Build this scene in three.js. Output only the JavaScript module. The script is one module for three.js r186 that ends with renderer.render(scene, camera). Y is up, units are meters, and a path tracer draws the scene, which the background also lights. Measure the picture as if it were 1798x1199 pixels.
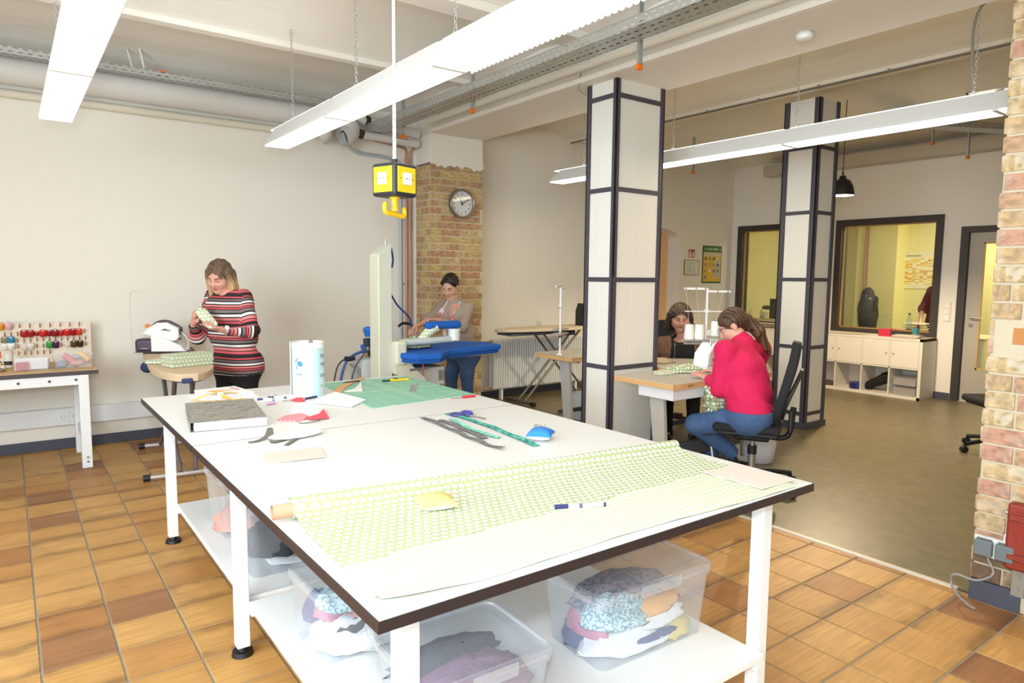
import * as THREE from 'three';
import { RoundedBoxGeometry } from 'three/addons/geometries/RoundedBoxGeometry.js';
import { mergeGeometries } from 'three/addons/utils/BufferGeometryUtils.js';
import { RectAreaLightUniformsLib } from 'three/addons/lights/RectAreaLightUniformsLib.js';

// ------------------------------------------------------------------ camera, light, exposure
const scene = new THREE.Scene();
const W = 1798, H = 1199, FOC = 1195.95, CAMH = 1.5;
const YAW = 36.527 * Math.PI / 180, PIT = 5.509 * Math.PI / 180, ROL = 0.570 * Math.PI / 180;
const V3 = (x, y, z) => new THREE.Vector3(x, y, z);
const camF = V3(Math.sin(YAW) * Math.cos(PIT), -Math.sin(PIT), -Math.cos(YAW) * Math.cos(PIT));
const camR0 = V3(Math.cos(YAW), 0, Math.sin(YAW));
const camU0 = camR0.clone().cross(camF);
const camR = camR0.clone().multiplyScalar(Math.cos(ROL)).addScaledVector(camU0, Math.sin(ROL));
const camU = camU0.clone().multiplyScalar(Math.cos(ROL)).addScaledVector(camR0, -Math.sin(ROL));
const EYE = V3(0, CAMH, 0);
const camera = new THREE.PerspectiveCamera(2 * Math.atan(H / 2 / FOC) * 180 / Math.PI, W / H, 0.05, 60);
camera.position.copy(EYE); camera.up.copy(camU); camera.lookAt(EYE.clone().add(camF));
const renderer = new THREE.WebGLRenderer({ antialias: true });
renderer.toneMapping = THREE.LinearToneMapping;
renderer.toneMappingExposure = 1.03;
renderer.shadowMap.enabled = true;
RectAreaLightUniformsLib.init();
scene.background = new THREE.Color(0x000000);
// the photographer's flash, just above the lens
const FLASH_I = 11;
const flash = new THREE.SpotLight(new THREE.Color(0.88, 0.95, 1.0), FLASH_I, 0, 1.02, 0.5, 2);
flash.name = 'camera_flash'; flash.position.set(-0.05, 1.79, 0.06); flash.target.position.copy(EYE.clone().addScaledVector(camF, 5)).add(V3(0, 0.35, 0));
flash.castShadow = true; flash.shadow.radius = 3; scene.add(flash, flash.target);
const TUBE = new THREE.Color(0.96, 0.97, 0.95), TUBE_EAST = new THREE.Color(1.0, 0.82, 0.52);   // cool tubes over the tables, warmer ones over the sewing area
const DAY = new THREE.Color(0.78, 0.915, 1.0), DAY_L = 15.5;                  // daylight from unseen windows, added for the soft light from the west
const TUBE_L = 2.6, ADDED_UP = 1.1, GLOW = 1.7, OFFICE_L = 44;

// ------------------------------------------------------------------ helpers
const ray = (px, py) => camF.clone().addScaledVector(camR, (px - W / 2) / FOC).addScaledVector(camU, -(py - H / 2) / FOC);
const onY = (px, py, y) => { const d = ray(px, py); return EYE.clone().addScaledVector(d, (y - CAMH) / d.y); };
const onZ = (px, py, z) => { const d = ray(px, py); return EYE.clone().addScaledVector(d, z / d.z); };
const onX = (px, py, x) => { const d = ray(px, py); return EYE.clone().addScaledVector(d, x / d.x); };
const atD = (px, py, dep) => EYE.clone().addScaledVector(ray(px, py), dep);
const hAt = (px, py, x, z) => { const d = ray(px, py); return CAMH + d.y * (x * d.x + z * d.z) / (d.x * d.x + d.z * d.z); };
const project = p => { const d = p.clone().sub(EYE), z = d.dot(camF); return [W / 2 + FOC * d.dot(camR) / z, H / 2 - FOC * d.dot(camU) / z, z]; };
function rng(s) { return () => { s |= 0; s = s + 0x6D2B79F5 | 0; let t = Math.imul(s ^ s >>> 15, 1 | s); t = t + Math.imul(t ^ t >>> 7, 61 | t) ^ t; return ((t ^ t >>> 14) >>> 0) / 4294967296; }; }
const R = rng(20240611);
function hash3(x, y, z) { let h = Math.imul(x, 374761393) + Math.imul(y, 668265263) + Math.imul(z, 2147483647 ^ 0x3c6ef372) | 0; h = Math.imul(h ^ h >>> 13, 1274126177); return ((h ^ h >>> 16) >>> 0) / 4294967296; }
function vnoise(x, y, z = 0) {
  const xi = Math.floor(x), yi = Math.floor(y), zi = Math.floor(z); let a = x - xi, b = y - yi, c = z - zi;
  a = a * a * (3 - 2 * a); b = b * b * (3 - 2 * b); c = c * c * (3 - 2 * c);
  const L = (p, q, t) => p + (q - p) * t, h = hash3;
  return L(L(L(h(xi, yi, zi), h(xi + 1, yi, zi), a), L(h(xi, yi + 1, zi), h(xi + 1, yi + 1, zi), a), b),
    L(L(h(xi, yi, zi + 1), h(xi + 1, yi, zi + 1), a), L(h(xi, yi + 1, zi + 1), h(xi + 1, yi + 1, zi + 1), a), b), c);
}
const fbm = (x, y, z = 0, o = 4) => { let s = 0, a = 0.5, t = 0; for (let i = 0; i < o; i++) { s += a * vnoise(x, y, z); t += a; a *= 0.5; x *= 2.03; y *= 2.03; z *= 2.03; } return s / t; };
// textures
const clamp = (v, a = 0, b = 1) => Math.min(b, Math.max(a, v));
function pix(w, h, fn, srgb = true) {                 // DataTexture from fn(x,y)->[r,g,b] in 0..255
  const d = new Uint8Array(w * h * 4);
  for (let y = 0; y < h; y++) for (let x = 0; x < w; x++) { const c = fn(x, y), i = (y * w + x) * 4; d[i] = clamp(c[0], 0, 255); d[i + 1] = clamp(c[1], 0, 255); d[i + 2] = clamp(c[2], 0, 255); d[i + 3] = c.length > 3 ? c[3] : 255; }
  const t = new THREE.DataTexture(d, w, h); t.wrapS = t.wrapT = THREE.RepeatWrapping; t.magFilter = THREE.LinearFilter; t.minFilter = THREE.LinearMipmapLinearFilter; t.generateMipmaps = true;
  if (srgb) t.colorSpace = THREE.SRGBColorSpace; t.needsUpdate = true; return t;
}
function canv(w, h, draw) {
  const c = document.createElement('canvas'); c.width = w; c.height = h; draw(c.getContext('2d'), w, h);
  const t = new THREE.CanvasTexture(c); t.colorSpace = THREE.SRGBColorSpace; t.wrapS = t.wrapT = THREE.RepeatWrapping; return t;
}
const rep = (t, u, v) => { const c = t.clone(); c.repeat.set(u, v); c.needsUpdate = true; return c; };
const std = (c, r = 0.7, o = {}) => new THREE.MeshStandardMaterial({ color: c, roughness: r, ...o });
const phys = (c, r = 0.7, o = {}) => new THREE.MeshPhysicalMaterial({ color: c, roughness: r, ...o });
// geometry
const G = (...gs) => { const a = gs.flat().map(g => { const n = g.index ? g.toNonIndexed() : g; for (const k of Object.keys(n.attributes)) if (!['position', 'normal', 'uv'].includes(k)) n.deleteAttribute(k); return n; }); return a.length === 1 ? a[0] : mergeGeometries(a); };
const bx = (w, h, d, x = 0, y = 0, z = 0, r = 0) => { const g = r ? new RoundedBoxGeometry(w, h, d, 2, Math.min(r, w / 2.01, h / 2.01, d / 2.01)) : new THREE.BoxGeometry(w, h, d); return g.translate(x, y, z); };
const B = (x0, x1, y0, y1, z0, z1, r = 0) => bx(x1 - x0, y1 - y0, z1 - z0, (x0 + x1) / 2, (y0 + y1) / 2, (z0 + z1) / 2, r);
function cyl(a, b, r0, r1 = r0, seg = 14, open = false) {
  a = a.isVector3 ? a : V3(...a); b = b.isVector3 ? b : V3(...b);
  const d = b.clone().sub(a), g = new THREE.CylinderGeometry(r1, r0, d.length(), seg, 1, open);
  return g.applyQuaternion(new THREE.Quaternion().setFromUnitVectors(V3(0, 1, 0), d.normalize())).translate((a.x + b.x) / 2, (a.y + b.y) / 2, (a.z + b.z) / 2);
}
const tube = (pts, r, seg = 8, n = 0, closed = false, ten = 0.5) => new THREE.TubeGeometry(new THREE.CatmullRomCurve3(pts.map(p => p.isVector3 ? p : V3(...p)), closed, 'catmullrom', ten), n || pts.length * 8, r, seg, closed);
const lathe = (pr, seg = 24) => new THREE.LatheGeometry(pr.map(p => new THREE.Vector2(p[0], p[1])), seg);
const ell = (rx, ry, rz, x = 0, y = 0, z = 0, s = 18) => new THREE.SphereGeometry(1, s, Math.ceil(s * 0.7)).scale(rx, ry, rz).translate(x, y, z);
const poly = (pts, depth, bevel = 0, holes = []) => {        // outline in x,y extruded along +z
  const s = new THREE.Shape(pts.map(p => new THREE.Vector2(p[0], p[1])));
  for (const h of holes) s.holes.push(new THREE.Path(h.map(p => new THREE.Vector2(p[0], p[1]))));
  return new THREE.ExtrudeGeometry(s, { depth, bevelEnabled: bevel > 0, bevelSize: bevel, bevelThickness: bevel, bevelSegments: 2, curveSegments: 10 });
};
const slab = (pts, y, th, bevel = 0) => { const g = poly(pts.map(p => [p[0], -p[1]]), th, bevel); return g.rotateX(-Math.PI / 2).translate(0, y, 0); };   // outline in x,z lying at height y
const planUV = (g, a = 'x', b = 'z', s = 1, t = s) => { const p = g.attributes.position, ix = { x: 0, y: 1, z: 2 }, uv = new Float32Array(p.count * 2); for (let i = 0; i < p.count; i++) { uv[2 * i] = p.array[3 * i + ix[a]] * s; uv[2 * i + 1] = p.array[3 * i + ix[b]] * t; } g.setAttribute('uv', new THREE.BufferAttribute(uv, 2)); return g; };
function boxUV(g, s = 1) {                             // metres, by the dominant normal
  g = g.index ? g.toNonIndexed() : g; const p = g.attributes.position.array, n = g.attributes.normal.array, c = g.attributes.position.count, uv = new Float32Array(c * 2);
  for (let i = 0; i < c; i += 3) { const ax = Math.abs(n[3 * i] + n[3 * i + 3] + n[3 * i + 6]), ay = Math.abs(n[3 * i + 1] + n[3 * i + 4] + n[3 * i + 7]), az = Math.abs(n[3 * i + 2] + n[3 * i + 5] + n[3 * i + 8]);
    for (let k = i; k < i + 3; k++) { const x = p[3 * k], y = p[3 * k + 1], z = p[3 * k + 2]; if (ay >= ax && ay >= az) { uv[2 * k] = x * s; uv[2 * k + 1] = z * s; } else if (ax >= az) { uv[2 * k] = z * s; uv[2 * k + 1] = y * s; } else { uv[2 * k] = x * s; uv[2 * k + 1] = y * s; } } }
  g.setAttribute('uv', new THREE.BufferAttribute(uv, 2)); return g;
}
function chamfer(w, h, d, c) {                         // a block lying in x,z with its upper edges chamfered, 22 triangles
  const q = (y, i) => [[-w / 2 + i, y, -d / 2 + i], [w / 2 - i, y, -d / 2 + i], [w / 2 - i, y, d / 2 - i], [-w / 2 + i, y, d / 2 - i]];
  const L = [q(0, 0), q(h - c, 0), q(h, c)], pos = [], uv = [];
  const tri = (a, b, e) => { for (const v of [a, b, e]) { pos.push(...v); uv.push(v[0] / w + 0.5, v[2] / d + 0.5); } };
  for (let l = 0; l < 2; l++) for (let i = 0; i < 4; i++) { const j = (i + 1) % 4; tri(L[l][i], L[l + 1][i], L[l + 1][j]); tri(L[l][i], L[l + 1][j], L[l][j]); }
  tri(L[2][0], L[2][2], L[2][1]); tri(L[2][0], L[2][3], L[2][2]);
  const g = new THREE.BufferGeometry(); g.setAttribute('position', new THREE.Float32BufferAttribute(pos, 3)); g.setAttribute('uv', new THREE.Float32BufferAttribute(uv, 2)); g.computeVertexNormals(); return g;
}
function blob(rx, ry, rz, seed, amp = 0.25, freq = 2.5, seg = 28, flat = true) {   // crumpled heap lying on y = 0
  const g = new THREE.SphereGeometry(1, seg, seg - 8), p = g.attributes.position;
  for (let i = 0; i < p.count; i++) { const x = p.getX(i), y = p.getY(i), z = p.getZ(i); const n = 1 + amp * (2 * Math.abs(2 * fbm(x * freq + seed, y * freq, z * freq, 3) - 1) + (fbm(x * freq * 2.3, y * freq * 2 + seed, z * freq * 2.3, 2) - 0.5)) - amp * 0.5; p.setXYZ(i, x * n * rx, (flat && y < 0 ? y * 0.15 : y * n) * ry, z * n * rz); }
  g.computeVertexNormals(); g.computeBoundingBox(); return boxUV(g.translate(0, -g.boundingBox.min.y, 0));
}
// objects
const used = {};
const numbered = n => { const k = used[n] = (used[n] ?? -1) + 1; return k ? n + '_' + String(k).padStart(3, '0') : n; };
function obj(name, geo, mat, parent = scene) { const m = new THREE.Mesh(Array.isArray(geo) ? G(geo) : geo, mat); m.name = parent === scene ? numbered(name) : name; m.castShadow = m.receiveShadow = true; parent.add(m); return m; }
function tag(o, label, category, group) { o.userData.label = label; o.userData.category = category; if (group) o.userData.group = group; return o; }
function thing(name, label, category, pos = [0, 0, 0], turn = 0, group) { const o = new THREE.Group(); o.name = numbered(name); o.position.set(...pos); o.rotation.y = turn; scene.add(o); return tag(o, label, category, group); }
function struct(name, label, category) { const o = new THREE.Group(); o.name = name; o.userData = { kind: 'structure', label, category }; scene.add(o); return o; }
function copyOf(src, pos, turn, label, group) { const c = src.clone(); c.name = numbered(src.name.replace(/_\d+$/, '')); c.userData = { ...src.userData }; if (label) c.userData.label = label; if (group) c.userData.group = group; c.position.set(...pos); c.rotation.y = turn; scene.add(c); return c; }

// ------------------------------------------------------------------ materials
const bumpFine = pix(256, 256, (x, y) => { const v = 255 * (0.6 * fbm(x / 12, y / 12, 3) + 0.4 * hash3(x, y, 5)); return [v, v, v]; }, false);
const bumpSoft = pix(256, 256, (x, y) => { const v = 255 * fbm(x / 32, y / 32, 7, 5); return [v, v, v]; }, false);
const wallPaint = std(0xefe9df, 0.85, { bumpMap: bumpSoft, bumpScale: 0.002 });
const ceilPaint = std(0xefe9e0, 0.75, { bumpMap: bumpSoft, bumpScale: 0.002 });
const eastCeil = std(0xece4d4, 0.3, { bumpMap: bumpSoft, bumpScale: 0.001 });
const slate = std(0x474a58, 0.55);
const anthracite = std(0x4a4650, 0.5);
const whiteLac = std(0xf1f0ee, 0.35);
const whiteMetal = std(0xeceef0, 0.4);
const galv = std(0xb9bcba, 0.42, { metalness: 0.75 });
const steel = std(0xc4c4c2, 0.28, { metalness: 0.9 });
const copper = std(0xbd8c74, 0.45, { metalness: 0.55 });
const blackPl = std(0x1a1a1c, 0.45);
const orangePl = std(0xf07a1c, 0.45);
const glass = phys(0xffffff, 0.02, { transmission: 1, ior: 1.45, thickness: 0 });
const frosted = phys(0xf3f5f8, 0.18, { transmission: 0.82, ior: 1.3, thickness: 0 });
// ------------------------------------------------------------------ the room
const ZN = -6.83, XE = 9.47, XW = -2.7, ZS = 2.8;
// tiled floor, west part
const floor = struct('floor', 'glazed ochre and brown clay tile floor with grey grout', 'floor');
{
  obj('grout_bed', B(XW, 3.655, -0.12, -0.004, ZN - 0.05, ZS), std(0x9b8f7e, 0.9, { bumpMap: rep(bumpFine, 30, 30), bumpScale: 0.003 }), floor);
  const bases = [[190, 144, 82], [184, 137, 75], [178, 128, 70], [164, 112, 62], [148, 102, 64], [188, 141, 79]];
  const mats = [];
  bases.forEach((b, k) => { for (let v = 0; v < 2; v++) {
    const s = k * 17 + v * 7, edge = v ? 0.20 : 0.05;
    mats.push(std(0xffffff, 0.5, { bumpMap: rep(bumpSoft, 0.3, 0.3), bumpScale: 0.0015, map: pix(96, 96, (x, y) => {
      const st = fbm(x / 70 + s, y / 2.6 + s, 1, 3), bl = fbm(x / 34 + s, y / 26, s, 3), ed = edge * Math.pow(clamp(1.15 * Math.abs(y / 48 - 1 + 0.5 * (fbm(x / 30, s, 2) - 0.5))), 5);
      const m = 0.86 + 0.20 * st + 0.12 * bl - ed; return [b[0] * m, b[1] * m * (1 - 0.15 * ed), b[2] * m * (1 - 0.25 * ed)]; }) }));
  } });
  const PX = 0.2545, PZ = 0.25, list = [];
  for (let i = -11; i <= 14; i++) for (let j = -5; j <= 23; j++) {
    let x0 = 0.035 + i * PX, z1 = -1.243 - (j - 0) * PZ + 0.0, z0 = z1 - PZ; let x1 = x0 + PX;
    x1 = Math.min(x1, 3.65); if (x1 - x0 < 0.05 || x0 < XW) continue; if (z0 < ZN - 0.02) { if (z1 < ZN + 0.06) continue; z0 = ZN; }
    const c = V3((x0 + x1) / 2, 0, (z0 + z1) / 2), q = project(c), vis = q[2] > 0.3 && q[0] > -60 && q[0] < W + 60 && q[1] > 0 && q[1] < H + 60;
    const hidden = c.x > 0.95 && c.x < 2.0 && c.z < -1.7 && c.z > -4.1;
    list.push({ x0, x1, z0, z1, c, w: vis && !hidden ? 1 / (q[2] * q[2]) : 0 });
  }
  list.sort((a, b) => b.w - a.w);
  const geos = {}, rest = [];
  list.forEach((t, k) => {
    const w = t.x1 - t.x0 - 0.009, d = t.z1 - t.z0 - 0.009, key = w.toFixed(3) + '_' + d.toFixed(3);
    const g = geos[key] ??= chamfer(w, 0.012, d, 0.002);
    const u = R();
    let b = u < 0.36 ? 0 : u < 0.58 ? 1 : u < 0.76 ? 5 : u < 0.91 ? 2 : u < 0.97 ? 3 : 4;
    const m = mats[b * 2 + (R() < 0.3 ? 1 : 0)];
    if (k < 300) { const o = obj('floor_tile', g, m, floor); o.position.set(t.c.x, -0.012, t.c.z); if (R() < 0.5) o.rotation.y = Math.PI; }
    else rest.push(g.clone().translate(t.c.x, -0.012, t.c.z));
  });
  obj('far_tiles', rest, mats[2], floor).userData.kind = 'stuff';
}
// linoleum, east part
const lino = struct('floor_linoleum', 'olive brown speckled linoleum floor of the sewing area', 'floor');
obj('linoleum', planUV(B(3.675, 14, -0.12, 0, ZN - 0.05, ZS), 'x', 'z', 1), std(0xffffff, 0.38, { bumpMap: rep(bumpFine, 2, 2), bumpScale: 0.0006, map: pix(512, 512, (x, y) => {
  const n = fbm(x / 40, y / 40, 2, 4), sp = hash3(x >> 1, y >> 1, 9), m = 0.86 + 0.22 * n + (sp > 0.93 ? 0.18 : sp < 0.06 ? -0.14 : 0) + 0.06 * (hash3(x, y, 1) - 0.5); return [118 * m, 107 * m, 80 * m]; }) }), lino);
const thr = struct('trim_1', 'pale metal threshold strip between tiles and linoleum', 'threshold');
obj('strip', B(3.652, 3.682, -0.02, 0.006, -6.4, -1.27, 0.002), std(0xd8cfbf, 0.4), thr);
// north wall with an arched recess
function wallShape(x0, x1, y0, y1, holes) { return poly([[x0, y0], [x1, y0], [x1, y1], [x0, y1]], 0.22, 0, holes); }
const archPts = []; for (let i = 0; i <= 16; i++) { const a = i / 16 * Math.PI; archPts.push([7.70 + 0.48 * Math.cos(a), 2.07 + 0.15 * Math.sin(a)]); } archPts.push([7.22, 0], [8.18, 0]);
const wn = struct('wall_north', 'cream painted long back wall', 'wall');
obj('plaster', boxUV(wallShape(XW - 0.2, XE + 0.15, 0, 3.75, [archPts]).translate(0, 0, ZN - 0.22)), wallPaint, wn);
obj('recess_back', boxUV(B(7.0, 8.4, 0, 2.5, ZN - 0.62, ZN - 0.55)), std(0xf2c58f, 0.8), wn);  // peach colour holds the warm lamp light inside the recess
obj('recess_side', [B(8.18, 8.3, 0, 2.5, ZN - 0.6, ZN - 0.22), B(7.1, 7.22, 0, 2.5, ZN - 0.6, ZN - 0.22), B(7.1, 8.3, 2.23, 2.4, ZN - 0.6, ZN - 0.22)], std(0xf2c58f, 0.8), wn);  // same peach, warm light put into the colour
const bbn = struct('baseboard_north', 'slate grey skirting along the back wall', 'skirting');
obj('skirting', [B(XW, 3.69, 0, 0.088, ZN, ZN + 0.018, 0.003), B(4.38, 7.2, 0, 0.085, ZN, ZN + 0.018, 0.003), B(8.2, XE, 0, 0.085, ZN, ZN + 0.018, 0.003)], slate, bbn);
// side and rear walls (behind the camera)
const ww = struct('wall_west', 'cream painted side wall', 'wall');
const WW = [[-3.1, -1.5], [-0.9, 0.7], [1.0, 2.4]], WWY = [0.95, 2.75];
obj('plaster', boxUV(poly([[ZN - 0.2, 0], [ZS + 0.2, 0], [ZS + 0.2, 3.75], [ZN - 0.2, 3.75]], 0.2, 0, WW.map(w => [[w[0], WWY[0]], [w[1], WWY[0]], [w[1], WWY[1]], [w[0], WWY[1]]])).rotateY(-Math.PI / 2).translate(XW, 0, 0)), wallPaint, ww);
WW.forEach((w, i) => {                                 // unseen windows with glowing panes, added for soft light from the west
  const g = struct('window_' + (i + 3), 'unseen window added in the side wall for soft light', 'window'), x = XW - 0.12, m = (w[0] + w[1]) / 2, f = (a, b, c, d) => B(x - 0.03, x + 0.03, a, b, c, d, 0.004);
  obj('window_frame', [f(WWY[0], WWY[0] + 0.07, w[0], w[1]), f(WWY[1] - 0.07, WWY[1], w[0], w[1]), f(WWY[0], WWY[1], w[0], w[0] + 0.07), f(WWY[0], WWY[1], w[1] - 0.07, w[1]), f(WWY[0], WWY[1], m - 0.04, m + 0.04)], whiteLac, g);
  obj('added_glow_pane', B(x - 0.006, x + 0.006, WWY[0], WWY[1], w[0], w[1]), std(0xf4f6f8, 0.6, { emissive: DAY, emissiveIntensity: 1.2 }), g);
  const L = new THREE.RectAreaLight(DAY, DAY_L, WWY[1] - WWY[0] - 0.1, w[1] - w[0] - 0.1); L.name = 'added_side_light'; L.position.set(XW - 0.02, (WWY[0] + WWY[1]) / 2, m); L.lookAt(XW + 3, (WWY[0] + WWY[1]) / 2, m); L.rotateZ(Math.PI / 2); g.add(L);
});
const ws = struct('wall_south', 'cream painted rear wall', 'wall'); obj('plaster', B(XW - 0.2, 14, 0, 3.75, ZS, ZS + 0.2), wallPaint, ws);
// east wall with two windows and a door
const we = struct('wall_east', 'cream painted partition wall with office windows', 'wall');
const zy = g => g.rotateY(-Math.PI / 2);              // outline in (z,y) -> plane at x
const WIN = [[-6.71, -5.34], [-5.10, -3.72]], WY = [0.74, 2.32], DR = [-3.52, -2.50, 2.155];
obj('plaster', boxUV(zy(poly([[ZN - 0.2, 0], [ZS, 0], [ZS, 3.75], [ZN - 0.2, 3.75]], 0.15, 0,
  [...WIN.map(w => [[w[0] + .01, WY[0] + .01], [w[1] - .01, WY[0] + .01], [w[1] - .01, WY[1] - .01], [w[0] + .01, WY[1] - .01]]), [[DR[0] + .01, 0.001], [DR[1] - .01, 0.001], [DR[1] - .01, DR[2] - .01], [DR[0] + .01, DR[2] - .01]]])).translate(XE + 0.15, 0, 0)), wallPaint, we);
WIN.forEach((w, i) => {
  const g = struct('window_' + (i + 1), i ? 'office window with wide dark frame beside the door' : 'office window with wide dark frame near the signs', 'window');
  const fr = (o, n, x0, x1) => zy(poly([[w[0], WY[0]], [w[1], WY[0]], [w[1], WY[1]], [w[0], WY[1]]], x1 - x0, 0, [[[w[0] + n, WY[0] + n], [w[1] - n, WY[0] + n], [w[1] - n, WY[1] - n], [w[0] + n, WY[1] - n]]])).translate(x1, 0, 0);
  obj('window_frame', fr(0, 0.085, XE - 0.03, XE + 0.16), std(0x3b3333, 0.5), g);
  obj('wooden_bead', G(B(XE + 0.03, XE + 0.06, WY[0] + .085, WY[0] + .1, w[0] + .085, w[1] - .085), B(XE + 0.03, XE + 0.06, WY[1] - .1, WY[1] - .085, w[0] + .085, w[1] - .085), B(XE + 0.03, XE + 0.06, WY[0] + .085, WY[1] - .085, w[0] + .085, w[0] + .1), B(XE + 0.03, XE + 0.06, WY[0] + .085, WY[1] - .085, w[1] - .1, w[1] - .085)), std(0xb08a52, 0.6), g);
  obj('pane', B(XE + 0.044, XE + 0.050, WY[0] + .08, WY[1] - .08, w[0] + .08, w[1] - .08), glass, g);
});
{
  const d = struct('door_1', 'light grey office door with narrow glass panel and dark frame', 'door');
  const [a, b, t] = DR;
  obj('door_frame', [B(XE - 0.02, XE + 0.16, 0, t - 0.075, a, a + 0.085), B(XE - 0.02, XE + 0.16, 0, t - 0.075, b - 0.085, b), B(XE - 0.02, XE + 0.16, t - 0.075, t, a, b)], std(0x3a3436, 0.5), d);
  const z0 = a + 0.09, z1 = b - 0.09, gz0 = -3.27, gz1 = -2.80;
  obj('door_leaf', zy(poly([[z0, 0.008], [z1, 0.008], [z1, t - 0.08], [z0, t - 0.08]], 0.04, 0, [[[gz0, 0.42], [gz1, 0.42], [gz1, 1.95], [gz0, 1.95]]])).translate(XE + 0.07, 0, 0), std(0xb3aca2, 0.5), d);
  const gp = obj('glass_panel', B(XE + 0.047, XE + 0.052, 0.42, 1.95, gz0, gz1), glass, d);
  obj('bead', G(B(XE + 0.025, XE + 0.034, .41, .43, gz0 - .012, gz1), B(XE + 0.025, XE + 0.034, 1.94, 1.96, gz0 - .012, gz1), B(XE + 0.025, XE + 0.034, .41, 1.96, gz0 - .012, gz0 + .006)), std(0xc9a86a, 0.5), gp);
  const hd = obj('door_handle', [cyl([XE + 0.03, 1.05, -3.36], [XE - 0.03, 1.05, -3.36], 0.009), cyl([XE - 0.03, 1.05, -3.37], [XE - 0.03, 1.045, -3.24], 0.009), cyl([XE + 0.032, 1.05, -3.36], [XE + 0.022, 1.05, -3.36], 0.026)], steel, d);
  obj('keyhole_plate', cyl([XE + 0.032, 0.95, -3.36], [XE + 0.022, 0.95, -3.36], 0.026), steel, hd);
}
const bbe = struct('baseboard_east', 'dark skirting at the partition wall', 'skirting');
obj('skirting', [B(XE - 0.018, XE, 0, 0.085, ZN, -3.53, 0.003), B(XE - 0.018, XE, 0, 0.085, -2.49, ZS, 0.003)], slate, bbe);
// the office behind the glass
const off = struct('wall_office', 'pale yellow office walls behind the windows, lamp tint in the paint', 'wall');
const yel = std(0xeee6a8, 0.85);  // yellowish office light is put into this wall colour
obj('plaster', [B(12.1, 12.25, 0, 2.95, ZN - 0.2, -1.6), B(XE + 0.15, 12.25, 0, 2.95, ZN - 0.2, ZN - 0.05), B(XE + 0.15, 12.25, 0, 2.95, -1.75, -1.6)], yel, off);
obj('chimney_breast', B(11.75, 12.1, 0, 2.95, -5.95, -5.3), yel, off);
const offc = struct('ceiling_office', 'plain office ceiling', 'ceiling'); obj('panel', B(XE + 0.15, 12.25, 2.9, 3.05, ZN - 0.2, -1.6), std(0xf0ead8, 0.8), offc);
// west ceiling: shallow vaults between east-west beams; east: vaults running north-south
const ceil = struct('ceiling', 'cream ceiling of shallow vaults between narrow beams', 'ceiling');
{
  const prof = [[ZN - 0.1, 3.75], [ZN - 0.1, 3.2]], lines = [ZN - 0.02, -5.36, -3.9, -2.45, -1.0, 0.45, 1.9, ZS + 0.05];
  for (let k = 0; k < lines.length - 1; k++) for (let i = 0; i <= 14; i++) { const t = i / 14; prof.push([lines[k] + (lines[k + 1] - lines[k]) * t, 3.22 + 0.17 * (1 - Math.pow(2 * t - 1, 2))]); }
  prof.push([ZS + 0.05, 3.75]);
  obj('vaults', boxUV(zy(poly(prof, 3.70 - XW + 0.1)).translate(3.70, 0, 0)), ceilPaint, ceil);
  for (const [a, b] of [[-5.40, -5.31], [-4.0, -3.80], [-2.55, -2.35], [-1.1, -0.9], [0.35, 0.55]]) obj('beam_flange', B(XW, 3.70, 3.2, 3.26, a, b, 0.004), ceilPaint, ceil);
  const ce = struct('ceiling_sewing_area', 'glossy cream vaulted ceiling of the sewing area', 'ceiling');
  const pe = [[4.3, 3.75], [4.3, 3.2]], le = [4.34, 5.96, 7.6, XE + 0.05];
  for (let k = 0; k < 3; k++) for (let i = 0; i <= 14; i++) { const t = i / 14; pe.push([le[k] + (le[k + 1] - le[k]) * t, 3.22 + 0.16 * (1 - Math.pow(2 * t - 1, 2))]); }
  pe.push([XE + 0.05, 3.75]);
  obj('vaults', boxUV(poly(pe, ZS - ZN + 0.2).translate(0, 0, ZN - 0.1)), eastCeil, ce);
  for (const x of [5.96, 7.6]) obj('beam_flange', [B(x - 0.06, x + 0.06, 3.2, 3.28, ZN, ZS, 0.01)], eastCeil, ce);
}
const mb = struct('ceiling_beam', 'deep cream plastered ceiling beam carrying the vaults', 'beam');
obj('beam', boxUV(B(3.70, 4.36, 3.0, 3.75, ZN, ZS)), ceilPaint, mb);
obj('ledge', B(3.67, 3.70, 3.0, 3.045, ZN + .35, ZS, 0.008), ceilPaint, mb);
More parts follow.
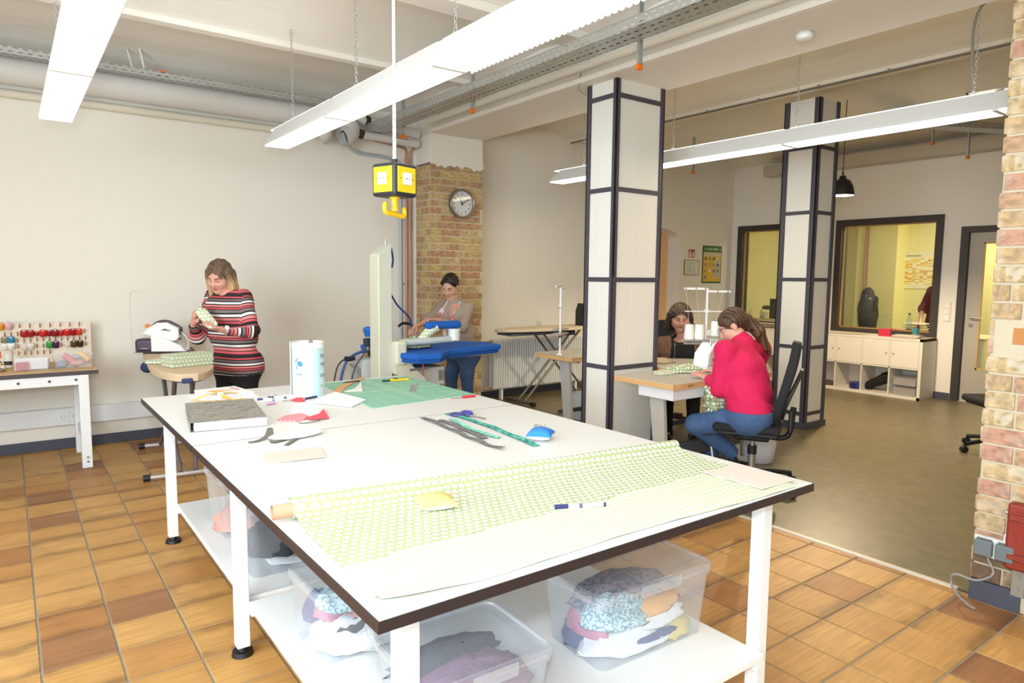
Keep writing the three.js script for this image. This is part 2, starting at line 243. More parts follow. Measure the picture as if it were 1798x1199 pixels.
// brickwork
const brickMats = (cols, sd) => cols.map((c, k) => std(0xffffff, 0.9, { bumpMap: bumpFine, bumpScale: 0.004, map: pix(64, 32, (x, y) => { const n = fbm(x / 9 + k * 9, y / 9, sd, 4), sp = hash3(x, y, k), wash = c[3] * clamp((fbm(x / 16 + k * 5, y / 11, sd + 4, 3) - 0.45) * 4), m = 0.78 + 0.42 * n + (sp > 0.93 ? -0.14 : 0); return [0, 1, 2].map(i => c[i] * m * (1 - wash) + [236, 228, 214][i] * wash); }) }));
function brickFace(parent, mats, { o, u, n, len, y0, y1, course = 0.077, blen = 0.25, ragged = 0, seed = 1, holes = [] }) {   // o: origin, u: along, n: out
  const r = rng(seed), q = new THREE.Matrix4().makeBasis(u, n, u.clone().cross(n)), geos = {};
  let row = 0;
  for (let y = y0; y < y1 - 0.02; y += course, row++) {
    const h = Math.min(course, y1 - y) - 0.011; let s = row % 2 ? -blen / 2 : -0.02 - (row % 4 ? 0.03 : 0.09);
    while (s < len - 0.015) {
      let L = blen * (r() < 0.28 ? 0.5 : 1) * (0.94 + 0.12 * r()); const a = Math.max(0, s), b = Math.min(len, s + L - 0.011); s += L;
      if (b - a < 0.03) continue; if (ragged && y > y1 - ragged && r() < 0.45) continue;
      if (holes.some(k => y + h > k[2] && y < k[3] && b > k[0] && a < k[1])) continue;
      const w = Math.round((b - a) * 50) / 50 || 0.04, key = w + '_' + h.toFixed(3), g = geos[key] ??= chamfer(1, 0.022, h, 0.004).scale(1, 1, 1);
      const m = obj('brick', g, mats[Math.floor(r() * mats.length)], parent);
      m.matrix.copy(q); m.quaternion.setFromRotationMatrix(q); m.scale.set(b - a, 0.78 + 0.2 * r(), 1);
      m.position.copy(o).addScaledVector(u, (a + b) / 2).addScaledVector(n, -0.014).add(V3(0, y + h / 2, 0));
    }
  }
}
{
  const bp = struct('wall_pillar', 'yellow and red brick wall pillar under the beam, with the clock', 'pillar');
  const mort = std(0xd6c8ac, 0.95, { bumpMap: bumpFine, bumpScale: 0.004 });
  obj('mortar', boxUV(B(3.703, 4.36, 0, 2.66, ZN, -6.483), 2), mort, bp);
  obj('plaster_top', boxUV(B(3.695, 4.368, 2.70, 3.02, ZN, -6.475, 0.01)), wallPaint, bp);
  const rg = rng(5), tp = [[3.697, 2.75]]; for (let i = 0; i <= 16; i++) tp.push([3.697 + 0.67 * i / 16, 2.645 + 0.05 * rg()]); tp.push([4.367, 2.75]);
  obj('ragged_plaster', boxUV(poly(tp, 0.02).translate(0, 0, -6.486)), wallPaint, bp);
  const ms = brickMats([[212, 182, 130, .10], [208, 176, 124, .06], [204, 166, 122, .08], [198, 154, 116, .05], [212, 184, 138, .2], [216, 188, 130, .05], [194, 158, 120, .05]], 3);
  brickFace(bp, ms, { o: V3(3.70, 0, -6.48), u: V3(1, 0, 0), n: V3(0, 0, 1), len: 0.66, y0: 0.005, y1: 2.69, ragged: 0.06, seed: 3 });
  brickFace(bp, ms, { o: V3(3.70, 0, -6.81), u: V3(0, 0, 1), n: V3(-1, 0, 0), len: 0.325, y0: 0.005, y1: 2.69, ragged: 0.06, seed: 4, blen: 0.16 });
  obj('plaster_edge', boxUV(B(3.66, 3.70, 0, 3.0, ZN, -6.80, 0.006)), wallPaint, bp);
}
{
  const pr = struct('wall_pier', 'pale whitewashed brick pier at the end of the dividing wall', 'pier');
  obj('mortar', boxUV(B(3.624, 4.34, 0, 3.02, -1.196, ZS), 2), std(0xc8bba2, 0.95, { bumpMap: bumpFine, bumpScale: 0.005 }), pr);
  const ms = brickMats([[206, 174, 132, .35], [212, 184, 140, .3], [204, 164, 130, .4], [198, 150, 126, .35], [210, 182, 138, .6], [206, 172, 134, .4]], 8);
  const low = brickMats([[150, 124, 96, .25], [132, 104, 80, .15], [164, 140, 108, .3]], 12);
  brickFace(pr, low, { o: V3(3.62, 0, -1.20), u: V3(0, 0, 1), n: V3(-1, 0, 0), len: 1.4, y0: 0.10, y1: 0.26, course: 0.082, seed: 12 });
  brickFace(pr, ms, { o: V3(3.62, 0, -1.20), u: V3(0, 0, 1), n: V3(-1, 0, 0), len: 1.4, y0: 0.262, y1: 3.0, course: 0.082, seed: 11, holes: [[0.085, 0.27, 1.20, 1.30]] });
  brickFace(pr, ms, { o: V3(4.34, 0, -1.20), u: V3(-1, 0, 0), n: V3(0, 0, -1), len: 0.72, y0: 0.10, y1: 3.0, course: 0.082, seed: 13 });
  obj('wooden_block', planUV(B(3.622, 3.66, 1.215, 1.29, -1.112, -0.93, 0.003), 'z', 'y', 4), std(0xb5783c, 0.6), pr);
  const bbp = struct('baseboard_pier', 'slate grey skirting at the foot of the brick pier', 'skirting');
  obj('skirting', B(3.598, 3.622, 0, 0.10, -1.20, -1.0, 0.004), slate, bbp);
}
// columns with dark steel corners
function column(name, label, x0, x1, z0, z1, top, bands, bar, plinth) {
  const c = struct(name, label, 'column'), t = 0.012;
  obj('core', B(x0 + t, x1 - t, 0, top, z0 + t, z1 - t), std(0xded8cc, 0.9), c);
  const plas = std(0xeae6de, 0.85, { bumpMap: bumpSoft, bumpScale: 0.004 });
  bands = [...bands].sort((a, b) => a - b); const lev = [0.02, ...bands, top];
  for (let k = 0; k < lev.length - 1; k++) { const a = lev[k] + (k ? 0.018 : 0), b = lev[k + 1] - (k < lev.length - 2 ? 0.018 : 0);
    obj('panel', boxUV(B(x0 + bar, x1 - bar, a, b, z1 - t - 0.006, z1 - 0.003)), plas, c); obj('panel', boxUV(B(x0 + bar, x1 - bar, a, b, z0 + 0.003, z0 + t + 0.006)), plas, c);
    obj('panel', boxUV(B(x0 + 0.003, x0 + t + 0.006, a, b, z0 + bar, z1 - bar)), plas, c); obj('panel', boxUV(B(x1 - t - 0.006, x1 - 0.003, a, b, z0 + bar, z1 - bar)), plas, c); }
  for (const [x, z, sx, sz] of [[x0, z1, 1, -1], [x1, z1, -1, -1], [x0, z0, 1, 1], [x1, z0, -1, 1]])
    obj('corner_bar', [bx(bar, top, 0.014, x + sx * (bar / 2 - 0.006), top / 2, z + sz * 0.001, 0.003), bx(0.014, top, bar, x + sx * 0.001, top / 2, z + sz * (bar / 2 - 0.006), 0.003)], anthracite, c);
  for (const y of bands) obj('cross_band', [B(x0, x1, y - 0.018, y + 0.018, z1 - 0.012, z1 + 0.004), B(x0, x1, y - 0.018, y + 0.018, z0 - 0.004, z0 + 0.012), B(x0 - 0.004, x0 + 0.012, y - 0.018, y + 0.018, z0, z1), B(x1 - 0.012, x1 + 0.004, y - 0.018, y + 0.018, z0, z1)], anthracite, c);
  if (plinth) obj('plinth', B(x0 - 0.02, x1 + 0.02, 0, plinth, z0 - 0.02, z1 + 0.02, 0.004), slate, c);
  return c;
}
column('column_near_sewing_table', 'white column with dark steel corner bars beside the sewing table', 3.79, 4.32, -4.13, -3.81, 3.0, [165, 331, 491, 647, 790].map(y => hAt(1088 - 0.023 * (y - 140), y, 3.79, -3.81)), 0.042, 0);
{ const sw = onY(1411, 744, 0.06), s = [sw.x, sw.z];
  column('column_near_cabinets', 'white column with dark steel corner bars in front of the cabinets', s[0], s[0] + 0.36, s[1] - 0.36, s[1], 3.23, [[1434, 256], [1431, 372], [1425, 491], [1419, 611], [1413, 728]].map(q => hAt(q[0], q[1], s[0], s[1])), 0.055, 0.065); }
// ------------------------------------------------------------------ lamps
function chainGeo(x, z, y0, y1, sc = 1) {
  const gs = [], n = Math.max(2, Math.round((y1 - y0) / (0.026 * sc)));
  for (let i = 0; i < n; i++) { const t = new THREE.TorusGeometry(0.0085 * sc, 0.002 * sc, 5, 10).scale(1, 1.75, 1); if (i % 2) t.rotateY(Math.PI / 2); gs.push(t.translate(x, y0 + (i + 0.5) * (y1 - y0) / n, z)); }
  return G(gs);
}
const glowMat = std(0xffffff, 0.4, { emissive: new THREE.Color(1, 0.98, 0.95), emissiveIntensity: GLOW });
const vaultW = z => { const L = [ZN - 0.02, -5.36, -3.9, -2.45, -1.0, 0.45, 1.9, ZS + 0.05], k = L.findIndex((v, i) => z < L[i + 1]), t = (z - L[k]) / (L[k + 1] - L[k]), v = 3.215 + 0.17 * (1 - Math.pow(2 * t - 1, 2)); return [[-5.40, -5.31], [-4.0, -3.80], [-2.55, -2.35], [-1.1, -0.9], [0.35, 0.55]].some(f => z > f[0] && z < f[1]) ? 3.198 : v; };
function lightRow(label, xc, zEnd, joints, chains, topY, hue = TUBE, gain = 1, upGain = 1) {
  const g = thing('fluorescent_light', label, 'lamp', [xc, 2.5, zEnd], 0, 'hanging fluorescent light rows'), hw = 0.098, len = joints[joints.length - 1] - zEnd;
  const body = poly([[-hw, 0.004], [hw, 0.004], [hw - 0.008, 0.03], [0.055, 0.115], [-0.055, 0.115], [-hw + 0.008, 0.03]], len - 0.14).translate(0, 0, 0.14);
  // slanted end: loft from the full profile to a low lip
  const P = [[-hw, 0.004], [hw, 0.004], [hw - 0.008, 0.03], [0.055, 0.115], [-0.055, 0.115], [-hw + 0.008, 0.03]], Q = P.map(p => [p[0], Math.min(p[1], 0.02)]), pos = [];
  for (let i = 0; i < 6; i++) { const j = (i + 1) % 6; pos.push(...P[i], 0.14, ...Q[i], 0, ...Q[j], 0, ...P[i], 0.14, ...Q[j], 0, ...P[j], 0.14); }
  for (let i = 1; i < 5; i++) pos.push(...Q[0], 0, ...Q[i + 1], 0, ...Q[i], 0);
  const cap = new THREE.BufferGeometry(); cap.setAttribute('position', new THREE.Float32BufferAttribute(pos, 3)); cap.setAttribute('uv', new THREE.Float32BufferAttribute(new Float32Array(pos.length / 3 * 2), 2)); cap.computeVertexNormals();
  obj('housing', [body, cap], std(0xdcdcdb, 0.45), g);
  let a = zEnd;
  joints.forEach((b, k) => {
    const l = b - a, d = obj('diffuser', bx(hw * 2 - 0.012, 0.012, l - 0.02, 0, 0.0, a - zEnd + l / 2, 0.004), glowMat, g);
    obj('joint_strip', bx(hw * 2 - 0.006, 0.014, 0.035, 0, 0.001, b - zEnd, 0.003), std(0xf0efec, 0.4), g);
    const L = new THREE.RectAreaLight(hue, TUBE_L * gain, hw * 2 - 0.02, l - 0.04); L.name = 'tube_light'; L.position.set(0, -0.012, a - zEnd + l / 2); L.rotation.x = -Math.PI / 2; g.add(L);
    const U = new THREE.RectAreaLight(hue, ADDED_UP * gain * upGain, 0.1, l - 0.06); U.name = 'tube_light'; U.position.set(0, 0.128, a - zEnd + l / 2); U.rotation.x = Math.PI / 2; g.add(U);  // upward light added to the fixture to brighten the ceiling
    obj('added_uplight_strip', bx(0.1, 0.008, l - 0.05, 0, 0.118, a - zEnd + l / 2, 0.002), glowMat, g);  // glowing top strip, added along with the upward light
    a = b;
  });
  for (const z of chains) { const c = obj('chain', chainGeo(0, z - zEnd, 0.15, topY(z) - 2.5), galv, g); obj('chain_clip', bx(0.03, 0.045, 0.02, 0, 0.132, z - zEnd, 0.003), galv, c); }
  return g;
}
lightRow('long hanging fluorescent light above the tiled floor near the thread rack', 0.315, -5.55, [-4.19, -2.83, -1.47, -0.11, 1.25], [-5.0, -3.85, -2.7, -1.5, -0.3, 0.9], vaultW);
const rowB = lightRow('long hanging fluorescent light crossing above the cutting table', 1.78, -5.58, [-4.31, -2.94, -1.57, -0.2, 1.17], [-5.18, -4.03, -2.88, -1.73, -0.58, 0.6], vaultW);
lightRow('long hanging fluorescent light above the sewing machines', 4.82, -5.74, [-4.37, -3.0, -1.63, -0.26, 1.11], [-5.30, -4.13, -2.95, -1.78, -0.6, 0.6], () => 3.305, TUBE_EAST, 4.4, 0.5);
{ // wavy louvre edge on the near sections of the middle row
  const s = []; for (let k = 0; k < 44; k++) s.push(new THREE.CylinderGeometry(0.017, 0.017, 0.004, 10).rotateZ(Math.PI / 2).translate(0.099, -0.004, 2.70 + k * 0.036)); obj('louvre_edge', s, std(0xf4f3f0, 0.4), rowB); }
{ // pendant with black dome, beyond the second column
  const p = onX(1478, 345, 7.0), t = thing('pendant_lamp', 'black dome pendant lamp hanging behind the far column', 'lamp', [p.x, 2.36, p.z]);
  obj('shade', lathe([[0.0, 0.20], [0.03, 0.20], [0.035, 0.17], [0.075, 0.15], [0.105, 0.09], [0.12, 0.0], [0.116, 0.0], [0.10, 0.088], [0.07, 0.143], [0.0, 0.165]], 28), std(0x17171a, 0.35), t);
  obj('bulb', ell(0.035, 0.045, 0.035, 0, 0.06, 0), std(0xfff2d8, 0.5, { emissive: new THREE.Color(1, 0.8, 0.55), emissiveIntensity: 5 }), t);
  obj('cord', cyl([0, 0.2, 0], [0, 0.96, 0], 0.004), blackPl, t);
  obj('hook_ring', new THREE.TorusGeometry(0.018, 0.003, 6, 14).translate(0, 0.225, 0), blackPl, t);
  const L = new THREE.PointLight(new THREE.Color(1, 0.80, 0.52), 22); L.name = 'bulb_light'; L.position.set(0, 0.055, 0); L.castShadow = true; t.add(L);
}
{ // office ceiling light
  const t = thing('ceiling_panel_light', 'bright panel light on the office ceiling behind the window', 'lamp', [10.9, 2.86, -3.4]);
  obj('frame', bx(0.4, 0.05, 1.4, 0, 0.015, 0, 0.006), whiteMetal, t); obj('diffuser', bx(0.36, 0.012, 1.36, 0, -0.015, 0), glowMat, t);
  const L = new THREE.RectAreaLight(new THREE.Color(1, 0.94, 0.66), OFFICE_L, 0.34, 1.32); L.name = 'panel_light'; L.position.set(0, -0.03, 0); L.rotation.x = -Math.PI / 2; t.add(L);
}
// ------------------------------------------------------------------ hanging socket cube
{
  const c = onZ(693, 316, -2.95), t = thing('hanging_socket_cube', 'black and yellow power socket cube hanging above the cutting table', 'socket', [c.x, 1.86, c.z], -0.46 + Math.PI / 4);
  const s = 0.152; t.position.y = hAt(693, 318, c.x, c.z) - s / 2;
  obj('case', bx(s, s, s, 0, s / 2, 0, 0.016), std(0x2b2c33, 0.45), t);
  const ym = std(0xe8c81e, 0.45), wm = std(0xf4f4f2, 0.35);
  for (let k = 0; k < 4; k++) { const q = new THREE.Matrix4().makeRotationY(k * Math.PI / 2);
    const pl = obj('yellow_panel', bx(s - 0.034, s - 0.036, 0.006, 0, s / 2, s / 2, 0.002).applyMatrix4(q), ym, t);
    obj('socket', G(bx(0.056, 0.056, 0.008, 0, s / 2 + 0.004, s / 2 + 0.006, 0.004), new THREE.TorusGeometry(0.021, 0.004, 6, 20).translate(0, s / 2 + 0.004, s / 2 + 0.010)).applyMatrix4(q), wm, pl);
    obj('socket_holes', G([-1, 1].map(a => cyl([a * 0.0095, s / 2 + 0.004, s / 2 + 0.008], [a * 0.0095, s / 2 + 0.004, s / 2 + 0.0115], 0.003)), [-1, 1].map(a => bx(0.003, 0.006, 0.004, a * 0.04, s / 2 + 0.004, s / 2 + 0.003))).applyMatrix4(q), blackPl, pl); }
  obj('hook', [cyl([0, 0, 0], [0, -0.065, 0], 0.016, 0.016), cyl([0, 0.002, 0], [0, -0.006, 0], 0.028, 0.024), tube([[-0.062, -0.035, 0], [-0.066, -0.056, 0], [-0.05, -0.074, 0], [0, -0.078, 0], [0.05, -0.084, 0], [0.064, -0.072, 0], [0.062, -0.05, 0]], 0.0115, 10), ell(0.0115, 0.0115, 0.0115, -0.062, -0.035, 0), ell(0.0115, 0.0115, 0.0115, 0.062, -0.05, 0)], std(0xf2bd14, 0.45), t);
  obj('eye_bolt', [cyl([0, s, 0], [0, s + 0.02, 0], 0.008), new THREE.TorusGeometry(0.011, 0.003, 6, 14).translate(0, s + 0.03, 0)], steel, t);
  obj('chain', chainGeo(0, 0, s + 0.04, vaultW(c.z) - t.position.y, 1.25), galv, t);
  obj('cable', tube([[-0.03, s, 0.03], [-0.03, s + 0.06, 0.03], [-0.012, s + 0.22, 0.012], [-0.012, s + 0.5, 0.012], [-0.012, vaultW(c.z) - t.position.y, 0.012]], 0.0075, 8), std(0xf2f2f2, 0.5), t);
  obj('cable_gland', cyl([-0.03, s - 0.004, 0.03], [-0.03, s + 0.018, 0.03], 0.014), blackPl, t);
}
// ------------------------------------------------------------------ pipes, trays, rails under the ceiling
{
  const pipeM = std(0xd6d3cf, 0.6), t = thing('insulated_pipe', 'thick grey insulated heating pipe along the back wall under the ceiling', 'pipe', [0, 3.03, -6.67]);
  obj('pipe', cyl([XW, 0, 0], [2.72, 0, 0], 0.098, 0.098, 28), pipeM, t);
  obj('elbow', tube([[2.66, 0, 0], [2.78, 0, 0], [2.86, -0.05, 0.02], [2.84, -0.13, 0.05], [2.76, -0.17, 0.06]], 0.095, 18), pipeM, t);
  obj('elbow', tube([[2.55, -0.06, 0.04], [2.6, -0.16, 0.04], [2.55, -0.2, 0.02]], 0.07, 16), pipeM, t);
  const t2 = thing('insulated_pipe', 'thinner insulated pipe running into the wall beside the brick pillar', 'pipe', [2.9, 3.02, -6.66]);
  obj('pipe', [cyl([0, 0.08, 0], [0.13, 0.05, 0], 0.055, 0.055, 20), cyl([0.18, 0.035, 0], [0.74, -0.01, 0], 0.055, 0.055, 20)], pipeM, t2);
  obj('pipe', cyl([0.06, -0.10, 0.02], [0.74, -0.12, 0], 0.04, 0.04, 18), pipeM, t2);
  obj('clamp', cyl([0.12, 0.055, 0], [0.19, 0.035, 0], 0.056, 0.05, 16), std(0x3c2f26, 0.7), t2); obj('clamp', cyl([0.02, -0.085, 0.02], [0.10, -0.105, 0.02], 0.05, 0.044, 16), std(0x3c2f26, 0.7), t2);
  const t3 = thing('ceiling_pipe', 'thin painted pipe below the thick pipe on the back wall', 'pipe', [0, 2.885, ZN + 0.04]); obj('pipe', cyl([XW, 0, 0], [2.6, 0, 0], 0.034, 0.034, 16), std(0xe0d8c8, 0.6), t3);
  const t4 = thing('plastic_conduit', 'grey flexible conduit bending along the wall beside the copper pipes', 'conduit', [2.95, 2.88, ZN + 0.03]);
  obj('conduit', tube([[-0.15, 0.04, 0.12], [-0.1, -0.06, 0.1], [0.05, -0.12, 0.02], [0.35, -0.13, 0], [0.5, -0.17, 0], [0.55, -0.3, 0], [0.55, -1.4, 0], [0.55, -2.8, 0]], 0.017, 10, 60), std(0xb4bdc4, 0.5), t4);
  const t5 = thing('copper_pipes', 'pair of copper pipes going down beside the brick pillar', 'pipe', [3.555, 0, ZN + 0.06]);
  for (const k of [0, 1]) obj('pipe', [cyl([k * 0.045, 0.1, 0], [k * 0.045, 2.78, 0], 0.013, 0.013, 12), tube([[k * 0.045, 2.76, 0], [k * 0.045, 2.82, 0.01], [k ? 0.07 : -0.06, 2.86, 0.04], [k ? 0.085 : -0.42, 2.88, 0.12]], 0.013, 10)], copper, t5);
  obj('pipe', tube([[0.085, 2.88, 0.12], [-0.1, 2.93, 0.14], [-0.4, 2.92, 0.13]], 0.013, 8), copper, t5);
  for (const y of [0.6, 1.4, 2.2]) obj('pipe_clip', bx(0.09, 0.022, 0.035, 0.022, y, -0.02, 0.003), galv, t5);
  obj('backing_board', bx(0.10, 2.3, 0.012, 0.025, 1.6, -0.045), std(0xe6e2da, 0.7), t5);
  // perforated trays
  const perf = pix(64, 32, (x, y) => { const v = (y > 5 && y < 10 && x % 32 > 6 && x % 32 < 24) || (y > 20 && y < 25 && (x + 16) % 32 > 6 && (x + 16) % 32 < 24) ? 0 : 255; return [v, v, v]; }, false);
  const trayM = std(0xc2c5c4, 0.42, { metalness: 0.7, alphaMap: rep(perf, 1, 1), alphaTest: 0.5, side: THREE.DoubleSide });
  function tray(name, label, w, h, len, pos, turn) { // along local z
    const t = thing(name, label, 'cable tray', pos, turn);
    obj('tray_base', planUV(bx(w, 0.002, len), 'z', 'x', 8, 8), trayM, t);
    for (const s of [-1, 1]) obj('tray_side', planUV(bx(0.002, h, len, s * w / 2, h / 2, 0), 'z', 'y', 8, 16), trayM, t);
    for (const s of [-1, 1]) obj('tray_lip', bx(0.008, 0.004, len, s * w / 2, h, 0), galv, t);
    return t;
  }
  tray('cable_tray', 'perforated steel cable tray above the thick wall pipe', 0.12, 0.05, 5.2, [0.2, 3.115, -6.53], Math.PI / 2);
  const ct = tray('cable_tray', 'perforated steel cable tray running beside the ceiling beam', 0.2, 0.06, 7.4, [3.12, 2.955, -2.95], 0);
  obj('cables', [-0.05, 0, 0.04].map((x, k) => tube([[x, 0.012, -3.6], [x + 0.02, 0.016, -1], [x - 0.01, 0.014, 1], [x, 0.012, 3.6]], 0.007 + 0.002 * k, 6)), std(0x9a9a98, 0.6), ct);
  const rail = (pos, hgt, label) => { const t = thing('hanger_rail', label, 'bracket', pos, 0, 'slotted hanger rails with orange caps');
    obj('rail', planUV(G(bx(0.036, hgt, 0.003, 0, hgt / 2, 0), bx(0.003, hgt, 0.016, -0.017, hgt / 2, 0.008), bx(0.003, hgt, 0.016, 0.017, hgt / 2, 0.008)), 'y', 'x', 9, 28), trayM, t); obj('end_cap', bx(0.045, 0.035, 0.032, 0, 0.0, 0.006, 0.005), orangePl, t); };
  for (const [px, py, w] of [[708, 240, 'beside the copper pipes'], [829, 195, 'between the copper pipes and the near column'], [1121, 118, 'just above the near column']]) { const p = onX(px, py, 3.25); rail([p.x, p.y, p.z], vaultW(p.z) - p.y, 'slotted steel hanger rail with orange end cap ' + w); }
  { const p = onX(1216, 303, 7.2); rail([p.x, p.y, p.z], 3.30 - p.y, 'slotted steel hanger rail with orange end cap between the two columns'); }
  for (const [px, py, w] of [[1636, 252, 'above the second office window'], [1698, 276, 'above the office door']]) { const p = onX(px, py, 8.9); rail([p.x, p.y, p.z], 3.34 - p.y, 'slotted steel hanger rail with orange end cap ' + w); }
  const ft = onX(1500, 282, 9.3); const te = thing('cable_duct', 'grey painted duct along the partition wall under the ceiling', 'duct', [9.33, ft.y, -4.2]);
  obj('duct', bx(0.24, 0.16, 3.9, 0, 0, 0, 0.01), std(0xbfb6a4, 0.5), te); obj('drop_rod', [cyl([0, 0.08, -0.9], [0, 3.22 - ft.y, -0.9], 0.008), cyl([0, 0.08, -0.75], [0, 3.22 - ft.y, -0.75], 0.008)], galv, te);
  tray('cable_tray', 'dark steel cable tray at the ceiling near the brick pier', 0.2, 0.06, 2.4, [8.15, 3.08, -3.1], 1.15);
  // pipe along the beam, thin wire, conduits in the east vault
  const wp = thing('beam_pipe', 'white painted pipe fixed along the side of the ceiling beam', 'pipe', [3.635, 3.10, -2.2]); obj('pipe', cyl([0, 0, -4.2], [0, 0, 4.4], 0.03, 0.03, 14), std(0xe8e2d6, 0.55), wp);
  for (let z = -4; z < 4; z += 0.75) obj('pipe_clip', bx(0.07, 0.03, 0.02, 0.02, 0.02, z, 0.003), std(0xd9d2c4, 0.5), wp);
  const ww2 = thing('loose_wire', 'thin grey wire hanging from the beam beside the near column', 'wire', [3.69, 0, 0]); obj('wire', tube([onX(1020, 128, 3.69), onX(1017, 140, 3.69), onX(1018, 158, 3.69), onX(1030, 168, 3.69)].map(p => p.sub(V3(3.69, 0, 0))), 0.004, 6), std(0x8f8a80, 0.5), ww2);
  const cn = thing('steel_conduit', 'thin steel conduit along the glossy ceiling of the sewing area', 'conduit', [5.87, 3.19, -2.4]); obj('conduit', cyl([0, 0, -4.3], [0, 0, 4.6], 0.010, 0.010, 10), std(0x77736c, 0.45, { metalness: 0.5 }), cn);
  for (let z = -4; z < 4.4; z += 0.6) obj('pipe_clip', bx(0.03, 0.02, 0.016, 0, 0.012, z, 0.003), galv, cn);
  const cd = thing('lamp_cable', 'grey cable dropping to the sewing area light beside the brick pier', 'cable', [4.82, 2.6, -1.79]); obj('cable', tube([[0.02, 0.04, 1.2], [0.01, 0.045, 0.05], [0.03, 0.07, 0.01], [0.03, 0.2, -0.02], [0.03, 0.5, -0.02], [0.04, 0.6, 0.1], [0.05, 0.62, 0.6]], 0.008, 8), std(0x8a8478, 0.5), cd);
  const sd = onY(1413, 62, 2.985); const sm = thing('smoke_detector', 'white round smoke detector on the beam underside', 'detector', [sd.x, 2.955, sd.z]); obj('housing', lathe([[0, 0], [0.035, 0], [0.05, 0.012], [0.052, 0.045], [0, 0.045]], 28), whiteLac, sm); obj('vent_ring', new THREE.TorusGeometry(0.046, 0.004, 6, 24).rotateX(Math.PI / 2).translate(0, 0.018, 0), std(0xd8d8d6, 0.5), sm);
  const rod = thing('pipe_hanger', 'white threaded hanger with orange clamp above the thick wall pipe', 'bracket', [1.02, 3.14, -6.55]); obj('rod', [cyl([0, 0, 0], [-0.05, 0.24, 0.02], 0.009), cyl([-0.09, 0, 0], [-0.13, 0.18, 0], 0.007)], std(0xe3ddd0, 0.5), rod); obj('clamp', bx(0.07, 0.05, 0.06, 0.12, 0.0, 0.03, 0.01), std(0x2c2a2a, 0.5), rod); obj('end_cap', bx(0.075, 0.025, 0.05, 0.12, 0.035, 0.03, 0.008), orangePl, rod);
}
// ------------------------------------------------------------------ on the walls
{
  const c = onZ(809, 358, -6.46), t = thing('wall_clock', 'round steel wall clock on the brick pillar', 'clock', [c.x, c.y, -6.462]), r = 0.158;
  obj('rim', lathe([[r - 0.022, 0.0], [r, 0.0], [r, 0.045], [r - 0.008, 0.052], [r - 0.02, 0.048], [r - 0.022, 0.03]], 48).rotateX(Math.PI / 2), std(0x9a958a, 0.3, { metalness: 0.8 }), t);
  const face = canv(512, 512, (x, w) => { x.fillStyle = '#dcdad9'; x.fillRect(0, 0, w, w); x.fillStyle = '#1c1c1e'; x.font = 'bold 58px sans-serif'; x.textAlign = 'center'; x.textBaseline = 'middle';
    for (let k = 1; k <= 12; k++) { const a = k * Math.PI / 6; x.fillText(String(k), 256 + 188 * Math.sin(a), 256 - 188 * Math.cos(a)); }
    for (let k = 0; k < 60; k++) { const a = k * Math.PI / 30, l = k % 5 ? 8 : 16; x.lineWidth = k % 5 ? 2 : 5; x.strokeStyle = '#1c1c1e'; x.beginPath(); x.moveTo(256 + 240 * Math.sin(a), 256 - 240 * Math.cos(a)); x.lineTo(256 + (240 - l) * Math.sin(a), 256 - (240 - l) * Math.cos(a)); x.stroke(); } });
  obj('dial', new THREE.CircleGeometry(r - 0.02, 48).translate(0, 0, 0.024), std(0xffffff, 0.5, { map: face }), t);
  const hand = (ang, len, w) => bx(w, len, 0.003, 0, len / 2 - 0.02, 0.03).rotateZ(-ang);
  obj('hour_hand', hand(-0.42, 0.085, 0.008), blackPl, t); obj('minute_hand', hand(1.02, 0.118, 0.006).translate(0, 0, 0.003), blackPl, t); obj('hub', cyl([0, 0, 0.026], [0, 0, 0.038], 0.008), blackPl, t);
  obj('glass', new THREE.CircleGeometry(r - 0.012, 40).translate(0, 0, 0.044), glass, t);
}
{ // socket trunking on the back wall
  const t = thing('cable_trunking', 'white dado trunking with power sockets low on the back wall', 'trunking', [0, 0.28, ZN]);
  obj('trunk', bx(6.3, 0.145, 0.055, 0.5, 0, 0.0275, 0.006), std(0xe9e9ea, 0.4), t);
  for (const x of [0.33, 0.41, 2.4]) { const f = obj('socket_plate', bx(0.075, 0.075, 0.01, x, 0.0, 0.058, 0.003), whiteLac, t); obj('socket_ring', new THREE.TorusGeometry(0.021, 0.003, 6, 20).translate(x, 0, 0.063), std(0xdadadb, 0.4), f); obj('socket_holes', [cyl([x - 0.01, 0, 0.06], [x - 0.01, 0, 0.0645], 0.003), cyl([x + 0.01, 0, 0.06], [x + 0.01, 0, 0.0645], 0.003)], blackPl, f); }
}
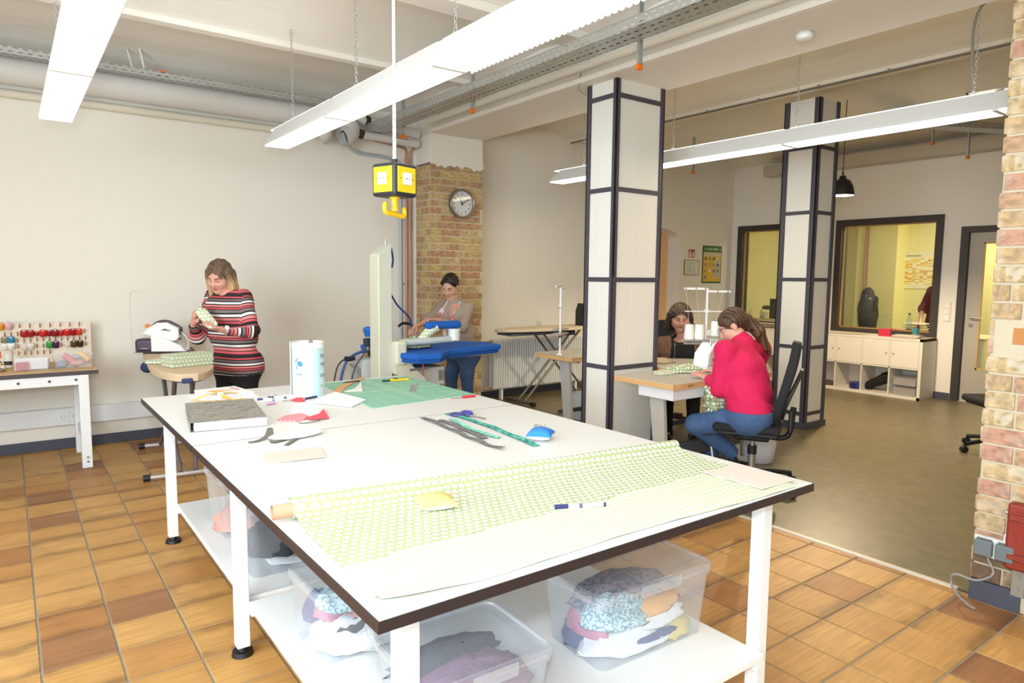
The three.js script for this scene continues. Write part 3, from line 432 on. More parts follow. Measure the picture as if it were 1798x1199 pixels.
{ // signs in the far corner
  const at = (a, b) => [onZ(a[0], a[1], ZN), onZ(b[0], b[1], ZN)];
  const flat = (name, label, a, b, tex, ext) => { const [p, q] = at(a, b), w = q.x - p.x, h = p.y - q.y, t = thing(name, label, 'sign', [(p.x + q.x) / 2, (p.y + q.y) / 2, ZN + 0.006]); obj('board', bx(w, h, 0.01), std(ext, 0.5), t); obj('print', new THREE.PlaneGeometry(w - 0.004, h - 0.004).translate(0, 0, 0.0062), std(0xffffff, 0.45, { map: tex }), t); return t; };
  flat('fire_sign', 'small red and white fire extinguisher sign above the notice frame', [1208, 437], [1219, 453], canv(96, 140, (x, w, h) => { x.fillStyle = '#a8261f'; x.fillRect(0, 0, w, h); x.fillStyle = '#f2efe8'; x.fillRect(16, 62, 26, 66); x.fillRect(22, 48, 14, 14); x.beginPath(); x.moveTo(16, 40); x.lineTo(29, 14); x.lineTo(44, 40); x.fill(); x.beginPath(); x.arc(70, 54, 11, 0, 7); x.fill(); x.fillRect(60, 68, 20, 56); x.strokeStyle = '#f2efe8'; x.lineWidth = 4; x.strokeRect(3, 3, w - 6, h - 6); }), 0xd8d0c4);
  flat('notice_frame', 'small framed notice sheet under the red sign', [1201, 456], [1226, 483], canv(256, 256, (x, w, h) => { x.fillStyle = '#e4e2d0'; x.fillRect(0, 0, w, h); x.strokeStyle = '#6b6a5a'; x.lineWidth = 8; x.strokeRect(4, 4, w - 8, h - 8); x.lineWidth = 2; const r = rng(4); for (let y = 50; y < 226; y += 13) { x.beginPath(); x.moveTo(24, y); x.lineTo(24 + 200 * (0.4 + 0.6 * r()), y); x.stroke(); } x.beginPath(); x.moveTo(24, 38); x.lineTo(230, 38); x.moveTo(90, 40); x.lineTo(90, 226); x.moveTo(160, 40); x.lineTo(160, 226); x.stroke(); }), 0x6b6a5a);
  flat('safety_poster', 'tall yellow safety poster with green heading in the corner', [1234, 431], [1264, 497], canv(300, 420, (x, w, h) => { x.fillStyle = '#d9b23a'; x.fillRect(0, 0, w, h); x.fillStyle = '#cfc5ae'; x.fillRect(10, 76, w - 20, 40); x.fillStyle = '#1d6b3c'; x.fillRect(0, 0, w, 70); x.fillRect(0, h - 16, w, 16); x.fillStyle = '#e9f1e4'; x.font = 'bold 38px sans-serif'; x.textAlign = 'center'; x.fillText('Erste Hilfe', w / 2, 48); for (const s of [26, w - 26]) { x.beginPath(); x.moveTo(s - 12, 22); x.lineTo(s, 52); x.lineTo(s + 12, 22); x.lineTo(s, 32); x.fill(); } x.fillStyle = '#cabfae'; x.fillRect(180, 160, 104, 200); const r = rng(9); for (let k = 0; k < 13; k++) { const px = 20 + (k % 4) * 66, py = 116 + Math.floor(k / 4) * 70; x.fillStyle = ['#6d5a58', '#e2d6c6', '#8a7f86', '#b98a34'][Math.floor(r() * 4)]; x.beginPath(); x.ellipse(px + 24, py + 26, 15 + 8 * r(), 13 + 10 * r(), r() * 3, 0, 7); x.fill(); x.fillStyle = '#4a3d36'; x.fillRect(px + 14, py + 44, 26, 3); } x.strokeStyle = '#2c2c24'; x.lineWidth = 5; x.strokeRect(2, 2, w - 4, h - 4); x.strokeStyle = '#6b5836'; x.lineWidth = 2; for (let y = 200; y < 350; y += 11) { x.beginPath(); x.moveTo(188, y); x.lineTo(188 + 90 * (0.5 + 0.5 * r()), y); x.stroke(); } }), 0x2c2c24);
  const ls = thing('light_switch_panel', 'stack of three white light switches beside the office door', 'switch', [XE - 0.006, 1.105, -3.62]);
  obj('frame', bx(0.012, 0.25, 0.085, 0, 0, 0, 0.004), std(0xe9e2d4, 0.4), ls); for (const y of [-0.078, 0, 0.078]) obj('rocker', bx(0.012, 0.06, 0.058, -0.005, y, 0, 0.004), whiteLac, ls);
}
{ // double socket, cable, red box on the pier
  const a = onX(1710, 935, 3.62), t = thing('double_socket', 'grey lidded double power socket on the brick pier', 'socket', [3.606, 0.275, -1.10]);
  obj('base', bx(0.03, 0.095, 0.175, -0.016, 0, 0, 0.006), std(0xd9d9d6, 0.45), t);
  for (const s of [-1, 1]) { const l = obj('hinged_lid', bx(0.035, 0.075, 0.072, -0.04, -0.002, s * 0.042, 0.008), std(0x6d757a, 0.5), t); obj('lid_hinge', cyl([-0.03, 0.036, s * 0.042 - 0.03], [-0.03, 0.036, s * 0.042 + 0.03], 0.005), std(0x5c6468, 0.5), l); }
  const c = thing('loose_cable', 'thin grey cable hanging from the double socket to the floor', 'cable', [3.555, 0, -1.16]);
  obj('cable', tube([[0.03, 0.225, 0.03], [0.02, 0.16, 0.06], [0.01, 0.11, 0.0], [-0.01, 0.115, -0.08], [0.0, 0.07, -0.10], [-0.03, 0.03, -0.06], [-0.06, 0.008, 0.0], [-0.07, 0.006, 0.03]], 0.006, 8), std(0x8e8a86, 0.5), c);
  const c2 = thing('socket_feed_cable', 'white cable from the double socket up to the red box', 'cable', [3.59, 0.32, -1.06]); obj('cable', tube([[0, 0, -0.01], [-0.01, 0.035, 0.0], [-0.005, 0.045, 0.05], [0.01, 0.03, 0.12]], 0.008, 8), std(0xe6e0d8, 0.5), c2);
  const b = thing('red_valve_box', 'dark red painted metal box on the brick pier at the picture edge', 'box', [3.6, 0.36, -0.93], 0);
  const rm = std(0x8c2f20, 0.5, { bumpMap: bumpSoft, bumpScale: 0.003 }); obj('box', bx(0.06, 0.30, 0.26, -0.012, 0, 0, 0.012), rm, b); obj('front_rib', [bx(0.012, 0.03, 0.24, -0.046, 0.09, 0, 0.005), bx(0.012, 0.03, 0.24, -0.046, -0.09, 0, 0.005), bx(0.012, 0.2, 0.03, -0.046, 0, 0.02, 0.005)], rm, b);
  for (const y of [0.10, -0.07]) obj('screw', cyl([-0.02, y, -0.14], [-0.02, y, -0.125], 0.01), steel, b);
  obj('mounting_plate', [bx(0.012, 0.12, 0.05, 0, -0.22, -0.08, 0.003), cyl([-0.012, -0.19, -0.08], [0, -0.19, -0.08], 0.009), cyl([-0.012, -0.245, -0.08], [0, -0.245, -0.08], 0.009)], std(0x8d867a, 0.6), b);
}
// ------------------------------------------------------------------ cutting table
const TT = 0.81;                                       // table top height
const flowerTex = (bg, fg, ctr) => canv(512, 512, (x, w) => { x.fillStyle = bg; x.fillRect(0, 0, w, w);
  const n = 4, p = w / n; for (let j = -1; j <= n; j++) for (let i = -1; i <= n; i++) { const cx = (i + (j & 1 ? 0.75 : 0.25)) * p, cy = (j + 0.5) * p, a0 = ((i * 7 + j * 3 + 40) % 5) * 0.35; x.fillStyle = fg;
    for (let k = 0; k < 5; k++) { const a = a0 + k * 1.2566; x.save(); x.translate(cx + Math.cos(a) * p * 0.25, cy + Math.sin(a) * p * 0.25); x.rotate(a); x.beginPath(); x.ellipse(0, 0, p * 0.22, p * 0.125, 0, 0, 7); x.fill(); x.restore(); }
    x.fillStyle = ctr; x.beginPath(); x.arc(cx, cy, p * 0.055, 0, 7); x.fill(); } });
const flowerT = flowerTex('#a4af7c', '#e6e8de', '#a4af7c'), flowerPaleT = flowerTex('#c2caa8', '#dde0d2', '#c8cfb2');
const flowerM = std(0xffffff, 0.9, { map: rep(flowerT, 10, 10), side: THREE.DoubleSide }), flowerPaleM = std(0xffffff, 0.92, { map: rep(flowerPaleT, 10, 10), side: THREE.DoubleSide });
const crumpT = flowerTex('#8f9f68', '#eef0e2', '#8f9f68'), crumpM = std(0xffffff, 0.92, { map: rep(crumpT, 9, 9), side: THREE.DoubleSide });
const pale2M = std(0xffffff, 0.92, { map: rep(flowerTex('#bcc89a', '#f0f1e8', '#cdd4b4'), 9, 9), side: THREE.DoubleSide });
{
  const t = thing('cutting_table', 'large white cutting table of two joined tops with dark edges and low shelf', 'table', [1.3675, 0, -2.69]), ox = 1.3675, oz = -2.69;
  const x0 = 0.563 - ox, x1 = 2.172 - ox, zf = -1.20 - oz, zj = -2.905 - oz, zb = -4.185 - oz, th = 0.028;
  const lam = std(0xdddcd9, 0.35), edge = std(0x2a1f20, 0.45);
  for (const [a, b] of [[zb, zj - 0.0035], [zj + 0.0035, zf]]) { const tp = obj('tabletop', B(x0 + 0.004, x1 - 0.004, TT - 0.004, TT, a + 0.003, b - 0.003, 0.001), lam, t); obj('edge_band', B(x0, x1, TT - th, TT - 0.002, a, b), edge, tp); }
  const legM = whiteMetal;
  for (const [lx, z] of [[0.655 - ox, -4.08 - oz], [2.02 - ox, -4.08 - oz], [0.655 - ox, -2.688 - oz], [2.02 - ox, -2.688 - oz], [0.655 - ox, -1.31 - oz], [2.02 - ox, -1.31 - oz]]) {
    const l = obj('leg', bx(0.05, TT - th - 0.035, 0.05, lx + 0.025, (TT - th + 0.035) / 2, z, 0.004), legM, t);
    obj('foot', [cyl([lx + 0.025, 0, z], [lx + 0.025, 0.018, z], 0.042, 0.038, 20), cyl([lx + 0.025, 0.016, z], [lx + 0.025, 0.036, z], 0.02, 0.016)], blackPl, l);
  }
  obj('frame_rail', [B(x0 + 0.13, x1 - 0.13, TT - th - 0.05, TT - th, zf - 0.13, zf - 0.09), B(x0 + 0.13, x1 - 0.13, TT - th - 0.05, TT - th, zb + 0.085, zb + 0.125), B(x0 + 0.095, x0 + 0.135, TT - th - 0.05, TT - th, zb + 0.1, zf - 0.1), B(x1 - 0.135, x1 - 0.095, TT - th - 0.05, TT - th, zb + 0.1, zf - 0.1)], legM, t);
  for (const [a, b] of [[-4.06, -2.70], [-2.66, -1.265]]) { const s = obj('shelf', B(0.70 - ox, 2.025 - ox, 0.195, 0.22, a - oz, b - oz, 0.003), whiteLac, t); obj('shelf_bracket', [B(0.70 - ox, 0.74 - ox, 0.175, 0.196, a - oz, a + 0.04 - oz), B(0.70 - ox, 0.74 - ox, 0.175, 0.196, b - 0.04 - oz, b - oz), B(1.99 - ox, 2.025 - ox, 0.165, 0.196, b - 0.03 - oz, b - oz)], legM, s); }
}
// fabric roll, unrolled over the near end of the table
{
  const t = thing('flower_fabric_roll', 'green and white flowered fabric unrolled from a cardboard tube on the table', 'fabric', [1.35, TT, -1.55]);
  const N = 60, Mx = 90, pos = [], uv = [], idx = [];
  const r = rng(31);
  for (let j = 0; j <= N; j++) for (let i = 0; i <= Mx; i++) {
    const u = i / Mx, v = j / N, zr = -1.865 + 0.115 * u, rad = 0.030 - 0.008 * u, xL = 0.615 - 0.015 * v, xR = 2.115 - 0.02 * v;
    let x = xL + (xR - xL) * u, y, z, s;
    const arc = Math.PI * 1.5;
    if (v < 0.3) { const a = -Math.PI / 2 - Math.PI * 0.5 + (v / 0.3) * arc; const ang = Math.PI * 1.5 - (v / 0.3) * arc; y = rad + rad * Math.sin(ang) * 1; z = zr + rad * Math.cos(ang); s = v / 0.3 * arc * rad; if (ang < 0.0) { } }
    else { const w = (v - 0.3) / 0.7, z0 = zr + rad, y0 = rad; z = z0 + (-1.47 - z0) * w; y = 0.0035 + (y0 - 0.0035) * Math.pow(1 - w, 6) + 0.0012 * Math.sin(x * 40 + z * 30); s = arc * rad + w * (-1.47 - z0 + 0.01); }
    pos.push(x - 1.35, y + 0.002, z + 1.55); uv.push(x, s);
  }
  for (let j = 0; j < N; j++) for (let i = 0; i < Mx; i++) { const a = j * (Mx + 1) + i, b = a + 1, c = a + Mx + 1, d = c + 1; idx.push(a, c, b, b, c, d); }
  const g = new THREE.BufferGeometry(); g.setAttribute('position', new THREE.Float32BufferAttribute(pos, 3)); g.setAttribute('uv', new THREE.Float32BufferAttribute(uv, 2)); g.setIndex(idx); g.computeVertexNormals();
  obj('fabric_sheet', g, flowerM, t);
  // reverse side folded forward, paler
  const p2 = [], u2 = [], i2 = [], n2 = 14;
  for (let j = 0; j <= n2; j++) for (let i = 0; i <= Mx; i++) { const u = i / Mx, v = j / n2; let x = 0.603 + (2.095 - 0.603) * u - 0.01 * v, z = -1.475 + 0.245 * v + 0.008 * Math.sin(u * 9) * v + (0.5 - u) * -0.03 * v, y = 0.0065 + 0.0015 * Math.sin(x * 25 + z * 60);
    if (u < 0.14 && v > 0.8) { const k = (1 - u / 0.14) * (v - 0.8) / 0.2; y += 0.018 * k * Math.sin(Math.PI * 0.7 * (v - 0.8) / 0.2); z -= 0.01 * k; } if (v === 1) y = Math.max(0.002, y - 0.004);
    p2.push(x - 1.35, y, z + 1.55); u2.push(x, z); }
  for (let j = 0; j < n2; j++) for (let i = 0; i < Mx; i++) { const a = j * (Mx + 1) + i, b = a + 1, c = a + Mx + 1, d = c + 1; i2.push(a, c, b, b, c, d); }
  const g2 = new THREE.BufferGeometry(); g2.setAttribute('position', new THREE.Float32BufferAttribute(p2, 3)); g2.setAttribute('uv', new THREE.Float32BufferAttribute(u2, 2)); g2.setIndex(i2); g2.computeVertexNormals();
  obj('folded_layer', g2, flowerPaleM, t);
  const za = -1.866 + 1.55; obj('cardboard_tube', [cyl([-0.79, 0.03, za + 0.002], [0.2, 0.028, za + 0.07], 0.0205, 0.0205, 24, true), cyl([-0.79, 0.03, za + 0.002], [0.2, 0.028, za + 0.07], 0.0175, 0.0175, 24, true)], std(0xc99c80, 0.8, { side: THREE.DoubleSide }), t);
  obj('rolled_layers', [cyl([-0.735, 0.031, za + 0.004], [0.72, 0.022, za + 0.105], 0.0285, 0.019, 24)], flowerM, t);
}
// ------------------------------------------------------------------ things lying on the table
const flatThing = (name, label, cat, pts, y, th, mat, group, uvs) => { const c = pts.reduce((a, p) => [a[0] + p[0] / pts.length, a[1] + p[1] / pts.length], [0, 0]); const t = thing(name, label, cat, [c[0], y, c[1]], 0, group); const g = slab(pts.map(p => [p[0] - c[0], p[1] - c[1]]), 0, th); if (uvs) planUV(g, 'x', 'z', uvs); obj('sheet', g, mat, t); return t; };
{
  const P = (px, py, y = TT) => { const p = onY(px, py, y); return [p.x, p.z]; };
  // ring binder
  const A = P(325, 709, .85), Bq = P(451, 699, .85), C = P(469, 732.5, .85), D = P(333, 745, .85);
  const cx = (A[0] + C[0]) / 2, cz = (A[1] + C[1]) / 2, t = thing('ring_binder', 'grey marbled ring binder full of white sheets on the table', 'binder', [cx, TT, cz], -0.155);
  const w = 0.318, d = 0.50, marb = pix(256, 256, (x, y) => { const n = fbm(x / 22 + 3 * fbm(x / 30, y / 30, 4), y / 12, 6, 4), v = Math.abs(n - 0.5) < 0.018 ? 190 : 100 + 60 * n; return [v, v * 0.96, v * 0.9]; });
  const mm = std(0xffffff, 0.6, { map: rep(marb, 3, 3) });
  obj('cover', planUV(bx(w, 0.003, d, 0, 0.0425, 0, 0.001), 'x', 'z', 1), mm, t); obj('back_cover', planUV(bx(w, 0.003, d, 0, 0.0015, 0, 0.001), 'x', 'z', 1), mm, t); obj('spine', planUV(bx(0.003, 0.044, d, -w / 2 + 0.0015, 0.022, 0, 0.001), 'z', 'y', 1), mm, t);
  const sh = []; for (let k = 0; k < 12; k++) sh.push(bx(w - 0.02 + 0.004 * R(), 0.0028, d - 0.012, 0.006 + 0.003 * R(), 0.0048 + k * 0.0031, 0.006 + 0.006 * R())); obj('paper_block', sh, std(0xeef0f8, 0.8), t);
  for (const x of [-0.03, 0.06]) obj('metal_eyelet', bx(0.014, 0.002, 0.014, x, 0.045, -d / 2 + 0.02, 0.001), steel, t);
  // booklets and tape measure
  const bt = thing('pattern_booklets', 'stack of white sewing pattern booklets behind the binder', 'booklet', [0.95, TT, -4.0], 0.15); const cover = canv(256, 256, (x, w2) => { x.fillStyle = '#f0ece8'; x.fillRect(0, 0, w2, w2); x.fillStyle = '#f2a95c'; x.beginPath(); x.ellipse(90, 110, 50, 30, 0.3, 0, 7); x.fill(); x.fillStyle = '#f0c294'; x.fillRect(130, 90, 60, 40); x.fillStyle = '#b8b0b4'; for (let k = 0; k < 5; k++) x.fillRect(30, 170 + k * 13, 150 - 18 * k, 5); x.fillStyle = '#c9a0a8'; x.fillRect(200, 30, 30, 120); });
  obj('booklet', bx(0.24, 0.008, 0.3, -0.01, 0.004, 0.02, 0.001), std(0xe3dfe0, 0.6), bt).rotation.y = 0.2; obj('booklet', bx(0.23, 0.008, 0.29, 0.01, 0.012, 0, 0.001), std(0xded8da, 0.6), bt);
  const cv = obj('booklet', bx(0.23, 0.009, 0.27, 0.015, 0.0205, -0.03, 0.001), std(0xf2efee, 0.6), bt); obj('cover_print', new THREE.PlaneGeometry(0.225, 0.265).rotateX(-Math.PI / 2).translate(0.015, 0.0253, -0.03), std(0xffffff, 0.6, { map: cover }), cv);
  const tm = thing('tape_measure', 'yellow tape measure coiled loosely over the booklets', 'tape', [0.9, TT, -3.86]); const ymat = std(0xf2c81e, 0.5), ribbon = (pts, wd) => { const c = new THREE.CatmullRomCurve3(pts.map(p => V3(...p))), n = 40, po = [], ix = [], uvv = []; for (let i = 0; i <= n; i++) { const p = c.getPoint(i / n), tg = c.getTangent(i / n), sd = V3(-tg.z, 0, tg.x).normalize().multiplyScalar(wd / 2); po.push(p.x + sd.x, p.y, p.z + sd.z, p.x - sd.x, p.y, p.z - sd.z, p.x + sd.x, p.y - 0.001, p.z + sd.z, p.x - sd.x, p.y - 0.001, p.z - sd.z); uvv.push(0, i / n, 1, i / n, 0, i / n, 1, i / n); } for (let i = 0; i < n; i++) { const a = i * 4; ix.push(a, a + 1, a + 4, a + 1, a + 5, a + 4, a + 2, a + 6, a + 3, a + 3, a + 6, a + 7); } const g = new THREE.BufferGeometry(); g.setAttribute('position', new THREE.Float32BufferAttribute(po, 3)); g.setAttribute('uv', new THREE.Float32BufferAttribute(uvv, 2)); g.setIndex(ix); g.computeVertexNormals(); return g; };
  obj('tape', ribbon([[-0.13, 0.012, -0.03], [-0.05, 0.035, -0.05], [0.03, 0.036, -0.06], [0.1, 0.03, -0.03]], 0.02), ymat, tm); obj('tape', ribbon([[0.0, 0.034, -0.14], [0.01, 0.040, -0.06], [0.015, 0.026, 0.02], [0.05, 0.012, 0.07], [0.11, 0.01, 0.03]], 0.02), ymat, tm); obj('tape', ribbon([[-0.12, 0.01, -0.01], [0.0, 0.012, 0.05], [0.09, 0.01, 0.06]], 0.018), ymat, tm);
  obj('tape_band', bx(0.03, 0.03, 0.012, 0.005, 0.03, -0.02, 0.004), std(0xe8e8ee, 0.5), tm);
  // calendar cylinder (poster roll standing)
  const cc = P(544, 694), cal = thing('rolled_poster', 'light blue printed poster curled upright into a cylinder on the table', 'poster', [cc[0], TT, cc[1] - 0.03]);
  const pt = canv(512, 512, (x, w2, h2) => { x.fillStyle = '#d3e8ee'; x.fillRect(0, 0, w2, h2); x.fillStyle = '#f6f8f8'; x.fillRect(0, 0, w2, 44); x.fillStyle = '#c2dfe6'; x.fillRect(250, 44, 130, 468);
    x.strokeStyle = '#5c7f92'; x.lineWidth = 3; x.beginPath(); x.moveTo(110, 215); x.lineTo(116, 380); x.stroke(); x.fillStyle = '#3f84a8'; x.beginPath(); x.ellipse(132, 190, 34, 26, 0.3, 0, 7); x.fill(); x.fillStyle = '#3b7d88'; for (const [a, b, r1, r2, q] of [[100, 150, 8, 24, 0.2], [78, 165, 7, 20, -0.3], [94, 225, 7, 22, 0.2], [98, 292, 7, 14, -.5], [134, 292, 8, 13, .5]]) { x.beginPath(); x.ellipse(a, b, r1, r2, q, 0, 7); x.fill(); }
    x.strokeStyle = '#9fb6bf'; x.strokeRect(92, 340, 44, 54); x.beginPath(); x.ellipse(130, 430, 60, 26, 0, 0, 7); x.stroke(); x.fillStyle = '#2d3438'; x.font = 'bold 46px sans-serif'; x.fillText('ZEH', 372, 140); x.fillText('1000', 368, 220); x.fillText('REHR', 372, 330); x.font = '32px sans-serif'; x.fillText('Bon', 372, 424); x.fillStyle = '#9db3ba'; x.fillRect(368, 156, 144, 3); x.fillRect(368, 236, 144, 3); x.fillRect(368, 440, 144, 3); });
  obj('printed_sheet', new THREE.CylinderGeometry(0.0935, 0.0935, 0.30, 32, 1, true, -1.15, 2.75).translate(0, 0.15, 0), std(0xffffff, 0.6, { map: pt, side: THREE.DoubleSide }), cal).rotation.y = -0.346; obj('white_sheet', new THREE.CylinderGeometry(0.092, 0.092, 0.305, 48, 1, true, 0.2, 6.0).translate(0, 0.1525, 0), std(0xf3f2ef, 0.7, { side: THREE.DoubleSide }), cal).rotation.y = 2.5;
  obj('overlap_flap', bx(0.002, 0.31, 0.05, -0.094, 0.155, 0.025).rotateY(-0.25), std(0xf6f5f2, 0.7), cal);
  // cutting mat
  const m = thing('cutting_mat', 'large green self-healing cutting mat with pale grid lines', 'cutting mat', [0, TT, 0]);
  const mp = [P(560, 674), P(713, 661), P(832, 692), P(654, 717.5)], mc = [1.84, -3.68]; m.position.set(mc[0], TT, mc[1]);
  const mt = canv(1024, 1024, (x, w2) => { x.fillStyle = '#7fb8a0'; x.fillRect(0, 0, w2, w2); x.strokeStyle = '#a6d0b4'; for (let k = 0; k <= 40; k++) { x.lineWidth = k % 5 ? 1.5 : 4; x.strokeStyle = k % 5 ? '#8fc2aa' : '#c4dcb0'; x.beginPath(); x.moveTo(k * 25.6, 0); x.lineTo(k * 25.6, w2); x.moveTo(0, k * 25.6); x.lineTo(w2, k * 25.6); x.stroke(); } x.lineWidth = 4; x.strokeStyle = '#d8e4b4'; x.beginPath(); x.moveTo(0, w2); x.lineTo(w2, 0); x.moveTo(0, w2 * .5); x.lineTo(w2 * .8, w2); x.stroke(); x.strokeRect(20, 20, w2 - 40, w2 - 40); });
  obj('mat', planUV(slab(mp.map(p => [p[0] - mc[0], p[1] - mc[1]]), 0, 0.003), 'x', 'z', 1.1), std(0xffffff, 0.55, { map: mt }), m);
  // loose sheets
  flatThing('paper_sheets', 'small stack of white paper sheets beside the mat corner', 'paper', [P(548, 708), P(588, 690), P(642, 704), P(618, 716)], TT + 0.003, 0.006, std(0xf4f4f6, 0.8));
  // wooden french curve, set square, dark pencil
  const fc = thing('french_curve', 'curved wooden pattern ruler lying across the mat edge', 'ruler', [1.64, TT + 0.004, -3.92]); { const cpt = [P(580, 693), P(594, 681), P(612, 672), P(638, 663.5), P(640, 666), P(620, 674), P(606, 683), P(600, 691)].map(p => [p[0] - 1.64, p[1] + 3.92]); obj('ruler', planUV(slab(cpt, 0, 0.004), 'x', 'z', 6), std(0xdda673, 0.55), fc); }
  const ss = thing('set_square', 'white curved plastic set square on the mat', 'ruler', [1.64, TT + 0.004, -3.8]); obj('square', slab([P(634, 671), P(636, 688), P(604, 689), P(622, 684), P(629, 678)].map(p => [p[0] - 1.64, p[1] + 3.8]), 0, 0.003), std(0xf0f0ee, 0.4), ss);
  const bar = (name, label, cat, a, b, r, parts) => { const c = [(a[0] + b[0]) / 2, (a[1] + b[1]) / 2], d = V3(b[0] - a[0], 0, b[1] - a[1]), L = d.length(), t2 = thing(name, label, cat, [c[0], TT + r, c[1]], Math.atan2(-d.z, d.x)); for (const [nm, f0, f1, rr, col] of parts) obj(nm, cyl([(f0 - 0.5) * L, 0, 0], [(f1 - 0.5) * L, 0, 0], rr, rr, 12), typeof col === 'number' ? std(col, 0.4) : col, t2); return t2; };
  bar('pencil', 'dark blue pencil lying across the wooden ruler', 'pencil', P(602, 675), P(632, 671.5), 0.011, [['shaft', 0.15, 1, 0.0045, 0x33304a], ['tip', 0, 0.15, 0.002, 0x20202a]]);
  const penP = 0xf0f0f2;
  bar('marker_pen', 'white marker pen with dark blue cap at the binder corner', 'pen', P(452, 703), P(477, 702), 0.006, [['barrel', 0.4, 1, 0.006, penP], ['cap', 0, 0.4, 0.0062, 0x3c3a72]]);
  bar('marker_pen', 'white marker pen with blue end plug below the other pens', 'pen', P(455, 707), P(481, 704.5), 0.006, [['barrel', 0, 0.9, 0.006, penP], ['end_plug', 0.9, 1, 0.0062, 0x4a6ab0]]);
  bar('marker_pen', 'white marker pen with dark grey plug pointing to the poster', 'pen', P(474, 698), P(502, 699.5), 0.006, [['barrel', 0, 0.9, 0.006, penP], ['end_plug', 0.9, 1, 0.0062, 0x55556a]]);
  bar('marker_pen', 'white marker pen lying at the poster foot', 'pen', P(496, 697.5), P(524, 696), 0.006, [['barrel', 0, 0.9, 0.006, penP], ['end_plug', 0.9, 1, 0.0062, 0x66667a]]);
  bar('seam_ripper', 'seam ripper with twisted dark blue handle', 'seam ripper', P(528, 703), P(556, 698), 0.006, [['blade', 0, 0.28, 0.0018, 0xb8b8bc], ['handle', 0.28, 1, 0.0062, 0x35345e]]);
  { const t2 = thing('eyeglass_case_lens', 'dark oval tailor chalk holder beside the pens', 'chalk holder', [P(479, 698)[0], TT, P(479, 698)[1]]); obj('ring', new THREE.TorusGeometry(0.022, 0.005, 8, 24).scale(1, 0.6, 1).rotateX(Math.PI / 2).translate(0, 0.006, 0), std(0x3a3a4c, 0.4), t2); t2.name = 'chalk_holder'; }
  { const p = P(476, 710), t2 = thing('tailor_chalk', 'pink oval tailor chalk piece', 'chalk', [p[0], TT, p[1]]); obj('chalk', ell(0.026, 0.006, 0.018, 0, 0.006, 0), std(0xe8a0d0, 0.8), t2); }
  const scissors = (label, at, turn, hc, hc2, L = 0.2) => { const t2 = thing('scissors', label, 'scissors', [at[0], TT, at[1]], turn); for (const s of [-1, 1]) { const h = obj('handle', new THREE.TorusGeometry(0.026, 0.0075, 8, 24).scale(1.25, 0.85, 1).rotateX(Math.PI / 2).rotateY(s * 0.35).translate(-0.055, 0.008, s * 0.032), std(s < 0 ? hc : hc2, 0.4), t2); obj('shank', cyl([-0.03, 0.008, s * 0.02], [0.01, 0.007, -s * 0.003], 0.007, 0.005), std(s < 0 ? hc : hc2, 0.4), h); obj('blade', bx(L * 0.5, 0.002, 0.011, L * 0.25, 0.006 + s * 0.0012, s * 0.004, 0.0005).rotateY(s * 0.06), steel, t2); } obj('pivot', cyl([0.012, 0.003, 0], [0.012, 0.011, 0], 0.005), steel, t2); return t2; };
  scissors('blue handled scissors at the joint of the table tops', [1.795, -2.76], -1.35, 0x4a46a0, 0x3c3a70);
  { const t2 = scissors('small red handled scissors among the pens', [P(512, 704)[0], P(512, 704)[1]], 2.9, 0xd8404c, 0xd8404c, 0.14); t2.scale.setScalar(0.72); }
  // red scraps, clips, white roll with dark ribbon
  const redT = pix(64, 64, (x, y) => { const v = ((x >> 2) + (y >> 2)) % 2 ? 1 : 0.82; return v === 1 ? [228, 92, 104] : [240, 190, 196]; });
  const s1 = thing('red_fabric_scrap', 'coral red fabric scrap folded to a point', 'fabric', [P(560, 735)[0], TT, P(560, 735)[1]]); obj('scrap', slab([P(536, 736), P(560, 729), P(568, 720), P(578, 736), P(545, 739)].map(p => [p[0] - s1.position.x, p[1] - s1.position.z]), 0.004, 0.004), std(0xd9545e, 0.9), s1);
  const s2 = thing('checked_fabric_scrap', 'red and white checked fabric scrap with torn edge', 'fabric', [P(515, 735)[0], TT, P(515, 735)[1]]); obj('scrap', planUV(slab([P(488, 738), P(502, 731), P(530, 727), P(541, 731), P(534, 738), P(520, 741)].map(p => [p[0] - s2.position.x, p[1] - s2.position.z]), 0.001, 0.005), 'x', 'z', 20), std(0xffffff, 0.9, { map: redT }), s2);
  const sp = thing('safety_pin', 'open steel wire clip in front of the red scraps', 'pin', [P(544, 743)[0], TT, P(544, 743)[1]]); obj('wire', tube([P(525, 743), P(530, 745), P(545, 743.5), P(560, 740), P(563, 736), P(558, 738)].map(p => [p[0] - sp.position.x, 0.005, p[1] - sp.position.z]), 0.0022, 6), std(0x55595c, 0.4), sp);
  const wr = thing('interfacing_roll', 'flat white interfacing roll on the table joint', 'fabric', [P(522, 768)[0], TT, P(522, 768)[1]], 0.12); obj('roll', ell(0.12, 0.014, 0.055, 0, 0.013, -0.01), std(0xf4f3f1, 0.9), wr);
  const rbM = std(0x6d6860, 0.8, { side: THREE.DoubleSide });
  const rb = thing('grey_ribbon', 'twisted grey ribbon trailing from the white roll', 'ribbon', [P(470, 772)[0], TT, P(470, 772)[1]]); obj('ribbon', ribbon([[P(436, 778), 0.004], [P(452, 776), 0.006], [P(468, 770), 0.012], [P(474, 764), 0.032], [P(477, 772), 0.018], [P(480, 778), 0.004], [P(498, 774), 0.004], [P(525, 767), 0.006]].map(([p, y]) => [p[0] - rb.position.x, y, p[1] - rb.position.z]), 0.020), rbM, rb); obj('ribbon_end', ribbon([[P(502, 783), 0.004], [P(512, 777), 0.006], [P(527, 768), 0.008]].map(([p, y]) => [p[0] - rb.position.x, y, p[1] - rb.position.z]), 0.018), rbM, rb);
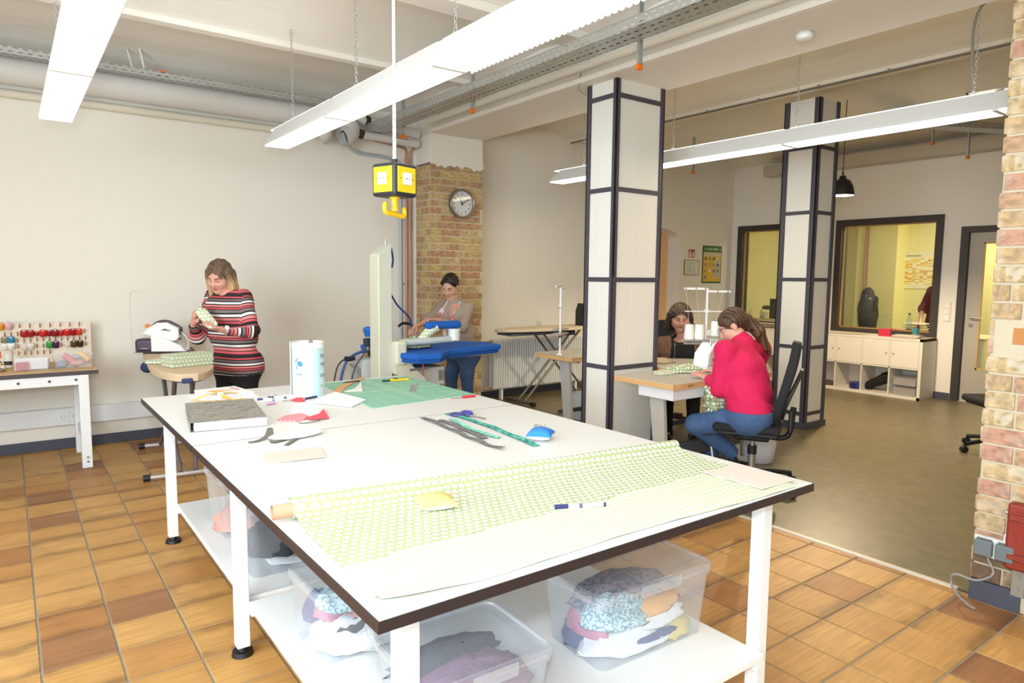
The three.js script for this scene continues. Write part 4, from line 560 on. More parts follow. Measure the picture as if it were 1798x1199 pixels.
  const tiss = std(0xcfc2b8, 0.85); flatThing('paper_pattern', 'pale beige pattern paper sheet, left one of the pair', 'paper', [P(457, 796), P(500, 793), P(512, 810), P(468, 815)], TT, 0.002, tiss); flatThing('paper_pattern', 'pale beige pattern paper sheet overlapping its neighbour', 'paper', [P(476, 797), P(563, 786), P(573, 804), P(485, 814)], TT + 0.003, 0.002, tiss);
  // ribbons
  const leafT = pix(128, 64, (x, y) => { const n = fbm(x / 5, y / 5, 3, 3), v = n > 0.52 ? 1 : 0; return v ? [30, 110, 104] : [96, 196, 178]; }), leafT2 = pix(128, 64, (x, y) => { const n = fbm(x / 6, y / 6, 9, 3); return n > 0.62 ? [50, 150, 130] : [142, 216, 200]; });
  const strip = (label, px, wd, mat, y = 0.004, wob = 0.004) => { const t2 = thing('fabric_strip', label, 'ribbon', [0, 0, 0], 0, 'fabric strips laid side by side'); const w3 = px.map(q => P(q[0], q[1])), c = w3[Math.floor(w3.length / 2)]; t2.position.set(c[0], TT, c[1]); const g = ribbon(w3.map((p, k) => [p[0] - c[0], y + (k % 2 ? wob : 0), p[1] - c[1]]), wd); planUV(g, 'z', 'x', 6); obj('strip', g, mat, t2); };
  const greyS = std(0x7a7674, 0.9, { side: THREE.DoubleSide, map: pix(32, 32, (x, y) => { const v = 215 + 40 * ((x >> 2) & 1); return [v, v, v]; }) });
  strip('long twisted grey fabric strip, outermost of the four', [[742, 734], [765, 744], [785, 752], [803, 760], [820, 768], [840, 776], [858, 783], [884, 790]], 0.026, greyS, 0.004, 0.008);
  strip('short flat grey fabric strip between the long grey and the mint one', [[773, 738], [790, 745], [810, 753], [830, 762], [852, 771]], 0.03, greyS);
  strip('short mint green fabric strip beside the long leaf patterned one', [[792, 736], [805, 744], [825, 753], [850, 763], [876, 770]], 0.026, std(0xffffff, 0.9, { map: leafT2, side: THREE.DoubleSide }));
  strip('long turquoise leaf patterned fabric strip next to the scissors', [[785, 727], [812, 734], [840, 743], [865, 752], [890, 762], [916, 773], [943, 784]], 0.034, std(0xffffff, 0.9, { map: leafT, side: THREE.DoubleSide }));
  // pincushions
  const cushion = (name, label, at, turn, w3, d3, h3, top, bot) => { const t2 = thing(name, label, 'pincushion', [at[0], at[2] ?? TT, at[1]], turn); const mk = (sgn) => { const g = new THREE.PlaneGeometry(w3, d3, 20, 20).rotateX(sgn > 0 ? -Math.PI / 2 : Math.PI / 2), p = g.attributes.position; for (let i = 0; i < p.count; i++) { const a = 2 * p.getX(i) / w3, b = 2 * p.getZ(i) / d3, k = Math.pow(Math.max(0, (1 - a * a) * (1 - b * b)), 0.42), pin = 1 - 0.14 * (1 - Math.abs(a * b)); p.setXYZ(i, p.getX(i) * pin, h3 * 0.45 + sgn * k * h3 * (sgn > 0 ? 0.55 : 0.45), p.getZ(i) * pin); } g.computeVertexNormals(); return g; }; obj('top_cloth', mk(1), top, t2); obj('bottom_cloth', mk(-1), bot, t2); return t2; };
  const pc = cushion('pincushion', 'plump blue pincushion with white underside', [1.785, -2.20], 0.7, 0.12, 0.11, 0.055, std(0x2f7fd0, 0.9), std(0xe9eef2, 0.9)); const pins = []; const rp = rng(8); for (let k = 0; k < 14; k++) { const a = rp() * 0.05 - 0.025, b = rp() * 0.05 - 0.025; pins.push(cyl([a, 0.05, b], [a * 1.1, 0.062, b * 1.1], 0.0008, 0.0008, 5), ell(0.002, 0.002, 0.002, a * 1.1, 0.063, b * 1.1, 6)); } obj('pins', pins, std(0x606468, 0.4), pc);
  cushion('pincushion', 'yellow pincushion lying on the flowered fabric', [0.985, -1.70, TT + 0.005], -0.3, 0.115, 0.10, 0.045, std(0xdcb878, 0.9), std(0xe4dccb, 0.9));
  bar('marker_pen', 'white fabric marker with violet cap on the flowered fabric', 'pen', P(974, 897), P(1063, 892.5), 0.0065, [['barrel', 0.26, 0.95, 0.0062, 0xeef0f6], ['cap', 0, 0.26, 0.0068, 0x2e2c66], ['end_plug', 0.95, 1, 0.0064, 0x2e2c66], ['print_band', 0.47, 0.54, 0.00635, 0x5a5a7a]]).position.y += 0.006;
  flatThing('card_sheet', 'pale pink card template on the flowered fabric at the table corner', 'card', [P(1236, 834), P(1297, 819.5), P(1395, 848), P(1338, 864)], TT + 0.009, 0.003, std(0xd9cac1, 0.8));
  // cutter, small ruler, red knife
  { const a = P(672, 671), b = P(717, 668), t2 = bar('cutter_knife', 'yellow snap-off cutter knife on the green mat', 'cutter', a, b, 0.008, []); obj('body', bx(0.13, 0.014, 0.026, 0.025, 0.002, 0, 0.005), std(0xf0c41c, 0.4), t2); obj('slider', bx(0.03, 0.006, 0.012, 0.0, 0.011, 0, 0.002), blackPl, t2); obj('blade_guide', bx(0.06, 0.009, 0.02, -0.06, 0.001, 0, 0.003), std(0x303236, 0.4), t2); }
  flatThing('small_ruler', 'small transparent ruler lying on the green mat', 'ruler', [P(718, 689.5), P(728, 689.5), P(734, 674), P(724, 674)], TT + 0.004, 0.003, phys(0xd9dcd8, 0.15, { transmission: 0.6, thickness: 0 }));
  { const a = P(795, 701), b = P(832, 697), t2 = bar('red_knife', 'small knife with red handle at the mat corner', 'knife', a, b, 0.006, []); obj('handle', bx(0.085, 0.012, 0.022, 0.035, 0.001, 0, 0.005), std(0xd4303c, 0.45), t2); obj('blade', bx(0.07, 0.002, 0.01, -0.045, 0, 0), steel, t2); }
}
// ------------------------------------------------------------------ storage boxes on the shelf
function rrect(w, d, r, n = 5) { const o = []; for (const [sx, sz, a0] of [[1, 1, 0], [-1, 1, 1], [-1, -1, 2], [1, -1, 3]]) for (let i = 0; i <= n; i++) { const a = (a0 + i / n) * Math.PI / 2; o.push([sx * (w / 2 - r) + r * Math.cos(a), sz * (d / 2 - r) + r * Math.sin(a)]); } return o; }
function loopsGeo(loops, closeBottom = true) { const n = loops[0].p.length, pos = [], T = (a, b, c) => pos.push(...a, ...b, ...c), v = (l, i) => [l.p[i % n][0], l.y, l.p[i % n][1]];
  for (let k = 0; k < loops.length - 1; k++) for (let i = 0; i < n; i++) { const a = v(loops[k], i), b = v(loops[k], i + 1), c = v(loops[k + 1], i), d = v(loops[k + 1], i + 1); T(a, c, b); T(b, c, d); }
  if (closeBottom) for (let i = 1; i < n - 1; i++) T(v(loops[0], 0), v(loops[0], i), v(loops[0], i + 1));
  const g = new THREE.BufferGeometry(); g.setAttribute('position', new THREE.Float32BufferAttribute(pos, 3)); g.setAttribute('uv', new THREE.Float32BufferAttribute(new Float32Array(pos.length / 3 * 2), 2)); g.computeVertexNormals(); return g; }
function storageBox(label, x, z, w, d, h, turn, contents, group) {
  const t = thing('storage_box', label, 'box', [x, 0.22, z], turn, group);
  obj('tub', loopsGeo([{ p: rrect(w * 0.86, d * 0.86, 0.03), y: 0.002 }, { p: rrect(w * 0.87, d * 0.87, 0.035), y: 0.012 }, { p: rrect(w * 0.95, d * 0.95, 0.035), y: h - 0.03 }, { p: rrect(w * 0.98, d * 0.98, 0.035), y: h - 0.028 }, { p: rrect(w * 0.98, d * 0.98, 0.035), y: h - 0.008 }]), frosted, t);
  const lid = obj('lid', loopsGeo([{ p: rrect(w, d, 0.04), y: h - 0.016 }, { p: rrect(w, d, 0.04), y: h + 0.004 }, { p: rrect(w * 0.985, d * 0.985, 0.04), y: h + 0.009 }, { p: rrect(w * 0.94, d * 0.92, 0.03), y: h + 0.009 }, { p: rrect(w * 0.93, d * 0.91, 0.03), y: h + 0.002 }, { p: rrect(w * 0.02, d * 0.02, 0.001), y: h + 0.002 }], false), frosted, t);
  for (const s of [-1, 1]) obj('lid_clip', bx(w * 0.34, 0.04, 0.006, 0, h - 0.012, s * (d / 2 + 0.002), 0.003), frosted, lid);
  contents.forEach(([dx, dy, dz, rx, ry, rz, m, s]) => { const b = obj('folded_cloth', blob(rx, ry, rz, s, 0.18, 2.2, 24), m, t); b.position.set(dx, dy * 0.95 + 0.006, dz); b.scale.set(1.14, 1.08, 1.14); });
  return t;
}
{
  const cl = (c, r = 0.95) => std(c, r, { bumpMap: bumpFine, bumpScale: 0.004 }), spotT = pix(64, 64, (x, y) => { const n = fbm(x / 4, y / 4, 2, 2); return n > 0.55 ? [110, 160, 176] : [206, 226, 232]; });
  const spot = std(0xffffff, 0.95, { map: rep(spotT, 12, 12) }), mauve = cl(0x9a7590), grey = cl(0x50525c), wht = cl(0xeeeef0), org = cl(0xe8ac6c), blue = cl(0x4a5a8c), yel = cl(0xe6cf86), pink = cl(0xc77c98), dark = cl(0x3c4048), sal = cl(0xd09488);
  storageBox('clear storage box with spotted, orange and white cloth on the near shelf', 1.735, -1.635, 0.56, 0.33, 0.255, -0.04, [[-0.02, 0.0, 0.03, 0.2, 0.07, 0.10, wht, 3], [-0.14, 0.0, -0.04, 0.08, 0.08, 0.09, blue, 4], [0.13, 0.0, 0.05, 0.1, 0.05, 0.08, yel, 5], [0.05, 0.06, 0.06, 0.14, 0.06, 0.06, wht, 8], [0.04, 0.10, 0.02, 0.16, 0.07, 0.09, org, 6], [-0.08, 0.09, 0.02, 0.13, 0.08, 0.1, spot, 7], [0.0, 0.14, -0.03, 0.19, 0.05, 0.11, std(0xc49aa6, 0.95, { map: rep(spotT, 5, 5) }), 9], [-0.17, 0.05, -0.02, 0.05, 0.07, 0.08, pink, 11], [0.02, 0.03, 0.115, 0.12, 0.015, 0.02, blue, 14]]);
  storageBox('clear storage box filled with mauve cloth under the front edge of the table', 1.03, -1.62, 0.43, 0.36, 0.20, -0.03, [[0.0, 0.0, 0.03, 0.18, 0.08, 0.13, mauve, 13], [-0.05, 0.0, 0.05, 0.12, 0.10, 0.1, pink, 14], [0.03, 0.07, 0.02, 0.16, 0.06, 0.13, mauve, 15], [0.0, 0.10, -0.10, 0.16, 0.05, 0.06, grey, 16], [0.02, 0.0, 0.11, 0.15, 0.045, 0.05, cl(0xc4cfae), 18]]);
  storageBox('clear storage box with pale and salmon cloth scraps behind the near table leg', 0.935, -2.19, 0.38, 0.30, 0.245, 0.02, [[0.0, 0.0, 0.03, 0.15, 0.09, 0.11, wht, 23], [0.06, 0.07, 0.05, 0.1, 0.06, 0.07, sal, 24], [0.04, 0.06, 0.08, 0.12, 0.04, 0.05, dark, 25], [-0.08, 0.09, -0.02, 0.05, 0.07, 0.06, pink, 26], [0.02, 0.13, -0.01, 0.14, 0.06, 0.1, spot, 27], [-0.1, 0.06, -0.07, 0.05, 0.09, 0.05, blue, 21]]);
  storageBox('clear storage box holding dark grey and brown cloth on the far shelf', 0.94, -3.0, 0.40, 0.34, 0.30, 0.03, [[-0.04, 0.06, 0.04, 0.12, 0.12, 0.11, dark, 33], [0.08, 0.03, 0.06, 0.08, 0.07, 0.08, cl(0x8d7460), 34], [0.06, 0.0, 0.0, 0.12, 0.06, 0.12, wht, 35]]);
  storageBox('clear storage box with salmon cloth at the back of the far shelf', 0.96, -3.52, 0.40, 0.34, 0.29, 0.0, [[-0.06, 0.0, 0.04, 0.12, 0.12, 0.1, sal, 43], [0.08, 0.0, 0.04, 0.1, 0.09, 0.1, wht, 44]]);
}
// ------------------------------------------------------------------ thread bench at the back wall
const woodTex = (c, s) => pix(256, 128, (x, y) => { const g = fbm(x / 60, y / 5 + 4 * fbm(x / 90, y / 40, s), s, 4), m = 0.82 + 0.3 * g; return [c[0] * m, c[1] * m, c[2] * m]; });
const beechT = woodTex([214, 170, 116], 3), beech = std(0xffffff, 0.55, { map: rep(beechT, 1, 1) });
{
  const t = thing('workbench', 'workbench with wooden top, dark edge and white metal legs at the back wall', 'workbench', [-0.3, 0, -6.38]), ox = -0.3, oz = -6.38;
  const tp = obj('bench_top', planUV(B(-1.5 - ox, 0.53 - ox, 0.752, 0.758, -6.74 - oz, -6.05 - oz), 'x', 'z', 1.2), std(0xffffff, 0.5, { map: rep(woodTex([206, 168, 120], 5), 1, 2) }), t); obj('edge_band', B(-1.5 - ox, 0.533 - ox, 0.722, 0.752, -6.742 - oz, -6.047 - oz, 0.002), std(0x4a4146, 0.5), tp);
  const rl = obj('front_rail', B(-1.5 - ox, 0.45 - ox, 0.645, 0.72, -6.085 - oz, -6.06 - oz, 0.003), whiteMetal, t); for (const px of [31, 86, 133]) { const p = onZ(px, 661, -6.06); obj('bolt', cyl([p.x - ox, 0.685, -6.06 - oz], [p.x - ox, 0.685, -6.052 - oz], 0.009), std(0x3a3a3e, 0.5), rl); }
  for (const [x, z] of [[0.40, -6.10], [0.40, -6.66], [-1.45, -6.10], [-1.45, -6.66]]) obj('leg', B(x - ox, x + 0.068 - ox, 0, 0.72, z - oz, z + 0.06 - oz, 0.004), whiteMetal, t);
  obj('side_rail', [B(0.415 - ox, 0.45 - ox, 0.20, 0.26, -6.62 - oz, -6.08 - oz, 0.003), B(0.415 - ox, 0.45 - ox, 0.62, 0.71, -6.62 - oz, -6.08 - oz, 0.003)], whiteMetal, t);
  obj('corner_gusset', poly([[0, 0], [0.12, 0], [0, -0.1]], 0.004).translate(0.40 - ox - 0.12, 0.715, -6.62 - oz).scale(1, 1, 1), whiteMetal, t);
  for (const y of [0.05, 0.085]) obj('bolt', cyl([0.436 - ox, y, -6.04 - oz], [0.436 - ox, y, -6.03 - oz], 0.008), steel, t);
  // thread rack
  const zb = -6.70, rk = thing('thread_rack', 'cream pegboard rack for sewing thread standing on the workbench', 'rack', [-0.25, 0.758, zb]);
  obj('board', bx(1.6, 0.325, 0.016, 0, 0.1625, -0.012, 0.002), std(0xeadfce, 0.7), rk); obj('foot', bx(0.04, 0.025, 0.09, 0.74, 0.0125, 0.02), std(0xeadfce, 0.7), rk);
  const Q = (zx, zy) => onZ(zx / 7.495, 540 + zy / 7.495, zb), pegM = std(0xb9805a, 0.6);
  const peg = (zx, zy) => { const p = Q(zx, zy), m = obj('peg', cyl([0, -0.016, 0], [0, 0.018, 0.032], 0.0045, 0.0045, 7), pegM, rk); m.position.set(p.x + 0.25, p.y - 0.758, 0); };
  [[255, 238], [390, 235], [525, 232], [657, 228], [790, 222], [915, 220], [1040, 217], [60, 350], [145, 348], [230, 346], [1112, 305], [230, 430], [315, 426], [400, 422], [485, 418], [567, 415], [648, 412], [727, 410], [808, 408], [887, 405], [965, 402], [1043, 398], [1120, 394], [237, 510], [487, 502], [570, 498], [812, 486], [1130, 470], [160, 598], [245, 596], [330, 594], [410, 590], [492, 585], [575, 581], [655, 578]].forEach(q => peg(...q));
  obj('screw', cyl([0.78, 0.29, -0.006], [0.78, 0.29, 0.0], 0.006), steel, rk);
  const spool = (zx, zy, r, h, col, label) => { const p = Q(zx, zy), t2 = thing('thread_spool', label, 'spool', [p.x, p.y - h * 0.35, zb + 0.002], 0, 'thread spools on the rack'); t2.rotation.x = 0.6;
    obj('thread', lathe([[0.004, 0], [r * 0.8, 0], [r, h * 0.12], [r, h * 0.85], [r * 0.75, h], [0.004, h]], 18), std(col, 0.75), t2); obj('spool_core', lathe([[0.003, -0.002], [r * 0.45, -0.002], [r * 0.45, 0.0], [0.004, 0.002], [0.004, h + 0.001], [r * 0.35, h + 0.001], [r * 0.35, h + 0.004], [0.003, h + 0.004]], 12), std(0xe4ddd2, 0.6), t2); };
  const reds = [[315, 345, .026, .05, 0xb01c1c, 'dark red thread spool, first of the red row'], [398, 342, .026, .05, 0xaa1b20, 'dark red thread spool, second of the red row'], [480, 345, .015, .036, 0x9c2a22, 'small brownish red thread spool, third of the red row'], [562, 340, .026, .05, 0xd6261c, 'bright red thread spool, fourth of the red row'], [643, 338, .02, .044, 0x9a1620, 'wine red thread spool, fifth of the red row'], [722, 336, .026, .05, 0x8c1220, 'deep wine red thread spool, sixth of the red row'], [800, 333, .022, .046, 0xc42026, 'crimson thread spool, seventh of the red row'], [880, 328, .024, .05, 0xd42a24, 'bright crimson thread spool, eighth of the red row'], [960, 323, .024, .052, 0xa81018, 'dark crimson thread spool, ninth of the red row'], [1035, 320, .024, .05, 0xe2401c, 'orange red thread spool at the end of the red row'],
    [0, 250, .026, .055, 0xf0a030, 'orange thread spool in the top row'], [115, 245, .027, .05, 0xe6b2b8, 'pink thread spool in the top row'], [62, 435, .026, .05, 0x8a8268, 'olive grey thread spool beside the blue one'], [145, 432, .027, .05, 0x2a88b4, 'blue thread spool on the thread rack'], [65, 508, .026, .05, 0xf2f0ec, 'white thread spool below the olive grey one'], [150, 504, .026, .05, 0xf4f2ee, 'white thread spool below the blue one'], [320, 512, .026, .046, 0xece4da, 'cream thread spool in the white row'], [405, 505, .026, .046, 0xf0eae2, 'white thread spool next to the cream one'], [650, 492, .024, .05, 0x3ca04c, 'green thread spool on the thread rack'], [733, 488, .025, .05, 0x48204a, 'purple thread spool beside the green one'], [890, 484, .022, .03, 0xe8e0d4, 'flat cream thread spool beside the brown ones'], [970, 478, .024, .05, 0x5c4222, 'brown thread spool beside the cream one'], [1050, 474, .025, .05, 0x40241a, 'dark brown thread spool at the row end']];
  reds.forEach(a => spool(...a));
  // boxes and bag on the bench
  const clear = phys(0xf6f6f8, 0.1, { transmission: 0.82, thickness: 0 });
  const bxs = (label, a, b, dz, h, fill) => { const p = onZ(a[0], a[1], -6.3), q = onZ(b[0], b[1], -6.3), w = q.x - p.x, t2 = thing('plastic_box', label, 'box', [(p.x + q.x) / 2, 0.758, -6.3 - dz / 2 + 0.1]); obj('tub', loopsGeo([{ p: rrect(w * 0.93, dz * 0.93, 0.012), y: 0.002 }, { p: rrect(w, dz, 0.014), y: h }]), clear, t2); fill(t2, w); return t2; };
  bxs('clear box of white cards with a pink one, beside the colourful bag', [22, 652], [88, 650], 0.16, 0.085, (t2, w) => { obj('pink_card', bx(w * 0.34, 0.06, 0.012, -w * 0.24, 0.034, 0.062), std(0xc86a80, 0.7), t2); for (let k = 0; k < 7; k++) obj('white_card', bx(w * 0.86, 0.07 + 0.012 * R(), 0.008, 0.002 * k, 0.042, 0.045 - k * 0.015), std(0xf2f0f2, 0.7), t2); });
  bxs('clear box of pink and blue zips at the bench end', [94, 645], [163, 640], 0.2, 0.11, (t2, w) => { obj('zip_bundle', ell(w * 0.16, 0.028, 0.07, -w * 0.28, 0.032, 0.02).rotateZ(0.1), std(0x9aa2bc, 0.7), t2); obj('zip_bundle', cyl([-w * 0.2, 0.085, -0.03], [w * 0.08, 0.02, 0.05], 0.024), std(0xe08f96, 0.7), t2); obj('zip_bundle', ell(w * 0.2, 0.02, 0.05, w * 0.1, 0.03, 0.03), std(0xeab4b0, 0.7), t2); obj('zip_bundle', cyl([w * 0.2, 0.1, -0.04], [w * 0.42, 0.04, 0.02], 0.022), std(0xecc684, 0.7), t2); obj('zip_bundle', ell(w * 0.2, 0.016, 0.04, w * 0.08, 0.07, -0.03), std(0xb8bccb, 0.7), t2); });
  const bg = onZ(3, 650, -6.25), bag = thing('colourful_bag', 'colourful printed fabric bag on the bench beside the boxes', 'bag', [bg.x - 0.03, 0.758, -6.27]);
  obj('bag_body', planUV(blob(0.062, 0.075, 0.05, 3, 0.12, 2), 'x', 'y', 1), std(0xffffff, 0.8, { map: rep(pix(64, 64, (x, y) => { const n = fbm(x / 9, y / 9, 5, 2), k = Math.floor(n * 14) % 7; return [[244, 240, 236], [240, 200, 60], [70, 80, 150], [150, 190, 60], [230, 120, 70], [245, 244, 240], [200, 210, 226]][k]; }), 7, 7) }), bag); obj('handle', tube([[-0.03, 0.10, 0.02], [-0.02, 0.16, 0.02], [0.02, 0.16, 0.02], [0.03, 0.10, 0.02]], 0.006, 8), std(0xe06a40, 0.7), bag);
  const ts = onZ(15, 632, -6.5), cn = thing('metal_tin', 'small white and black tin behind the colourful bag', 'tin', [ts.x, 0.758, -6.5]); obj('tin', cyl([0, 0, 0], [0, 0.11, 0], 0.03, 0.03, 20), std(0xe6e2dc, 0.5), cn); obj('label_band', cyl([0, 0.02, 0], [0, 0.05, 0], 0.0305, 0.0305, 20, true), std(0x33302e, 0.5), cn);
}
// ------------------------------------------------------------------ ironing station
{
  const t = thing('ironing_board', 'beige covered ironing board with grey tube legs beside the standing woman', 'ironing board', [1.05, 0, -5.75], -0.10);
  const Y0 = 0.815, out = []; for (let i = 0; i <= 40; i++) { const v = i / 40, z = -0.78 + 1.56 * v, w = v < 0.45 ? 0.215 : 0.215 * Math.sqrt(Math.max(0, 1 - Math.pow((v - 0.45) / 0.56, 2.6))); out.push([w, z]); } const full = [...out, ...out.slice().reverse().map(p => [-p[0], p[1]])];
  obj('padded_cover', boxUV(slab(full.map(p => [p[0] * 0.98, p[1] * 0.99]), Y0 - 0.03, 0.024, 0.007)), std(0xd9bfa0, 0.9, { bumpMap: rep(bumpFine, 6, 6), bumpScale: 0.003 }), t);
  obj('underframe', slab(full.map(p => [p[0] * 0.86, p[1] * 0.93]), Y0 - 0.062, 0.022, 0.004), std(0x4d5878, 0.5), t);
  obj('cover_skirt', boxUV(loopsGeo([{ p: full.map(p => [p[0] * 1.0, p[1]]), y: Y0 - 0.05 }, { p: full.map(p => [p[0] * 1.01, p[1] * 1.002]), y: Y0 - 0.02 }], false)), std(0xd6bb9c, 0.9, { side: THREE.DoubleSide }), t);
  const lm = std(0x756b69, 0.4, { metalness: 0.3 }), tb = std(0xc9c6c2, 0.35, { metalness: 0.5 });
  for (const s of [-1, 1]) { obj('leg', tube([[s * 0.10, Y0 - 0.06, -0.38], [s * 0.09, 0.42, 0.0], [s * 0.05, 0.04, 0.38]], 0.016, 10), lm, t); obj('leg', tube([[s * 0.06, Y0 - 0.06, 0.34], [s * 0.07, 0.42, 0.0], [s * 0.12, 0.04, -0.62]], 0.017, 10), lm, t); }
  for (const [z, w] of [[0.40, 0.25], [-0.64, 0.24]]) { const f = obj('foot_bar', cyl([-w, 0.03, z], [w, 0.03, z], 0.016), tb, t); for (const s of [-1, 1]) obj('rubber_cap', cyl([s * w, 0.03, z], [s * (w + 0.045), 0.03, z], 0.025, 0.025, 14), blackPl, f); }
  obj('navy_clamp', bx(0.07, 0.035, 0.05, -0.02, Y0 - 0.045, 0.765, 0.01), std(0x2f3a60, 0.6), t);
  const rest = obj('iron_rest', [bx(0.40, 0.012, 0.3, -0.02, Y0 + 0.0, -0.85, 0.004), cyl([-0.2, Y0, -0.7], [-0.2, Y0, -1.0], 0.008), cyl([0.18, Y0, -0.7], [0.18, Y0, -1.0], 0.008)], std(0x5a545a, 0.5), t);
  obj('hanging_sleeve_board', ell(0.05, 0.045, 0.09, -0.21, Y0 - 0.07, -0.30), std(0x28365c, 0.8), t);
  // steam iron with its tank
  const b = onY(292, 612, 0.835), iron = thing('steam_iron_station', 'white and dark violet steam iron station on the ironing board', 'iron', [1.03, 0.826, -6.42], -0.5); iron.scale.setScalar(0.9);
  const violet = std(0x4a3a4c, 0.35), wht = std(0xf0eeee, 0.3);
  obj('tank', [bx(0.17, 0.125, 0.16, -0.12, 0.0655, 0, 0.03)], violet, iron); obj('base', poly([[-0.05, 0], [0.24, 0], [0.2, 0.045], [0.02, 0.13], [-0.05, 0.13]], 0.14, 0.01).translate(0, 0.012, -0.07), wht, iron); obj('base_plate', bx(0.46, 0.012, 0.17, 0.03, 0.006, 0, 0.005), violet, iron);
  const ib = obj('iron_body', poly([[-0.13, 0.0], [0.15, 0.0], [0.17, 0.03], [0.15, 0.1], [0.05, 0.13], [-0.03, 0.11], [-0.1, 0.045]], 0.085, 0.014, [[[0.0, 0.055], [0.1, 0.055], [0.11, 0.085], [0.04, 0.095]]]).translate(0, 0, -0.042).rotateZ(-0.2).translate(-0.0, 0.15, 0), wht, iron);
  obj('handle_grip', tube([[-0.12, 0.02, 0], [-0.04, 0.118, 0], [0.05, 0.145, 0], [0.14, 0.118, 0], [0.18, 0.1, 0]], 0.013, 10).rotateZ(-0.2).translate(0, 0.155, 0), violet, ib); obj('heel', bx(0.03, 0.1, 0.08, 0.165, 0.05, 0, 0.01).rotateZ(-0.2).translate(0, 0.15, 0), violet, ib); obj('steam_button', bx(0.07, 0.03, 0.06, -0.12, 0.055, 0, 0.01).rotateZ(-0.35).translate(-0.0, 0.145, 0), std(0xe8812a, 0.4), ib); obj('soleplate', bx(0.27, 0.01, 0.1, 0.01, -0.008, 0, 0.004).rotateZ(-0.2).translate(0, 0.145, 0), steel, ib);
  obj('brand_print', new THREE.PlaneGeometry(0.08, 0.018).translate(-0.11, 0.04, 0.0812), std(0xffffff, 0.4, { map: canv(128, 32, (x, w, h) => { x.fillStyle = '#4a3a4c'; x.fillRect(0, 0, w, h); x.fillStyle = '#cfc8d4'; x.font = 'bold 22px sans-serif'; x.fillText('SIEMENS', 8, 24); }) }), iron);
  obj('hose', tube([[0.17, 0.2, 0], [0.24, 0.14, 0.02], [0.26, 0.05, 0.03], [0.22, 0.012, 0.04]], 0.009, 8), std(0xd6d0cc, 0.5), iron);
  const ant = thing('cable_guide', 'thin springy wire cable guide standing at the ironing board end', 'wire', [0.83, 0.815, -6.5]); obj('wire', tube([[0, 0, 0], [-0.01, 0.3, 0], [0.0, 0.50, 0], [0.04, 0.53, 0.02], [0.1, 0.51, 0.04]], 0.003, 6), std(0xd8d2c8, 0.4), ant);
  // stack of folded flowered cloth
  const f = thing('folded_cloth_stack', 'stack of folded green flowered cloth pieces on the ironing board', 'cloth', [1.05, Y0 + 0.003, -5.45], 0.25), edgeM = std(0xffffff, 0.92, { map: rep(flowerTex('#b3bd94', '#eff0e6', '#c3cba8'), 9, 9) });
  for (let k = 0; k < 8; k++) { const m = obj('folded_piece', boxUV(bx(0.30 + 0.012 * R(), 0.0105, 0.17 + 0.01 * R(), 0, 0.0055 + k * 0.0112, 0, 0.004)), edgeM, f); m.rotation.y = 0.05 * (R() - 0.5); }
  const f2 = thing('loose_flowered_cloth', 'low crumpled flowered cloth lying behind the folded stack', 'cloth', [0.93, Y0 + 0.003, -5.72], 0.2); obj('cloth', blob(0.13, 0.026, 0.11, 7, 0.22, 2.2), pale2M, f2);
}
